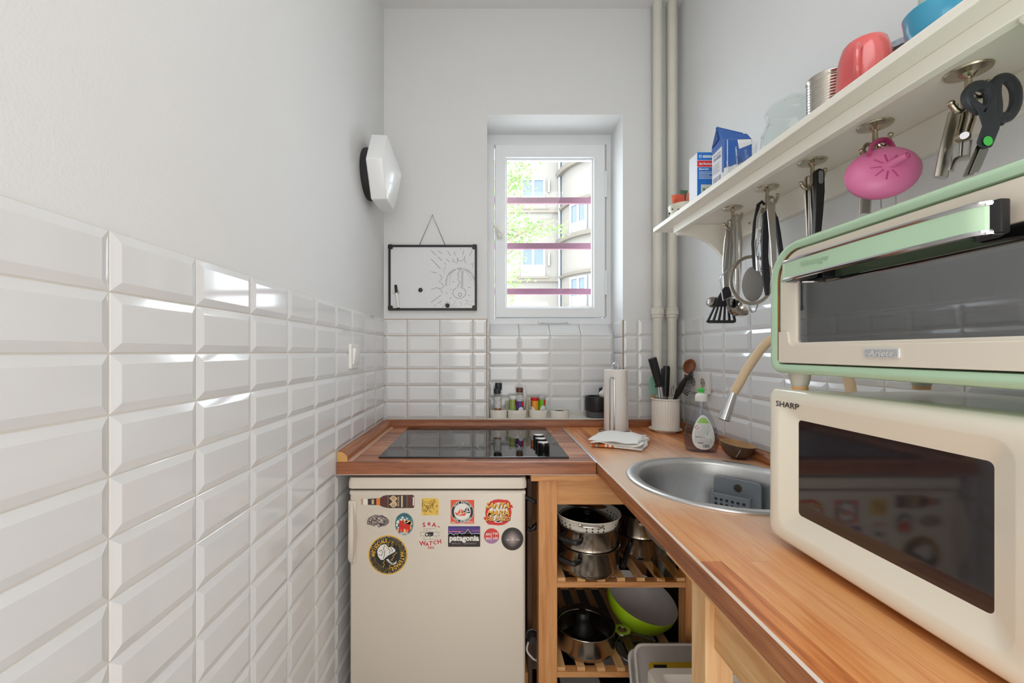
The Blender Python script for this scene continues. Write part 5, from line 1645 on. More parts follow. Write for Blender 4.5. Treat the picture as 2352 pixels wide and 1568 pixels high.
t_.build('folded_top', BLUEP, sg, True, bevel=0.0008)
MB().tube([(x0 - 0.001, ym + 0.006, zb - 0.001), (x1 - 0.008, ym + 0.001, zb - 0.022)], [0.004, 0.004], 8).build('rolled_edge', BLUEP, sg, True)
MB().prism([(y1 - 0.004, za + 0.001), (ym - 0.008, za + 0.010), (ym + 0.004, zb - 0.008)], x0 - 0.003, x0 - 0.0012, lambda a, b, d: V((d, a, b))).build('torn_flap', mat('sugar_dark_blue', (22, 66, 140), 0.6), sg, True)
fs = lambda a, b, d: V((x0 - 0.0003 - d, y1 - a, ZS + b))      # side towards the room, a from far to near
fl = Flat(fs, down=False)
D_ = y1 - y0
fl.poly([(0.0, h * 0.86), (D_, h * 0.90), (D_, h), (0.0, h)], 0.0003)
fl.poly([(D_ * 0.86, h * 0.36), (D_, h * 0.36), (D_, h * 0.9), (D_ * 0.86, h * 0.9)], 0.0003)
fl.done('blue_side', BLUEP, sg)
fl.text('FEINSTER', D_ * 0.46, h * 0.800, 0.0080, 0.0005, width=D_ * 0.62)
fl.text('ZUCKER', D_ * 0.46, h * 0.725, 0.0125, 0.0005, bold=0.02, width=D_ * 0.62)
for k in range(8):
    fl.stroke([(D_ * 0.1, h * (0.62 - 0.026 * k)), (D_ * (0.75 - 0.1 * (k % 3)), h * (0.62 - 0.026 * k))], 0.0008, 0.0005)
for k, wd_ in enumerate((2, 1, 3, 1, 2, 2, 1, 3, 1)):
    fl.stroke([(D_ * (0.16 + 0.075 * k), h * 0.12), (D_ * (0.16 + 0.075 * k), h * 0.36)], 0.0009 * wd_, 0.0005)
fl.done('dark_print', mat('navy_print', (44, 56, 120), 0.5), sg)
ff = lambda a, b, d: V((x0 + a, y0 - 0.0003 - d, ZS + b))
fl = Flat(ff, down=False)
W_ = x1 - x0
pts = [(0, h * 0.99), (0, h * 0.42)] + [(W_ * i / 8, h * (0.42 + 0.018 * (i % 2) + 0.02 * i)) for i in range(1, 9)] + [(W_, h * 0.99)]
fl.poly(pts, 0.0003)
fl.done('blue_front', BLUEP, sg)
fl.stroke([(0.010, h * 0.45), (0.010, h * 0.98)], 0.0022, 0.0005)
fl.poly([(W_ * 0.48, h * 0.98), (W_ * 0.54, h * 0.80), (W_, h * 0.90), (W_ * 0.98, h * 0.99)], 0.0005)
fl.done('white_front', PAPW, sg)

# shot glasses
CG = glass('clear_glass', (253, 254, 254), 0.99, 0.02, 1.3)
for x, y, r, h, lab in ((0.690, 1.137, 0.0215, 0.052, 'small straight clear shot glass in front of the sugar bag'), (0.688, 1.086, 0.0255, 0.068, 'larger tapered clear glass in front of the sugar bag')):
    solo(MB().lathe([(0, 0), (r * 0.78, 0), (r * 0.82, 0.002), (r, h), (r - 0.0013, h + 0.0005), (r - 0.0026, h), (r * 0.74, 0.008), (0, 0.007)], 36, Matrix.Translation((x, y, ZS))), 'shot_glass', CG, lab, 'glass', 'drinking glasses on the shelf')
# preserving jar
gj = thing('glass_storage_jar', 'squat clear glass storage jar with a thick rim, beside the tin can', 'glass jar', (0.748, 1.003, ZS))
pr = [(0, 0), (0.055, 0), (0.063, 0.006), (0.066, 0.030), (0.064, 0.062), (0.055, 0.086), (0.049, 0.097), (0.049, 0.104), (0.056, 0.107), (0.057, 0.116), (0.053, 0.119), (0.047, 0.116), (0.045, 0.097), (0.051, 0.084), (0.060, 0.060), (0.062, 0.030), (0.058, 0.010), (0, 0.007)]
MB().lathe(pr, 52, Matrix.Translation((0.748, 1.003, ZS))).build('body', glass('greenish_jar_glass', (252, 254, 253), 0.995, 0.02, 1.28), gj, True, angle=50)
MB().lathe([(0, 0.119), (0.050, 0.119), (0.052, 0.122), (0.050, 0.126), (0.034, 0.131), (0.016, 0.136), (0.014, 0.142), (0.017, 0.146), (0.010, 0.150), (0, 0.150)], 44, Matrix.Translation((0.748, 1.003, ZS))).build('lid', MATS['greenish_jar_glass'], gj, True, angle=50)
# ribbed tin can
tc_ = thing('tin_can', 'opened ribbed steel tin can between the glass jar and the red mug', 'tin can', (0.742, 0.892, ZS))
pr = [(0, 0.001), (0.036, 0.001), (0.0375, 0), (0.0380, 0.003), (0.0365, 0.005)]
for i in range(15):
    z = 0.016 + i * 0.0062
    pr += [(0.0368, z), (0.0368, z + 0.0014), (0.0352, z + 0.0031), (0.0352, z + 0.0045)]
pr += [(0.0365, 0.1105), (0.0365, 0.1125), (0.0380, 0.114), (0.0380, 0.117), (0.0368, 0.118), (0.0355, 0.116), (0.0355, 0.006), (0, 0.005)]
MB().lathe(pr, 52, Matrix.Translation((0.742, 0.892, ZS))).build('can', mat('tin_steel', (198, 192, 182), 0.22, 1.0, var=0.05, scale=20), tc_, True, angle=70)
# red mug, upside down
mg = thing('red_mug', 'salmon red mug standing upside down on the shelf', 'mug', (0.722, 0.784, ZS))
RED = mat('salmon_glaze', (222, 96, 96), 0.25, var=0.05, coat=0.4)
pr = [(0.0385, 0.0), (0.0425, 0.0), (0.0430, 0.004), (0.0425, 0.040), (0.0390, 0.085), (0.0330, 0.107), (0.0290, 0.112), (0.0270, 0.110), (0, 0.110)]
MB().lathe(pr, 48, Matrix.Translation((0.722, 0.784, ZS))).build('body', RED, mg, True, angle=50)
hv = V((-0.78, -0.62, 0))
hp = [V((0.722, 0.784, ZS)) + hv * a + V((0, 0, b)) for a, b in ((0.041, 0.018), (0.054, 0.020), (0.066, 0.040), (0.064, 0.066), (0.052, 0.084), (0.036, 0.088))]
MB().tube(smooth_path(hp, 4), 0.0062, 10, flat=0.8).build('handle', RED, mg, True)
# patterned round tin, blue cup, mint jug
rt = thing('round_tin', 'low round tin with a blue patterned rim behind the red mug', 'tin', (0.818, 0.804, ZS))
MB().lathe([(0, 0), (0.050, 0), (0.051, 0.002), (0.051, 0.101), (0, 0.101)], 44, Matrix.Translation((0.818, 0.804, ZS))).build('can', mat('brown_tin_print', (82, 58, 44), 0.4, var=0.4, scale=50), rt, True)
MB().lathe([(0.0515, 0.100), (0.0525, 0.101), (0.0525, 0.112), (0.050, 0.114), (0, 0.114)], 44, Matrix.Translation((0.818, 0.804, ZS))).build('lid', mat('delft_print', (150, 164, 176), 0.3, 0.2, var=0.95, scale=120), rt, True)
solo(MB().lathe([(0, 0), (0.024, 0), (0.026, 0.002), (0.037, 0.030), (0.040, 0.056), (0.0385, 0.058), (0.0365, 0.056), (0.033, 0.030), (0.022, 0.008), (0, 0.006)], 44, Matrix.Translation((0.704, 0.640, ZS))), 'blue_cup', mat('turquoise_glaze', (56, 150, 186), 0.25, var=0.06, coat=0.4), 'turquoise blue cup between the red mug and the mint jug', 'cup')
jg = thing('mint_jug', 'pale mint green jug at the near end of the shelf', 'jug', (0.795, 0.700, ZS))
MINT = mat('mint_glaze', (186, 218, 208), 0.25, var=0.03, coat=0.4)
MB().lathe([(0, 0), (0.040, 0), (0.043, 0.003), (0.048, 0.050), (0.044, 0.110), (0.041, 0.150), (0.045, 0.170), (0.043, 0.171), (0.039, 0.150), (0.042, 0.110), (0.045, 0.05), (0.038, 0.007), (0, 0.006)], 44, Matrix.Translation((0.795, 0.700, ZS))).build('body', MINT, jg, True, angle=50)
MB().tube(smooth_path([V((0.832, 0.678, ZS + 0.04)), V((0.855, 0.665, ZS + 0.06)), V((0.857, 0.664, ZS + 0.11)), V((0.828, 0.680, ZS + 0.135))], 4), 0.006, 10).build('handle', MINT, jg, True)

# ------------------------------------------------------------------ hooks under the shelf and what hangs on them
HX = 0.788
HYs = [HX * F / d for d in (568, 647, 751, 895, 1109)]
HOOKM = mat('nickel_hook', (190, 180, 160), 0.25, 1.0)
HZ = []
names = ('the turner and ladle', 'the grey spoon', 'two long handles', 'the pink egg separator', 'the scissors')
for y, nm in zip(HYs, names):
    hk = thing('ceiling_hook', 'nickel double hook under the shelf, carrying ' + nm, 'hook', (HX, y, ZB - 0.06), group='double hooks under the shelf')
    MB().lathe([(0, 0), (0.0275, 0), (0.0285, -0.001), (0.027, -0.0035), (0.012, -0.006), (0.0065, -0.012), (0, -0.012)], 36, Matrix.Translation((HX, y, ZB))).build('plate', HOOKM, hk, True)
    for a in (0.6, 2.7, 4.8):
        MB().ell((HX + 0.020 * math.cos(a), y + 0.020 * math.sin(a), ZB - 0.0035), (0.0032, 0.0032, 0.0018), 10, 6).build('screw', STEEL, hk, True)
    MB().cyl((HX, y, ZB - 0.008), (HX, y, ZB - 0.052), 0.0045, 0.0050, 12).build('stem', HOOKM, hk, True)
    for sx, sy in ((0.027, -0.004), (-0.026, 0.002)):
        zt, zl = (ZB - 0.022, 0.046) if sx > 0 else (ZB - 0.052, 0.066)
        pts = [V((HX, y, ZB - zl + 0.020)), V((HX + sx * 0.15, y + sy * 0.2, ZB - zl + 0.006)), V((HX + sx * 0.55, y + sy * 0.6, ZB - zl)), V((HX + sx * 0.85, y + sy, ZB - zl + 0.008)), V((HX + sx, y + sy, zt))]
        ho = MB().tube(smooth_path(pts, 4), 0.0040, 10)
        ho.ell((HX + sx, y + sy, zt), 0.0050, 12, 8)
        ho.build('prong', HOOKM, hk, True)

STL = mat('satin_handle_steel', (196, 192, 184), 0.28, 1.0, var=0.04, scale=30, stretch=(1, 1, 0.15))


def pf(Y):
    return lambda a, b, d: P(a, b, Y) + V((0, d, 0))


def strap(name, pts, wds, Y, th, m, parent, slot=None, dY=0.0):
    """flat handle of changing width (pixels); optional slot (y0, y1, width) left open near its top"""
    f = pf(Y)
    n = len(pts)
    l = [(x - w_ / 2, y) for (x, y), w_ in zip(pts, wds)]
    r = [(x + w_ / 2, y) for (x, y), w_ in zip(pts, wds)]
    mb = MB()
    top = [(pts[0][0] + wds[0] / 2 * math.cos(t), pts[0][1] - wds[0] / 2 * math.sin(t)) for t in [PI * i / 8 for i in range(1, 8)]]
    poly = r[::-1] + top + l
    if not slot:
        mb.prism(poly, -th / 2, th / 2, f)
    else:
        sx, sy0, sy1, sw = slot
        inner = rrect(sw, sy1 - sy0, sw / 2 - 0.01, 4, sx, (sy0 + sy1) / 2)
        # split in left and right halves around the slot
        cx = sx
        top_r = [p for p in top if p[0] >= cx]
        mid_top = (cx, pts[0][1] - wds[0] / 2)
        mid_bot = (pts[-1][0], pts[-1][1])
        inn_r = [(cx, sy1)] + [(cx + sw / 2, sy1 - sw / 2), (cx + sw / 2, sy0 + sw / 2)] + [(cx, sy0)]
        inn_l = [(cx, sy0), (cx - sw / 2, sy0 + sw / 2), (cx - sw / 2, sy1 - sw / 2), (cx, sy1)]
        mb.prism([mid_bot] + r[::-1] + top_r + [mid_top] + inn_r[::-1], -th / 2, th / 2, f)
        mb.prism([mid_top] + [p for p in top if p[0] < cx] + l + [mid_bot] + inn_l[::-1], -th / 2, th / 2, f)
    return mb.build(name, m, parent, True, bevel=min(th * 0.22, 0.0008), seg=1)


def hang(name, lab, cat, px, py, Y):
    return thing(name, lab, cat, P(px, py, Y))


# hook 1: slotted turner, ladle
Y1 = HYs[0]
t = hang('slotted_turner', 'black slotted turner with a flat steel handle hanging from the hook nearest the window', 'turner', 1660, 741, Y1 + 0.007)
strap('handle', [(1675, 509), (1670, 560), (1667, 610), (1668, 662)], [10, 14, 15, 12], Y1 + 0.007, 0.004, STL, t, (1674.5, 508, 530, 4))
f = pf(Y1 + 0.007)
hdm = MB()
hdm.prism([(1663, 659), (1674, 659), (1679, 672), (1681, 704), (1640, 704), (1650, 680)], -0.0025, 0.0025, f)
hdm.prism([(1624, 735), (1690, 735), (1689, 740), (1684, 742), (1628, 742), (1622, 739)], -0.0025, 0.0025, f)
for k in range(6):
    xa, xb = 1640 + k * 7.6, 1624 + k * 12.2
    hdm.prism([(xa, 703), (xa + 4.0, 703), (xb + 5.2, 736), (xb, 736)], -0.0025, 0.0025, f)
hdm.build('blade', BLACKS, t, True, bevel=0.0005, seg=1)
t = hang('soup_ladle', 'bright steel ladle with a broad steel handle, beside the slotted turner', 'ladle', 1695, 732, Y1 - 0.008)
strap('handle', [(1693, 500), (1697, 560), (1696, 620), (1694, 690)], [17, 17, 13, 8], Y1 - 0.008, 0.004, STL, t, (1692, 497, 506, 4))
lc = P(1694, 704, Y1 - 0.026)
M_ = Matrix.Translation(lc) @ Matrix.Rotation(math.radians(20), 4, 'Z') @ Matrix.Rotation(math.radians(52), 4, 'X')
MB().lathe([(0.0, -0.026), (0.020, -0.022), (0.033, -0.010), (0.038, 0.0), (0.0365, 0.0005), (0.031, -0.009), (0.019, -0.019), (0, -0.023)], 36, M_).build('bowl', mat('mirror_steel', (190, 186, 178), 0.16, 1.0), t, True)
MB().tube([P(1694, 680, Y1 - 0.008), P(1693, 690, Y1 - 0.005), P(1692, 702, Y1 - 0.006)], [0.005, 0.006, 0.003], 8, flat=0.5).build('neck', BLACKS, t, True)
t = hang('serving_spoon', 'dark steel serving spoon hanging behind the slotted turner', 'spoon', 1640, 712, Y1 + 0.020)
strap('handle', [(1683, 497), (1681, 560), (1676, 620), (1662, 680)], [7, 8, 7, 5], Y1 + 0.020, 0.004, STL, t)
sp_c = P(1640, 694, Y1 + 0.022)
MB().ell(sp_c, (0.026, 0.008, 0.018), 24, 12).build('bowl', STEEL, t, True)
MB().tube([P(1663, 678, Y1 + 0.020), P(1652, 688, Y1 + 0.021), sp_c], [0.003, 0.004, 0.004], 8).build('neck', STEEL, t, True)
# strainer: ring, hanging loop, ear
Yr = Y1 - 0.064
t = hang('strainer', 'wire-handled steel strainer ring hanging in front of the ladle', 'strainer', 1725, 697, Yr)
rc = P(1727, 643, Yr)
pts = [rc + V((0.063 * math.cos(a), 0, 0.071 * math.sin(a))) for a in [2 * PI * i / 48 for i in range(48)]]
MB().tube(pts, 0.0050, 8, closed=True, flat=0.6).build('rim', mat('warm_ring_steel', (176, 166, 150), 0.35, 1.0), t, True)
wv = [P(x, y, Y_) for x, y, Y_ in ((1690, 520, Y1 - 0.016), (1688, 605, Yr + 0.010), (1656, 634, Yr + 0.002), (1653, 642, Yr + 0.002), (1661, 690, Yr + 0.001), (1684, 680, Yr))]
MB().tube(wv, 0.0022, 8).build('side_wire', WIRE, t, True)
MB().tube([P(x, y, Y_) for x, y, Y_ in ((1684, 500, Y1 - 0.010), (1687, 560, Y1 - 0.032), (1688, 608, Yr + 0.010), (1690, 612, Yr + 0.002))], 0.0026, 8).build('long_wire', WIRE, t, True)
MB().tube([P(x, y, Yr) for x, y in ((1720, 696), (1722, 712), (1728, 717), (1735, 715), (1741, 698))], 0.0018, 8).build('ear', WIRE, t, True)
bw_ = MB()
for i in range(10):
    a = 2 * PI * i / 10
    p0 = rc + V((0.060 * math.cos(a), 0, 0.068 * math.sin(a)))
    bw_.tube([p0, rc + V((0.045 * math.cos(a), 0.008, 0.05 * math.sin(a))), rc + V((0, 0.012, 0))], 0.0003, 4)
bw_.build('mesh_wires', WIRE, t, True)['kind'] = 'stuff'

# hook 2
Y2 = HYs[1]
t = hang('nylon_spoon', 'grey nylon serving spoon with a black loop handle on the second hook', 'spoon', 1730, 695, Y2)
MB().tube([P(x, y, Y2 - 0.004) for x, y in ((1733, 625), (1730, 560), (1734, 510), (1742, 470), (1750, 463), (1756, 470))], [0.0042, 0.0055, 0.0055, 0.0050, 0.0045, 0.0040], 10, flat=0.6).build('handle', BLACKP, t, True)
MB().tube([P(x, y, Y2 - 0.008) for x, y in ((1738, 622), (1735, 560), (1740, 500), (1748, 474))], 0.0028, 8).build('steel_inlay', CHROME, t, True)
sc_ = P(1729, 655, Y2 - 0.004)
sm_ = MB()
sm_.loft([[sc_ + V((0.0300 * k * math.cos(a), yy, 0.046 * k * math.sin(a) + 0.006 * max(0, math.sin(a)) ** 3)) for a in [2 * PI * i / 32 for i in range(32)]] for k, yy in ((0.25, -0.006), (0.7, -0.0045), (0.95, -0.001), (1.0, 0.001), (0.96, 0.003), (0.6, 0.0005), (0.2, -0.001))])
sm_.build('bowl', mat('grey_nylon', (128, 126, 124), 0.6, var=0.05), t, True, angle=60)
MB().tube([P(1734, 632, Y2 - 0.004), P(1733, 618, Y2 - 0.004)], [0.009, 0.0048], 10, flat=0.5).build('neck', MATS['grey_nylon'], t, True)
t = hang('steel_spatula', 'broad flat steel handle with an oval hole, foremost on the second hook', 'spatula', 1777, 640, Y2 - 0.018)
strap('handle', [(1770, 459), (1772, 500), (1776, 560), (1779, 640)], [20, 17, 13, 10], Y2 - 0.018, 0.0035, STL, t, (1771, 456, 470, 6))
t = hang('black_tongs', 'black plastic kitchen tongs behind the flat steel handle', 'tongs', 1757, 680, Y2 + 0.012)
strap('arm', [(1757, 492), (1757, 540), (1756, 590), (1760, 640), (1762, 678)], [8, 14, 14, 16, 6], Y2 + 0.008, 0.008, BLACKS, t)
strap('arm', [(1783, 500), (1787, 530), (1791, 560), (1797, 600)], [5, 8, 9, 9], Y2 + 0.012, 0.008, BLACKS, t)
MB().tube([P(1757, 492, Y2 + 0.008), P(1762, 470, Y2 + 0.008), P(1772, 468, Y2 + 0.010), P(1783, 502, Y2 + 0.012)], 0.0035, 8).build('spring', BLACKS, t, True)
t = hang('wire_whisk', 'thin wire whisk hanging between the grey spoon and the tongs', 'whisk', 1746, 627, Y2 + 0.022)
MB().tube([P(1752, 478, Y2 + 0.022), P(1750, 520, Y2 + 0.022)], 0.0045, 10).build('handle', STEEL, t, True)
for k in range(4):
    d = -0.011 + 0.0073 * k
    a = P(1750, 518, Y2 + 0.022)
    b = P(1746, 620, Y2 + 0.022)
    MB().tube(smooth_path([a, a.lerp(b, 0.4) + V((d * 0.8, 0, 0)), a.lerp(b, 0.8) + V((d * 1.2, 0.004, 0)), b + V((d * 0.3, 0, -0.006)), a.lerp(b, 0.8) + V((-d * 0.6, -0.006, 0)), a.lerp(b, 0.4) + V((-d * 0.4, 0, 0)), a], 4), 0.0008, 6).build('loop', WIRE, t, True)
MB().tube([P(1747 + 5 * math.cos(a), 555 + 3 * math.sin(a), Y2 + 0.022) + V((0, 0.005 * math.sin(a), 0)) for a in [2 * PI * i / 14 for i in range(14)]], 0.0009, 6, closed=True).build('coil', WIRE, t, True)

# hook 3
Y3 = HYs[2]
t = hang('steel_handle_tool', 'flat steel utensil handle with an oblong hole on the third hook', 'kitchen tool', 1860, 560, Y3 + 0.010)
strap('handle', [(1857, 412), (1857, 450), (1859, 500), (1860, 560)], [18, 18, 16, 13], Y3 + 0.010, 0.004, STL, t, (1857, 405, 425, 7))
t = hang('black_handle_tool', 'black plastic utensil handle with a grey eye on the third hook', 'kitchen tool', 1876, 560, Y3 - 0.010)
strap('handle', [(1880, 399), (1881, 440), (1879, 490), (1874, 560)], [21, 20, 17, 13], Y3 - 0.010, 0.010, BLACKP, t)
MB().prism(rrect(10, 30, 4.9, 4, 1881, 409), -0.0065, -0.0045, pf(Y3 - 0.010)).build('eye', mat('grey_rubber', (130, 132, 136), 0.6), t, True)

# hook 4: pink egg separator and grater
Y4 = HYs[3]
t = hang('egg_separator', 'pink plastic funnel cup with a spout hanging from the fourth hook', 'egg separator', 2030, 452, Y4 - 0.05)
PINK = mat('pink_plastic', (222, 118, 166), 0.32, var=0.04, scale=8)
PINKD = mat('deep_pink_plastic', (188, 66, 124), 0.4)
pc = P(2030, 393, Y4 - 0.048)
Mp = Matrix.Translation(pc) @ Matrix.Rotation(math.radians(-20), 4, 'Z') @ Matrix.Rotation(math.radians(78), 4, 'X') @ Matrix.Rotation(math.radians(25), 4, 'Z')
ex = 1.14
pr = [(0.0015, 0.016), (0.014, 0.0155), (0.030, 0.013), (0.045, 0.006), (0.0530, -0.003), (0.0535, -0.006), (0.050, -0.014), (0.038, -0.024), (0.018, -0.030), (0.001, -0.031)]
loops = [[Mp @ V((r * ex * math.cos(a), r * 0.98 * math.sin(a), z)) for a in [2 * PI * i / 44 for i in range(44)]] for r, z in pr]
MB().loft(loops).build('cup', PINK, t, True, angle=60)
for k in range(7):
    a = 0.5 + k * 0.72
    MB().tube([Mp @ V((0.010 * math.cos(a), 0.010 * math.sin(a), 0.0155)), Mp @ V((0.026 * math.cos(a), 0.026 * math.sin(a), 0.0132))], 0.0017, 6).build('rib', PINKD, t, True)
s0 = Mp @ V((0.004, 0.002, 0.010))
s1 = P(2085, 356, Y4 - 0.086)
MB().tube([s0, s0.lerp(s1, 0.5), s1], [0.0095, 0.0075, 0.0062], 16).build('spout', PINK, t, True)
MB().lathe([(0.0060, 0), (0.0062, 0.0006), (0.0035, 0.0008), (0.0033, -0.002)], 16, Matrix.Translation(s1) @ (s1 - s0).to_track_quat('Z', 'Y').to_matrix().to_4x4()).build('spout_mouth', PINKD, t, True)
MB().tube(smooth_path([P(1998, 352, Y4 - 0.050), P(2002, 334, Y4 - 0.030), P(2020, 323, Y4 - 0.008), P(2034, 322, Y4 - 0.004), P(2046, 330, Y4 - 0.024), P(2054, 348, Y4 - 0.050)], 4), 0.0052, 10, flat=0.6).build('loop', PINKD, t, True)
t = hang('flat_grater', 'narrow steel grater strip hanging behind the pink separator', 'grater', 1988, 480, Y4 + 0.012)
strap('strip', [(1994, 340), (1993, 380), (1990, 430), (1987, 490)], [26, 27, 27, 26], Y4 + 0.012, 0.003, STL, t, (1994, 335, 352, 12))
t = hang('thin_skewers', 'pair of thin wire skewers hanging behind the pink separator', 'skewer', 2040, 475, Y4 + 0.02)
for px in (2022, 2056):
    MB().tube([P(2034, 330, Y4 + 0.02), P(px, 400, Y4 + 0.02), P(px + 2, 478, Y4 + 0.02)], 0.0012, 6).build('skewer_wire', WIRE, t, True)

# hook 5: scissors, corkscrew, peelers
Y5 = HYs[4]
t = hang('kitchen_scissors', 'kitchen scissors with dark grey handles and a bright green pivot dot', 'scissors', 2250, 395, Y5 - 0.018)
DG = mat('dark_grey_handle', (52, 56, 62), 0.42, var=0.05)
f5 = lambda x, y, d=0.0: P(x, y, Y5 - 0.018 + d)
MB().tube(smooth_path([f5(*p) for p in ((2252, 255), (2226, 236), (2222, 218), (2234, 202), (2250, 197), (2268, 204), (2274, 225), (2270, 245), (2258, 255))], 3), [0.0085] * 25, 10, flat=0.75).build('finger_loop', DG, t, True)
MB().tube(smooth_path([f5(*p) for p in ((2292, 285), (2298, 270), (2316, 268), (2332, 240), (2332, 205), (2318, 184), (2302, 180), (2288, 190), (2285, 215), (2288, 245), (2286, 275))], 3), 0.0082, 10, flat=0.75).build('thumb_loop', DG, t, True)
bd = MB()
g5 = lambda a, b, d: f5(a, b, d)
bd.prism([(2246, 258), (2232, 240), (2226, 225), (2244, 240), (2262, 258), (2272, 240), (2280, 214), (2290, 215), (2290, 262), (2300, 275), (2296, 295), (2284, 325), (2278, 338), (2262, 342), (2246, 336), (2242, 328), (2252, 300), (2256, 290)], -0.006, 0.006, g5)
bd.build('handle_body', DG, t, True, bevel=0.002)
MB().prism(circ(11.0, 28, 2269.5, 323.5), -0.0085, -0.0055, g5).build('pivot_dot', mat('pivot_green', (84, 208, 92), 0.4), t, True)
MB().prism([(2244, 332), (2262, 342), (2236, 402), (2214, 408), (2210, 404)], 0.0, 0.003, g5).build('blade', STEEL, t, True, bevel=0.0006, seg=1)
MB().prism([(2252, 338), (2272, 342), (2254, 384), (2248, 395), (2226, 400)], -0.004, -0.001, g5).build('blade', STEEL, t, True, bevel=0.0006, seg=1)
t = hang('nut_cracker', 'bent steel nutcracker with a round rivet hanging behind the scissors', 'nutcracker', 2210, 330, Y5 + 0.004)
MB().tube(smooth_path([P(x, y, Y5 + 0.017) for x, y in ((2214, 228), (2216, 262), (2210, 290), (2203, 315))], 4), 0.0052, 10, flat=0.6).build('arm', HOOKM, t, True)
MB().tube(smooth_path([P(x, y, Y5 + (0.009 if y < 240 else 0.017)) for x, y in ((2224, 228), (2236, 266), (2228, 295), (2222, 318))], 4), 0.0055, 10, flat=0.6).build('arm', HOOKM, t, True)
MB().prism(rrect(30, 22, 10, 5, 2211, 315), -0.004, 0.004, pf(Y5 + 0.014)).build('joint', HOOKM, t, True, bevel=0.001)
MB().cyl(P(2215, 311, Y5 + 0.006), P(2215, 311, Y5 + 0.014), 0.0056, n=16).build('rivet', CHROME, t, True)
MB().tube(smooth_path([P(x, y, Y5 + 0.017) for x, y in ((2184, 392), (2192, 372), (2206, 364), (2222, 362))], 4), 0.0050, 10, flat=0.5).build('jaw', STL, t, True)
for px0, px1 in ((2209, 2206), (2230, 2224)):
    MB().cyl(P(px0, 322, Y5 + 0.016), P(px1, 366, Y5 + 0.017), 0.0022, n=8).build('link', STL, t, True)
t = hang('grater_tube', 'rolled bright steel sheet tool hanging from the near hook beside the nutcracker', 'kitchen tool', 2160, 412, Y5 + 0.004)
MB().tube([P(2192, 260, Y5 + 0.034), P(2176, 330, Y5 + 0.034), P(2160, 408, Y5 + 0.034)], [0.0095, 0.0105, 0.0105], 14, flat=0.5).build('sheet', STL, t, True)
MB().prism([(2204, 256), (2208, 285), (2196, 302), (2188, 330), (2186, 360), (2176, 408), (2172, 408), (2182, 330), (2196, 256)], -0.001, 0.002, pf(Y5 + 0.040)).build('blade', mat('dark_blade', (110, 104, 98), 0.4, 0.9), t, True)
for px in (2186, 2200):
    MB().cyl(P(px, 238, Y5 + 0.003), P(px, 264, Y5 + 0.034), 0.0009, n=6).build('wire_loop', WIRE, t, True)
# ------------------------------------------------------------------ pots and pans on the slatted shelves
POT = mat('pot_steel', (182, 172, 160), 0.2, 1.0, var=0.06, scale=16)
POTI = mat('pot_inside_steel', (150, 144, 136), 0.35, 1.0, var=0.06)
ENAM = mat('white_enamel', (226, 220, 206), 0.25, var=0.02)


def pot(t, x, y, z, r, h, m=POT, mi=None, foot=0.86):
    MB().lathe([(0, z), (r * foot, z), (r * 0.95, z + 0.008), (r, z + 0.022), (r, z + h - 0.003), (r + 0.003, z + h), (r + 0.002, z + h + 0.001)], 56, Matrix.Translation((x, y, 0))).build('body', m, t, True, angle=50)
    MB().lathe([(r + 0.002, z + h + 0.001), (r - 0.0015, z + h), (r - 0.002, z + 0.02), (r * 0.9, z + 0.006), (0, z + 0.005)], 56, Matrix.Translation((x, y, 0))).build('inside', mi or POTI, t, True, angle=50)


def loop_handle(t, x, y, z, r, a, out, half, m, rad=0.0075, flat=1.0, drop=0.0):
    """U-shaped side handle at angle a (degrees)"""
    a = math.radians(a)
    n, s = V((math.cos(a), math.sin(a), 0)), V((-math.sin(a), math.cos(a), 0))
    c = V((x, y, z)) + n * (r - 0.001)
    pts = [c - s * half - n * 0.004, c - s * half * 0.97 + n * out * 0.7, c - s * half * 0.62 + n * out - V((0, 0, drop)), c + s * half * 0.62 + n * out - V((0, 0, drop)), c + s * half * 0.97 + n * out * 0.7, c + s * half - n * 0.004]
    return MB().tube(smooth_path(pts, 3), rad, 10, flat=flat, up=(0, 0, 1)).build('handle', m, t, True)


ax, ay = 0.342, 1.376
t = thing('cooking_pot', 'wide steel pot with black side handles, lowest of the three-part stack on the upper slats', 'pot', (ax, ay, SH1))
pot(t, ax, ay, SH1, 0.100, 0.088)
loop_handle(t, ax, ay, SH1 + 0.062, 0.100, 222, 0.026, 0.034, BLACKP, 0.0080)
loop_handle(t, ax, ay, SH1 + 0.062, 0.100, 42, 0.030, 0.036, BLACKP, 0.0080)
t = thing('cooking_pot', 'wide steel pot with black side handles, in the stack under the enamel colander', 'pot', (ax, ay, SH1 + 0.089))
pot(t, ax, ay, SH1 + 0.0895, 0.098, 0.062, foot=0.97)
loop_handle(t, ax, ay, SH1 + 0.126, 0.098, 224, 0.024, 0.034, BLACKP, 0.0080)
loop_handle(t, ax, ay, SH1 + 0.126, 0.098, 40, 0.030, 0.036, BLACKP, 0.0080)
zc = SH1 + 0.140
t = thing('enamel_colander', 'white enamel colander with punched holes on top of the pot stack', 'colander', (ax, ay, zc))
MB().lathe([(0, zc), (0.070, zc), (0.094, zc + 0.010), (0.103, zc + 0.042), (0.1065, zc + 0.0445), (0.106, zc + 0.0465), (0.101, zc + 0.043), (0.091, zc + 0.012), (0.068, zc + 0.003), (0, zc + 0.003)], 56, Matrix.Translation((ax, ay, 0))).build('bowl', ENAM, t, True, angle=50)
for i in range(34):
    a = 2 * PI * i / 34
    for rr, zz in ((0.0958, 0.016), (0.0985, 0.026)):
        if (i // 2) % 3 == 2:
            continue
        p = V((ax + rr * math.cos(a), ay + rr * math.sin(a), zc + zz))
        n = V((math.cos(a), math.sin(a), -0.25)).normalized()
        MB().cyl(p - n * 0.0045, p + n * 0.0014, 0.0024, n=8).build('hole', BLACKP, t, True)
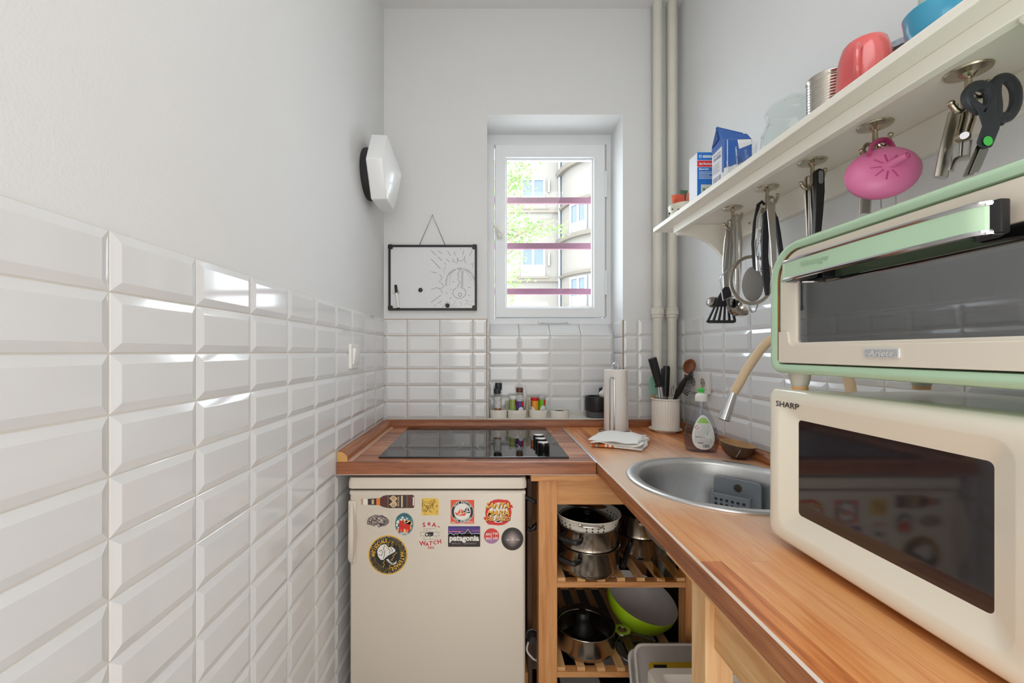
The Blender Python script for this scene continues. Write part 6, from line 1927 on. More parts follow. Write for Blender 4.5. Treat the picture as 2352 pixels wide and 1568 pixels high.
loop_handle(t, ax, ay, zc + 0.036, 0.102, 262, 0.010, 0.030, STEEL, 0.0028)
for s in (-1, 1):
    a = math.radians(262 + s * 18)
    MB().ell((ax + 0.103 * math.cos(a), ay + 0.103 * math.sin(a), zc + 0.036), (0.008, 0.0035, 0.005), 14, 8).build('handle_foot', STEEL, t, True)
loop_handle(t, ax, ay, zc + 0.036, 0.102, 82, 0.010, 0.030, STEEL, 0.0028)
Ml = Matrix.Translation((ax - 0.003, ay + 0.002, zc + 0.021)) @ Matrix.Rotation(math.radians(4), 4, 'X') @ Matrix.Rotation(math.radians(3), 4, 'Y')
t = thing('pot_lid', 'steel pot lid with a black knob lying tilted in the colander', 'lid', (ax, ay, zc + 0.02))
MB().lathe([(0.084, 0.0), (0.086, 0.002), (0.082, 0.004), (0.058, 0.012), (0.020, 0.017), (0, 0.017)], 52, Ml).build('disc', mat('dark_lid_steel', (96, 92, 88), 0.2, 1.0), t, True, angle=50)
MB().lathe([(0.012, 0.016), (0.011, 0.022), (0.020, 0.030), (0.021, 0.035), (0.012, 0.038), (0, 0.0385)], 28, Ml).build('knob', BLACKP, t, True)
Ml2 = Matrix.Translation((ax - 0.004, ay + 0.020, zc + 0.0565)) @ Matrix.Rotation(math.radians(-13), 4, 'X') @ Matrix.Rotation(math.radians(4), 4, 'Y')
t = thing('pot_lid', 'bright steel lid lying tilted on the knob of another lid in the colander', 'lid', (ax, ay + 0.04, zc + 0.04))
MB().lathe([(0.070, 0.0), (0.072, 0.002), (0.068, 0.004), (0.045, 0.009), (0, 0.012)], 48, Ml2).build('disc', STEEL, t, True, angle=50)

bx_, by_ = 0.548, 1.472
t = thing('saucepan', 'steel saucepan with a long black handle, under another on the upper slats', 'saucepan', (bx_, by_, SH1))
pot(t, bx_, by_, SH1, 0.076, 0.076)
hA, hB = V((bx_ - 0.052, by_ - 0.062, SH1 + 0.058)), P(1430, 1302, 1.335)
MB().tube(smooth_path([hA, hA.lerp(hB, 0.25) + V((0, 0, 0.006)), hA.lerp(hB, 0.7), hB], 3), [0.008] * 3 + [0.011] * 4 + [0.012] * 2 + [0.008], 12, flat=0.8).build('handle', BLACKP, t, True)
t = thing('saucepan', 'steel saucepan with a dark nonstick inside, on top of the long-handled one', 'saucepan', (bx_, by_, SH1 + 0.077))
pot(t, bx_, by_, SH1 + 0.0775, 0.0745, 0.070, mi=mat('dark_nonstick', (28, 28, 30), 0.4), foot=0.97)
MB().box((bx_ - 0.026, by_ - 0.076, SH1 + 0.124), (bx_ - 0.012, by_ - 0.0705, SH1 + 0.134)).build('rivet_plate', POT, t, True, bevel=0.001)
MB().tube([V((bx_ + 0.03, by_ + 0.066, SH1 + 0.130)), V((bx_ + 0.05, by_ + 0.10, SH1 + 0.134)), V((bx_ + 0.07, by_ + 0.16, SH1 + 0.138))], [0.008, 0.011, 0.010], 10).build('handle', BLACKP, t, True)

# oil bottle
ox_, oy_ = 0.572, 1.316
t = thing('oil_bottle', 'clear ribbed plastic bottle with a rest of yellow oil beside the saucepans', 'oil bottle', (ox_, oy_, SH1))
def twist(z, r, k):
    return [(ox_ + (r + 0.0014 * math.sin(5 * a + k)) * math.cos(a), oy_ + (r + 0.0014 * math.sin(5 * a + k)) * math.sin(a), SH1 + z) for a in [2 * PI * i / 30 for i in range(30)]]
MB().loft([twist(0, 0.028, 0), twist(0.004, 0.033, 0)] + [twist(0.012 + 0.012 * i, 0.0335 - (0.0016 if i % 2 else 0), 0.8 * i) for i in range(11)] + [twist(0.155, 0.028, 9), twist(0.175, 0.016, 9), twist(0.190, 0.012, 9), twist(0.205, 0.012, 9)]).build('bottle', glass('clear_pet', (246, 246, 238), 0.97, 0.05), t, True, angle=60)
MB().loft([twist(0.003, 0.0305, 0)] + [twist(0.012 + 0.010 * i, 0.0315 - (0.001 if i % 2 else 0), 0.8 * i) for i in range(5)]).build('oil', glass('yellow_oil', (246, 228, 132), 0.97, 0.03, 1.2), t, True, angle=60)
MB().lathe([(0.0145, 0.196), (0.0148, 0.198), (0.0148, 0.214), (0.013, 0.216), (0, 0.216)], 24, Matrix.Translation((ox_, oy_, SH1))).build('cap', mat('yellow_cap', (230, 200, 60), 0.4), t, True)

# lower shelf
cx_, cy_ = 0.340, 1.408
t = thing('stew_pot', 'low wide steel pot with ring handles on the lower slats', 'pot', (cx_, cy_, SH2))
pot(t, cx_, cy_, SH2, 0.0985, 0.078, mi=mat('dark_pot_inside', (132, 124, 118), 0.28, 1.0))
for a in (-12, 168):
    aa = math.radians(a)
    n = V((math.cos(aa), math.sin(aa), 0))
    c = V((cx_, cy_, SH2 + 0.066)) + n * 0.122
    mb = MB()
    mb.lathe([(0.015, -0.0025), (0.027, -0.0025), (0.0275, 0.0), (0.027, 0.0025), (0.015, 0.0025), (0.0145, 0)], 28, Matrix.Translation(c), closed=True)
    mb.build('ring_handle', STEEL, t, True)
t = thing('pot_lid', 'glass lid with a steel rim lying upside down in the low pot', 'lid', (cx_, cy_, SH2 + 0.05))
MB().lathe([(0.094, 0.060), (0.0945, 0.0625), (0.093, 0.065), (0.091, 0.0625)], 52, Matrix.Translation((cx_, cy_, SH2)), closed=True).build('rim', STEEL, t, True)
MB().lathe([(0.0925, 0.0615), (0.070, 0.050), (0.035, 0.042), (0.0, 0.040)], 48, Matrix.Translation((cx_, cy_, SH2))).build('pane', glass('lid_glass', (214, 216, 214), 0.85, 0.03), t, True, fixn=False)
t = thing('baking_funnel', 'black tapered cone with a rounded top standing in the low pot', 'baking mould', (0.328, 1.412, SH2 + 0.04))
MB().lathe([(0.036, 0.044), (0.034, 0.052), (0.024, 0.072), (0.0215, 0.088), (0.0225, 0.091), (0.0220, 0.102), (0.017, 0.110), (0.008, 0.113), (0, 0.113)], 36, Matrix.Translation((0.334, 1.412, SH2 + 0.0005))).build('cone', mat('matte_black_coating', (20, 20, 21), 0.5), t, True)
# green bowl
M_g = Matrix.Translation((0.566, 1.492, SH2 + 0.112)) @ Matrix.Rotation(math.radians(12), 4, 'Y') @ Matrix.Rotation(math.radians(13), 4, 'X')
t = thing('salad_bowl', 'lime green plastic bowl, grey inside, tilted on the lower shelf', 'bowl', (0.566, 1.492, SH2 + 0.005))
MB().lathe([(0, -0.102), (0.045, -0.101), (0.075, -0.088), (0.103, -0.058), (0.119, -0.024), (0.1235, 0.004), (0.1225, 0.006)], 56, M_g).build('shell', mat('lime_plastic', (172, 212, 28), 0.4, var=0.04), t, True, angle=60)
MB().lathe([(0.1225, 0.006), (0.1205, 0.005), (0.116, -0.024), (0.100, -0.056), (0.072, -0.084), (0.042, -0.097), (0, -0.098)], 56, M_g).build('lining', mat('pale_grey_lining', (206, 202, 200), 0.45), t, True, angle=60)
t = thing('pot_lid', 'glass lid with a steel rim lying flat on the lower slats beside the low pot', 'lid', (0.512, 1.372, SH2))
MB().lathe([(0.075, 0.000), (0.0765, 0.003), (0.075, 0.006), (0.072, 0.003)], 52, Matrix.Translation((0.514, 1.378, SH2)), closed=True).build('rim', STEEL, t, True)
MB().lathe([(0.0745, 0.003), (0.055, 0.012), (0.02, 0.017), (0, 0.0175)], 44, Matrix.Translation((0.514, 1.378, SH2))).build('pane', MATS['lid_glass'], t, True, fixn=False)
# grey tray leaning against the unit, white crate in front of it
lean = math.atan2(0.115, 0.350)
M_t = Matrix.Translation((0.630, 1.142, 0.0065)) @ Matrix.Rotation(-lean, 4, 'X')
t = thing('storage_tray', 'light grey plastic tray with a yellow and black label leaning against the shelf unit', 'tray', (0.630, 1.18, 0.0065))
GT = mat('light_grey_plastic', (198, 192, 186), 0.5, var=0.05, scale=60)
rl_ = lambda w_, h_, r, y: [M_t @ V((a, y, b)) for a, b in rrect(w_, h_, r, 5, 0, 0.184)]
MB().loft([rl_(0.330, 0.340, 0.02, 0.020), rl_(0.345, 0.352, 0.022, 0.016), rl_(0.362, 0.368, 0.026, -0.012), rl_(0.370, 0.368, 0.026, -0.012), rl_(0.370, 0.368, 0.026, -0.016), rl_(0.356, 0.356, 0.024, -0.016), rl_(0.338, 0.342, 0.02, 0.010), rl_(0.325, 0.330, 0.02, 0.013)]).build('tray', GT, t, True, angle=40)
fl = Flat(lambda a, b, d: M_t @ V((a - 0.030, 0.0128 - d, b + 0.026)), down=False)
fl.poly([(-0.105, 0.215), (0.12, 0.215), (0.12, 0.285), (-0.098, 0.285), (-0.105, 0.278)], 0.0003)
fl.done('label_yellow', mat('tool_yellow', (206, 168, 40), 0.5), t)
for k in range(6):
    fl.poly([(-0.098 + k * 0.034, 0.222), (-0.068 + k * 0.034, 0.222), (-0.068 + k * 0.034, 0.262), (-0.098 + k * 0.034, 0.262)], 0.0006)
fl.poly([(-0.090, 0.270), (-0.050, 0.270), (-0.050, 0.279), (-0.090, 0.279)], 0.0006)
fl.done('label_black', mat('label_black_print', (28, 28, 26), 0.5), t)
for k in range(6):
    fl.stroke([(-0.092 + k * 0.034, 0.230), (-0.076 + k * 0.034, 0.252)], 0.004, 0.0009)
    fl.stroke([(-0.084 + k * 0.034, 0.228), (-0.072 + k * 0.034, 0.243)], 0.003, 0.0009)
fl.done('label_white', MATS['white_label'], t)
t = thing('storage_tray', 'second light grey plastic tray just behind the labelled one, leaning on the unit', 'tray', (0.630, 1.20, 0.0065))
M_u = Matrix.Translation((0.628, 1.177, 0.0065)) @ Matrix.Rotation(-lean * 0.98, 4, 'X')
ru = lambda w_, h_, r, y: [M_u @ V((a, y, b)) for a, b in rrect(w_, h_, r, 5, 0, 0.165)]
MB().loft([ru(0.345, 0.300, 0.02, 0.012), ru(0.372, 0.330, 0.026, 0.0), ru(0.378, 0.330, 0.026, 0.0), ru(0.378, 0.330, 0.026, -0.004), ru(0.366, 0.322, 0.024, -0.004), ru(0.340, 0.296, 0.02, 0.008)]).build('tray', GT, t, True, angle=40)
t = thing('storage_box', 'white plastic storage box with a recessed lid on the floor before the grey trays', 'storage box', (0.63, 0.97, 0.0062))
WB = mat('white_box_plastic', (224, 220, 210), 0.45, var=0.02)
MB().loft([[(a, b, z) for a, b in rrect(w_, d_, 0.02, 4, 0.630, 0.950)] for w_, d_, z in ((0.34, 0.30, 0.0062), (0.365, 0.325, 0.350))]).build('tub', WB, t, True, angle=40)
lidl = lambda w_, d_, z, r=0.016: [(a, b, z) for a, b in rrect(w_, d_, r, 4, 0.630, 0.950)]
MB().loft([lidl(0.380, 0.345, 0.342), lidl(0.384, 0.348, 0.346), lidl(0.384, 0.348, 0.374), lidl(0.376, 0.340, 0.381), lidl(0.330, 0.296, 0.381), lidl(0.322, 0.288, 0.366), lidl(0.318, 0.284, 0.364)]).build('lid', WB, t, True, angle=40)

# dark back board behind the shelves and odds and ends in the gap by the refrigerator
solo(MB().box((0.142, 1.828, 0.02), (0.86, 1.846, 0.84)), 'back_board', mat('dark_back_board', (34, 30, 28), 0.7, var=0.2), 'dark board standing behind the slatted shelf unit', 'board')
t = thing('cutting_board', 'brown wooden board standing in the gap beside the refrigerator', 'board', (0.150, 1.52, 0.25))
MB().box((0.1455, 1.43, 0.0062), (0.1635, 1.76, 0.80)).build('board', wood('brown_gap_board', (74, 50, 36), (98, 68, 50), (120, 86, 64), 'z', None, 0.55), t, True, bevel=0.002)
gx = lambda px, py, Y: P(px, py, Y)
solo(MB().tube(smooth_path([gx(1206, 1140, 1.36), gx(1218, 1146, 1.36), gx(1230, 1153, 1.36), gx(1240, 1156, 1.40)], 4), 0.0065, 10), 'black_hose', BLACKS, 'black hose crossing the top of the gap beside the refrigerator', 'hose')
solo(MB().tube(smooth_path([gx(1212, 1212, 1.378), gx(1220, 1216, 1.378), gx(1232, 1206, 1.385), gx(1240, 1202, 1.42)], 4), [0.006] * 6 + [0.009] * 7, 10), 'pan_handle', BLACKP, 'black pan handle poking into the gap beside the refrigerator', 'handle')
t = thing('power_plug', 'grey round power plug hanging low in the gap beside the refrigerator', 'plug', gx(1222, 1478, 1.38))
pc_ = gx(1222, 1457, 1.38)
MB().lathe([(0, 0), (0.017, 0), (0.0185, 0.003), (0.0185, 0.018), (0.012, 0.030), (0, 0.030)], 26, Matrix.Translation(pc_) @ Matrix.Rotation(PI / 2, 4, 'X')).build('plug_body', mat('grey_plug', (44, 42, 42), 0.4), t, True)
MB().lathe([(0.014, 0.0), (0.020, 0.0), (0.021, 0.003), (0.019, 0.004), (0.014, 0.003)], 26, Matrix.Translation(pc_) @ Matrix.Rotation(PI / 2, 4, 'X')).build('plug_ring', mat('pale_grey_plug', (96, 96, 96), 0.4), t, True)
MB().tube(smooth_path([pc_ + V((-0.006, 0.006, -0.012)), gx(1210, 1492, 1.37), gx(1224, 1512, 1.37), gx(1236, 1526, 1.38), V((0.176, 1.40, 0.06)), V((0.158, 1.405, 0.012))], 4), 0.0032, 8).build('cable', WHITEP, t, True)
solo(MB().box((0.1315, 1.40, 0.0062), (0.1445, 1.54, 0.150)), 'wood_offcut', PINE, 'pale wood offcut on the floor of the gap beside the refrigerator', 'wood block', bevel=0.001)
# ------------------------------------------------------------------ stickers on the refrigerator door
YS = YD - 0.0001
ffr = lambda a, b, d: P(a, b, YD) + V((0, -d - 0.0001, 0))
A = lambda pts: [(820 + a / 7.842, 1130 + b / 7.842) for a, b in pts]
Bq = lambda pts: [(1010 + a / 11.2, 1130 + b / 11.2) for a, b in pts]
a1 = lambda a, b: (820 + a / 7.842, 1130 + b / 7.842)
b1 = lambda a, b: (1010 + a / 11.2, 1130 + b / 11.2)
G = 'stickers on the refrigerator door'
O0, O1, O2, O3, O4 = 0.0004, 0.0006, 0.0008, 0.0010, 0.0012
ink = lambda n, c: mat('sticker_' + n, c, 0.4, var=0.03)
K_, W_, R_, YL = ink('black', (30, 28, 26)), ink('white', (228, 224, 216)), ink('red', (206, 30, 24)), ink('yellow', (228, 178, 62))
OR_ = ink('orange', (222, 74, 26))


def sticker(lab, cx, cy):
    return thing('sticker', lab, 'sticker', P(cx, cy, YD), group=G)


def base(t, pts, m, name='backing'):
    Flat(ffr).slab(pts, -0.0003, O0).done(name, m, t)


# beer bottle
t = sticker('bottle-shaped sticker lying on its side on the refrigerator', 890, 1152)
base(t, A([(78, 122), (108, 117), (195, 120), (350, 110), (415, 104), (470, 66), (540, 52), (1005, 46), (1030, 70), (1032, 262), (1012, 284), (560, 286), (470, 266), (415, 238), (350, 232), (195, 224), (108, 226), (80, 220)]), ink('beer_brown', (84, 34, 26)))
fl = Flat(ffr)
fl.poly(A([(78, 122), (108, 117), (108, 226), (80, 220)]), O1).done('crown_cap', ink('tan', (184, 140, 98)), t)
fl.poly(A([(108, 117), (195, 120), (195, 224), (108, 226)]), O1).poly(A([(1005, 85), (1025, 85), (1025, 240), (1005, 240)]), O1).done('glass_shine', W_, t)
fl.poly(A([(195, 120), (350, 110), (350, 232), (195, 224)]), O1).done('neck_label', ink('label_black', (44, 38, 34)), t)
fl.poly(A([(560, 55), (900, 50), (900, 278), (560, 284)]), O1).done('dark_label', ink('label_black', (44, 38, 34)), t)
fl.poly(A([(350, 110), (415, 104), (415, 238), (350, 232)]), O1).done('orange_band', ink('amber', (226, 120, 40)), t)
fl.poly(A([(580, 105), (640, 62), (670, 62), (722, 100), (722, 130), (690, 150), (722, 205), (722, 235), (670, 272), (640, 272), (580, 220), (640, 165)]), O2)
fl.poly(A([(795, 62), (826, 60), (826, 268), (795, 270)]), O2)
fl.stroke(A([(560, 58), (560, 282)]), 0.5, O2).stroke(A([(900, 54), (900, 276)]), 0.5, O2)
fl.text('WAYSA', *a1(747, 166), 6.2, O2, rot=-90, bold=0.02, width=24)
fl.done('cream_print', ink('cream', (210, 178, 138)), t)
fl.poly(A([(265, 130), (305, 128), (305, 215), (265, 213)]), O2).done('neck_print', ink('cream', (210, 178, 138)), t)
for pts in ([(625, 110), (660, 85), (690, 108), (660, 130), (640, 115)], [(625, 225), (660, 250), (690, 226), (660, 205), (640, 220)], [(580, 165), (640, 165)]):
    fl.stroke(A(pts), 1.1, O3)
fl.done('emblem_lines', ink('label_black', (44, 38, 34)), t)
# rock / brain picture on a clear round sticker
t = sticker('clear round sticker showing a knobbly black and white rock', 868, 1195)
blob = [(180, 520), (205, 460), (260, 430), (330, 405), (395, 415), (455, 410), (500, 440), (545, 460), (578, 510), (570, 560), (535, 590), (490, 610), (440, 615), (400, 635), (360, 610), (300, 612), (240, 590), (182, 578)]
base(t, A(blob), mat('rock_print', (120, 108, 104), 0.5, var=1.0, scale=120), 'rock')
fl = Flat(ffr)
r = random.Random(3)
for m, nm, n in ((K_, 'dark_blots', 34), (W_, 'pale_blots', 30), (ink('pinkish', (196, 150, 138)), 'pink_blots', 9)):
    for _ in range(n):
        a = r.uniform(0, 6.283)
        q_ = math.sqrt(r.uniform(0, 1))
        cx, cy = 378 + 175 * q_ * math.cos(a), 520 + 86 * q_ * math.sin(a)
        s = r.uniform(8, 20)
        fl.poly(A([(cx + s * r.uniform(0.5, 1.2) * math.cos(k * 1.05), cy + s * r.uniform(0.4, 0.9) * math.sin(k * 1.05)) for k in range(6)]), O1 + 0.0001 * (nm == 'pale_blots') + 0.0002 * (nm == 'pink_blots'))
    fl.done(nm, m, t)['kind'] = 'stuff'
fl.ring(*a1(390, 515), 29.5, 29.9, 0.0002, 48).done('clear_edge', ink('edge_grey', (190, 180, 166)), t)
# oval with the bear
t = sticker('oval teal sticker with a red bear under orange and white clouds', 929, 1203)
ov_ = lambda s, sy=None: A([(850 + 165 * s * math.cos(k), 571 + 200 * (sy or s) * math.sin(k)) for k in [2 * PI * i / 44 for i in range(44)]])
base(t, ov_(1.0), ink('teal', (62, 122, 130)))
fl = Flat(ffr)
for cx, cy, rr in ((760, 540, 50), (800, 510, 42), (740, 590, 38), (790, 620, 60), (860, 650, 60), (850, 500, 30), (820, 455, 22), (900, 475, 18)):
    fl.poly(A([(cx + rr * math.cos(k), cy + rr * 0.8 * math.sin(k)) for k in [2 * PI * i / 14 for i in range(14)]]), O1)
fl.done('white_clouds', W_, t)
for cx, cy, rr in ((920, 545, 55), (960, 560, 42), (900, 600, 60), (880, 520, 30), (940, 640, 45), (760, 680, 40), (870, 690, 50)):
    fl.poly(A([(cx + rr * math.cos(k), cy + rr * 0.8 * math.sin(k)) for k in [2 * PI * i / 14 for i in range(14)]]), O2)
fl.done('orange_clouds', ink('peach', (232, 176, 110)), t)
fl.poly(A([(762, 510), (775, 500), (785, 512), (815, 512), (828, 502), (832, 520), (855, 540), (850, 556), (832, 562), (835, 575), (900, 568), (945, 580), (960, 620), (955, 715), (925, 715), (912, 660), (900, 700), (885, 715), (878, 660), (845, 655), (835, 715), (805, 715), (802, 650), (780, 715), (748, 712), (755, 640)]), O3)
fl.done('bear', R_, t)
fl.arctext('PATAGONIA', *a1(850, 585), 22.6, -42, 42, 6.0, O3, bold=0.02, sx=0.9)
fl.done('dark_lettering', ink('dark_teal', (28, 52, 66)), t)
fl.text('BERLIN', *a1(850, 738), 6.0, O3, bold=0.03, width=17)
fl.done('white_lettering', W_, t)
# round skull sticker
t = sticker('large round black and yellow sticker with a skull and ring of lettering', 891, 1273)
c = a1(557, 1128)
base(t, circ(45.3, 56, *c), YL)
fl = Flat(ffr)
fl.ring(*c, 0.01, 42.6, O1, 56).done('black_disc', K_, t)
fl.ring(*c, 28.5, 39.0, O2, 56).done('olive_band', ink('olive_dark', (44, 38, 24)), t)
fl.arctext('ANTISOCIALE', *c, 33.4, -92, -6, 12.5, O3, bold=0.03, sx=0.62)
fl.done('upper_word', YL, t)
fl.arctext('HATEMADE', *c, 33.4, 82, 162, 12.5, O3, bold=0.03, sx=0.66)
fl.done('lower_word', YL, t)
fl.arctext('HATEMADE', *c, 33.4, 10, 72, 12.5, O3, bold=0.03, sx=0.66)
fl.done('dim_upper_word', ink('olive', (104, 86, 38)), t)
fl.arctext('ANTISOCIALE', *c, 33.4, 172, 262, 12.5, O3, bold=0.03, sx=0.62)
fl.done('dim_lower_word', ink('olive', (104, 86, 38)), t)
fl.arctext('ANTISOCIALE AND THE HATEMADE ' * 3, *c, 40.6, 0, 356, 3.6, O2, bold=0.02, sx=0.75)
fl.done('small_lettering', ink('pale_grey', (196, 190, 178)), t)
fl.poly(A([(365, 1080), (375, 1020), (420, 960), (480, 935), (520, 935), (560, 990), (640, 985), (690, 1030), (690, 1065), (640, 1095), (590, 1120), (560, 1150), (520, 1170), (480, 1215), (430, 1215), (385, 1160)]), O2)
fl.poly(A([(525, 1215), (560, 1195), (600, 1250), (640, 1275), (690, 1260), (715, 1225), (710, 1275), (670, 1308), (620, 1300), (560, 1260)]), O2)
fl.done('skull', W_, t)
for pts in ([(500, 950), (480, 1010), (500, 1090), (480, 1200)], [(400, 1060), (440, 1040), (470, 1080), (440, 1140), (400, 1120)], [(560, 1000), (600, 1050), (580, 1100)], [(610, 1000), (640, 1040), (625, 1075)], [(540, 1150), (600, 1130), (660, 1090)], [(540, 1225), (600, 1280), (680, 1290)]):
    fl.stroke(A(pts), 1.3, O3)
fl.done('skull_lines', K_, t)
for pts in ([(590, 880), (545, 940), (575, 945), (525, 1000), (560, 1000), (530, 1060)], [(660, 880), (620, 935), (650, 940), (610, 985)], [(720, 1080), (640, 1150), (670, 1160), (610, 1225), (650, 1220)], [(500, 1230), (465, 1280), (500, 1285), (470, 1350)], [(620, 1290), (580, 1330), (605, 1340), (580, 1375)]):
    fl.stroke(A(pts), 1.2, O4)
fl.done('lightning', YL, t)
# yellow scribble note
t = sticker('square yellow sticker with tangled scribbled lettering', 988, 1164)
base(t, A([(1170, 108), (1448, 108), (1472, 158), (1470, 414), (1166, 412)]), ink('note_yellow', (226, 184, 70)))
fl = Flat(ffr)
r = random.Random(9)
for m, nm, n in ((K_, 'scribbles', 16), (ink('rust', (150, 70, 46)), 'rust_scribbles', 5), (ink('petrol', (50, 110, 120)), 'blue_scribbles', 3)):
    for _ in range(n):
        x, y = 1185 + r.uniform(0, 250), 170 + r.uniform(0, 190)
        pts = [(x, y)]
        for k in range(5):
            x, y = min(1450, max(1175, x + r.uniform(-40, 40))), min(400, max(130, y + r.uniform(-45, 45)))
            pts.append((x, y))
        fl.stroke(A(pts), 0.75, O1)
    fl.done(nm, m, t)['kind'] = 'stuff'
# red hand lettering with brick wall
t = sticker('clear round sticker with red hand lettering and a drawn brick wall', 989, 1229)
RW = ink('crimson', (190, 28, 50))
fl = Flat(ffr)
fl.slab([(962.5, 1198.5), (962.6, 1198.5), (962.6, 1198.6)], 0, 0.0002)
fl.new()
base(t, circ(30.5, 48, 989, 1229), ink('clear_film', (217, 206, 191)), 'clear_film')
for word, part in (((('S', 974, 1204.5, 13, -4), ('e', 985.5, 1202.5, 14, 0), ('A', 997, 1204.5, 13, 5), ('-', 1007.5, 1209, 13, 25)), 'red_upper_word'),
                   ((('W', 971, 1247, 13, -6), ('A', 981, 1249, 11, 2), ('T', 989.5, 1247, 12, 4), ('C', 999, 1245.5, 11, -4), ('H', 1009, 1243, 12.5, -10), ('.ORG', 989, 1257, 6.5, 0)), 'red_lower_word')):
    for s, x, y, sz, ro in word:
        fl.text(s, x, y, sz * 1.06, O1, rot=ro, bold=0.03)
    fl.done(part, RW, t)
for pts in ([(973, 1213.5), (1000, 1213.5)], [(964, 1221.5), (1010, 1221.5)], [(964, 1230), (1010, 1230)], [(970, 1238), (1003, 1238)], [(974, 1213.5), (974, 1221.5)], [(988, 1213.5), (988, 1221.5)], [(1002, 1217), (1002, 1221.5)], [(966.5, 1221.5), (966.5, 1230)], [(1008, 1222), (1008, 1230)], [(974, 1230), (974, 1238)], [(988, 1230), (988, 1238)], [(1002, 1230), (1002, 1237)]):
    fl.stroke(pts, 0.45, O1)
for px in (980.5, 988):
    fl.ring(px, 1227, 2.6, 4.6, O2, 24)
fl.poly([(982, 1221.5), (996, 1221.5), (995, 1229), (990, 1231), (984, 1224)], O1)
fl.text('SP', 980.5, 1217.5, 4.5, O1)
fl.done('brick_drawing', K_, t)
# orange square
t = sticker('orange square sticker with two paper boats in a black lettered ring', 1062, 1175)
base(t, Bq([(284, 200), (886, 200), (884, 804), (280, 802)]), OR_)
fl = Flat(ffr)
c = b1(582, 502)
fl.ring(*c, 0.01, 25.8, O1, 56).done('white_disc', W_, t)
fl.ring(*c, 19.2, 25.0, O2, 56).done('black_ring', K_, t)
fl.arctext('HATE FASCISM', *c, 22.1, -54, 56, 6.6, O3, bold=0.03, sx=0.72)
fl.done('upper_lettering', W_, t)
fl.arctext('LOVE SEEBRÜCKE', *c, 22.1, 232, 126, 6.6, O3, inside=True, bold=0.03, sx=0.70)
fl.done('white_lettering', W_, t)
fl.stroke(Bq([(295, 778), (405, 778)]), 1.2, O1).stroke(Bq([(295, 757), (395, 757)]), 0.5, O1).stroke(Bq([(740, 757), (860, 757)]), 1.0, O1).stroke(Bq([(695, 778), (860, 778)]), 0.5, O1)
fl.done('small_print', W_, t)['kind'] = 'stuff'
fl.poly(Bq([(590, 462), (700, 495), (630, 522)]), O2).poly(Bq([(655, 534), (782, 484), (776, 534)]), O2).poly(Bq([(636, 465), (692, 382), (692, 480)]), O2).poly(Bq([(716, 378), (774, 470), (716, 486)]), O2)
fl.done('black_boat', K_, t)
fl.poly(Bq([(384, 512), (520, 556), (430, 594)]), O3).poly(Bq([(455, 600), (690, 516), (650, 600)]), O3).poly(Bq([(458, 522), (530, 424), (530, 550)]), O3).poly(Bq([(550, 420), (622, 520), (552, 550)]), O3)
fl.done('orange_boat', OR_, t)
# red and yellow round lettering sticker
t = sticker('round red sticker with slanted yellow three-line lettering', 1145, 1176)
base(t, Bq([(1120, 640), (1180, 645), (1172, 520), (1190, 400), (1300, 240), (1420, 190), (1520, 180), (1755, 205), (1830, 280), (1800, 310), (1860, 325), (1888, 400), (1830, 400), (1848, 520), (1820, 680), (1740, 780), (1640, 835), (1520, 852), (1245, 825), (1180, 750), (1200, 735), (1150, 705)]), R_)
fl = Flat(ffr)
fl.poly(Bq([(1280, 420), (1440, 270), (1560, 258), (1700, 300), (1760, 520), (1640, 720), (1500, 770), (1340, 700), (1250, 560)]), O1).poly(Bq([(1375, 742), (1660, 726), (1600, 770), (1510, 782), (1430, 772)]), O1)
fl.done('white_patch', W_, t)
for dx, dy, m, o, nm in ((1.4, 1.8, ink('shadow_brown', (70, 20, 10)), O2, 'letter_shadow'), (0, 0, ink('gold', (238, 178, 66)), O3, 'lettering')):
    for s, x, y, wd_, sz in (('SANTA', 1480, 335, 56, 17.5), ('MARIA', 1500, 525, 52, 17.5), ('DEL POZZO', 1500, 676, 55, 12.5)):
        q_ = b1(x, y)
        fl.text(s, q_[0] + dx, q_[1] + dy, sz, o, bold=0.03, shear=0.3, width=wd_)
    fl.done(nm, m, t)
# mountain landscape sticker
t = sticker('rectangular sticker of dark mountains under a purple sunset with white lettering', 1066, 1231)
base(t, Bq([(215, 875), (1040, 875), (1040, 1398), (215, 1398)]), ink('sticker_night', (36, 28, 30)))
fl = Flat(ffr)
fl.poly(Bq([(215, 875), (1040, 875), (1040, 1080), (215, 1080)]), O1).done('purple_sky', ink('purple', (62, 44, 120)), t)
fl.poly(Bq([(215, 920), (1040, 935), (1040, 965), (640, 960), (215, 975)]), O1 + 0.0001).done('violet_band', ink('violet', (92, 56, 140)), t)
fl.poly(Bq([(215, 1000), (400, 995), (560, 1000), (660, 1005), (500, 1022), (215, 1016)]), O2).poly(Bq([(820, 990), (1035, 984), (1035, 1000), (820, 1000)]), O2).done('pink_band', ink('pink', (220, 120, 140)), t)
ridge = [(215, 1090), (275, 1035), (320, 1075), (375, 1095), (412, 1050), (455, 1088), (508, 1025), (575, 1080), (600, 1060), (620, 1070), (660, 1030), (725, 950), (745, 960), (765, 1025), (785, 1015), (822, 1085), (860, 1060), (900, 1070), (935, 1050), (965, 1070), (1000, 1055), (1040, 1078)]
fl.poly(Bq(ridge + [(1040, 1110), (215, 1110)]), O3).poly(Bq([(215, 1080), (1040, 1080), (1040, 1398), (215, 1398)]), O3).done('mountains', ink('sticker_night', (36, 28, 30)), t)
fl.stroke(Bq(ridge), 0.9, O4)
fl.text('patagonia', *b1(632, 1200), 17.5, O4, bold=0.045, width=68)
fl.done('white_lettering', W_, t)
fl.text('BERLIN · GERMANY', *b1(632, 1313), 5.6, O4, width=57)
fl.done('grey_lettering', ink('grey', (150, 138, 136)), t)
fl.text('patagonia.com', *b1(612, 1362), 3.0, O4, width=21)
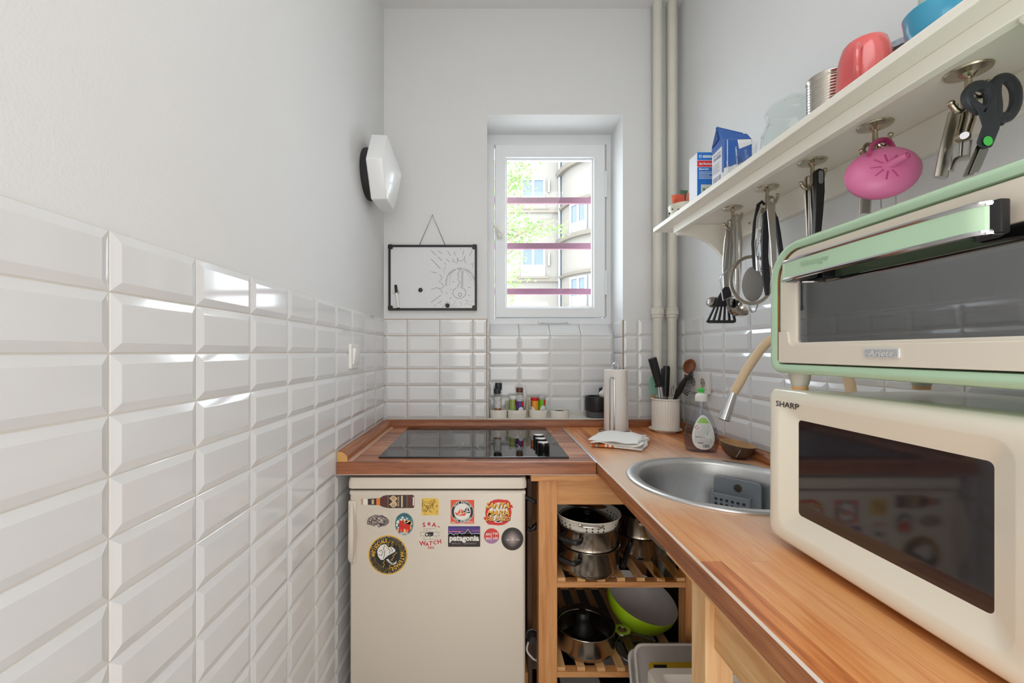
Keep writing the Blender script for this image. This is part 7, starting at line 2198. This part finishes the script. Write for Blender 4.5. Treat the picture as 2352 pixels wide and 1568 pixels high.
fl.done('small_lettering', ink('brick', (120, 50, 50)), t)
# small round badge
t = sticker('small round red and lilac badge with mirrored white lettering', 1129, 1230)
c = b1(1335, 1125)
base(t, circ(17.6, 44, *c), ink('badge_red', (212, 56, 48)))
fl = Flat(ffr)
fl.poly([(c[0] + 17.6 * math.cos(k), c[1] + 17.6 * math.sin(k)) for k in [math.radians(25 + 135 * i / 18) for i in range(19)]], O1).done('lilac_half', ink('lilac', (164, 118, 158)), t)
fl.text('AN', c[0] - 8.5, c[1] - 4.2, 8.2, O2, bold=0.03, width=11).text('MA', c[0] + 9.2, c[1] - 5.6, 8.2, O2, bold=0.03, width=12)
fl.text('AN', c[0] - 8.5, c[1] + 5.8, 8.2, O2, bold=0.03, width=11, mirror=True).text('MA', c[0] + 9.2, c[1] + 4.6, 8.2, O2, bold=0.03, width=12, mirror=True)
fl.stroke([(c[0] - 0.7, c[1] - 7.5), (c[0] - 0.7, c[1] + 9)], 1.3, O2)
fl.done('white_lettering', W_, t)
# dark glowing disc
t = sticker('round dark brown sticker with a pale blurred glow', 1177, 1237)
c = b1(1868, 1200)
base(t, [(c[0] + 25.3 * math.cos(k), c[1] + 26.2 * math.sin(k)) for k in [2 * PI * i / 48 for i in range(48)]], ink('dark_brown', (44, 32, 30)))
fl = Flat(ffr)
for k in range(12):
    s = 1 - k / 12
    g_ = 48 + (196 - 48) * (k / 11) ** 0.8
    fl.poly([(c[0] + 19.5 * s * math.cos(q_) * (1 + 0.06 * math.cos(4 * q_)), c[1] + 20.5 * s * math.sin(q_) * (1 + 0.06 * math.cos(4 * q_))) for q_ in [2 * PI * i / 36 for i in range(36)]], O1 + 0.00003 * k)
    fl.done('glow_tone', ink('glow_%d' % k, (g_, g_ * 0.90, g_ * 0.87)), t)
fl.text('Art', c[0] - 10.5, c[1] + 1.6, 4.6, O3, bold=0.02).text('Ton', c[0] + 12, c[1] + 1.2, 4.6, O3, bold=0.02).text('ist', c[0] + 1, c[1] + 1.4, 4.6, O3)
fl.done('white_lettering', W_, t)
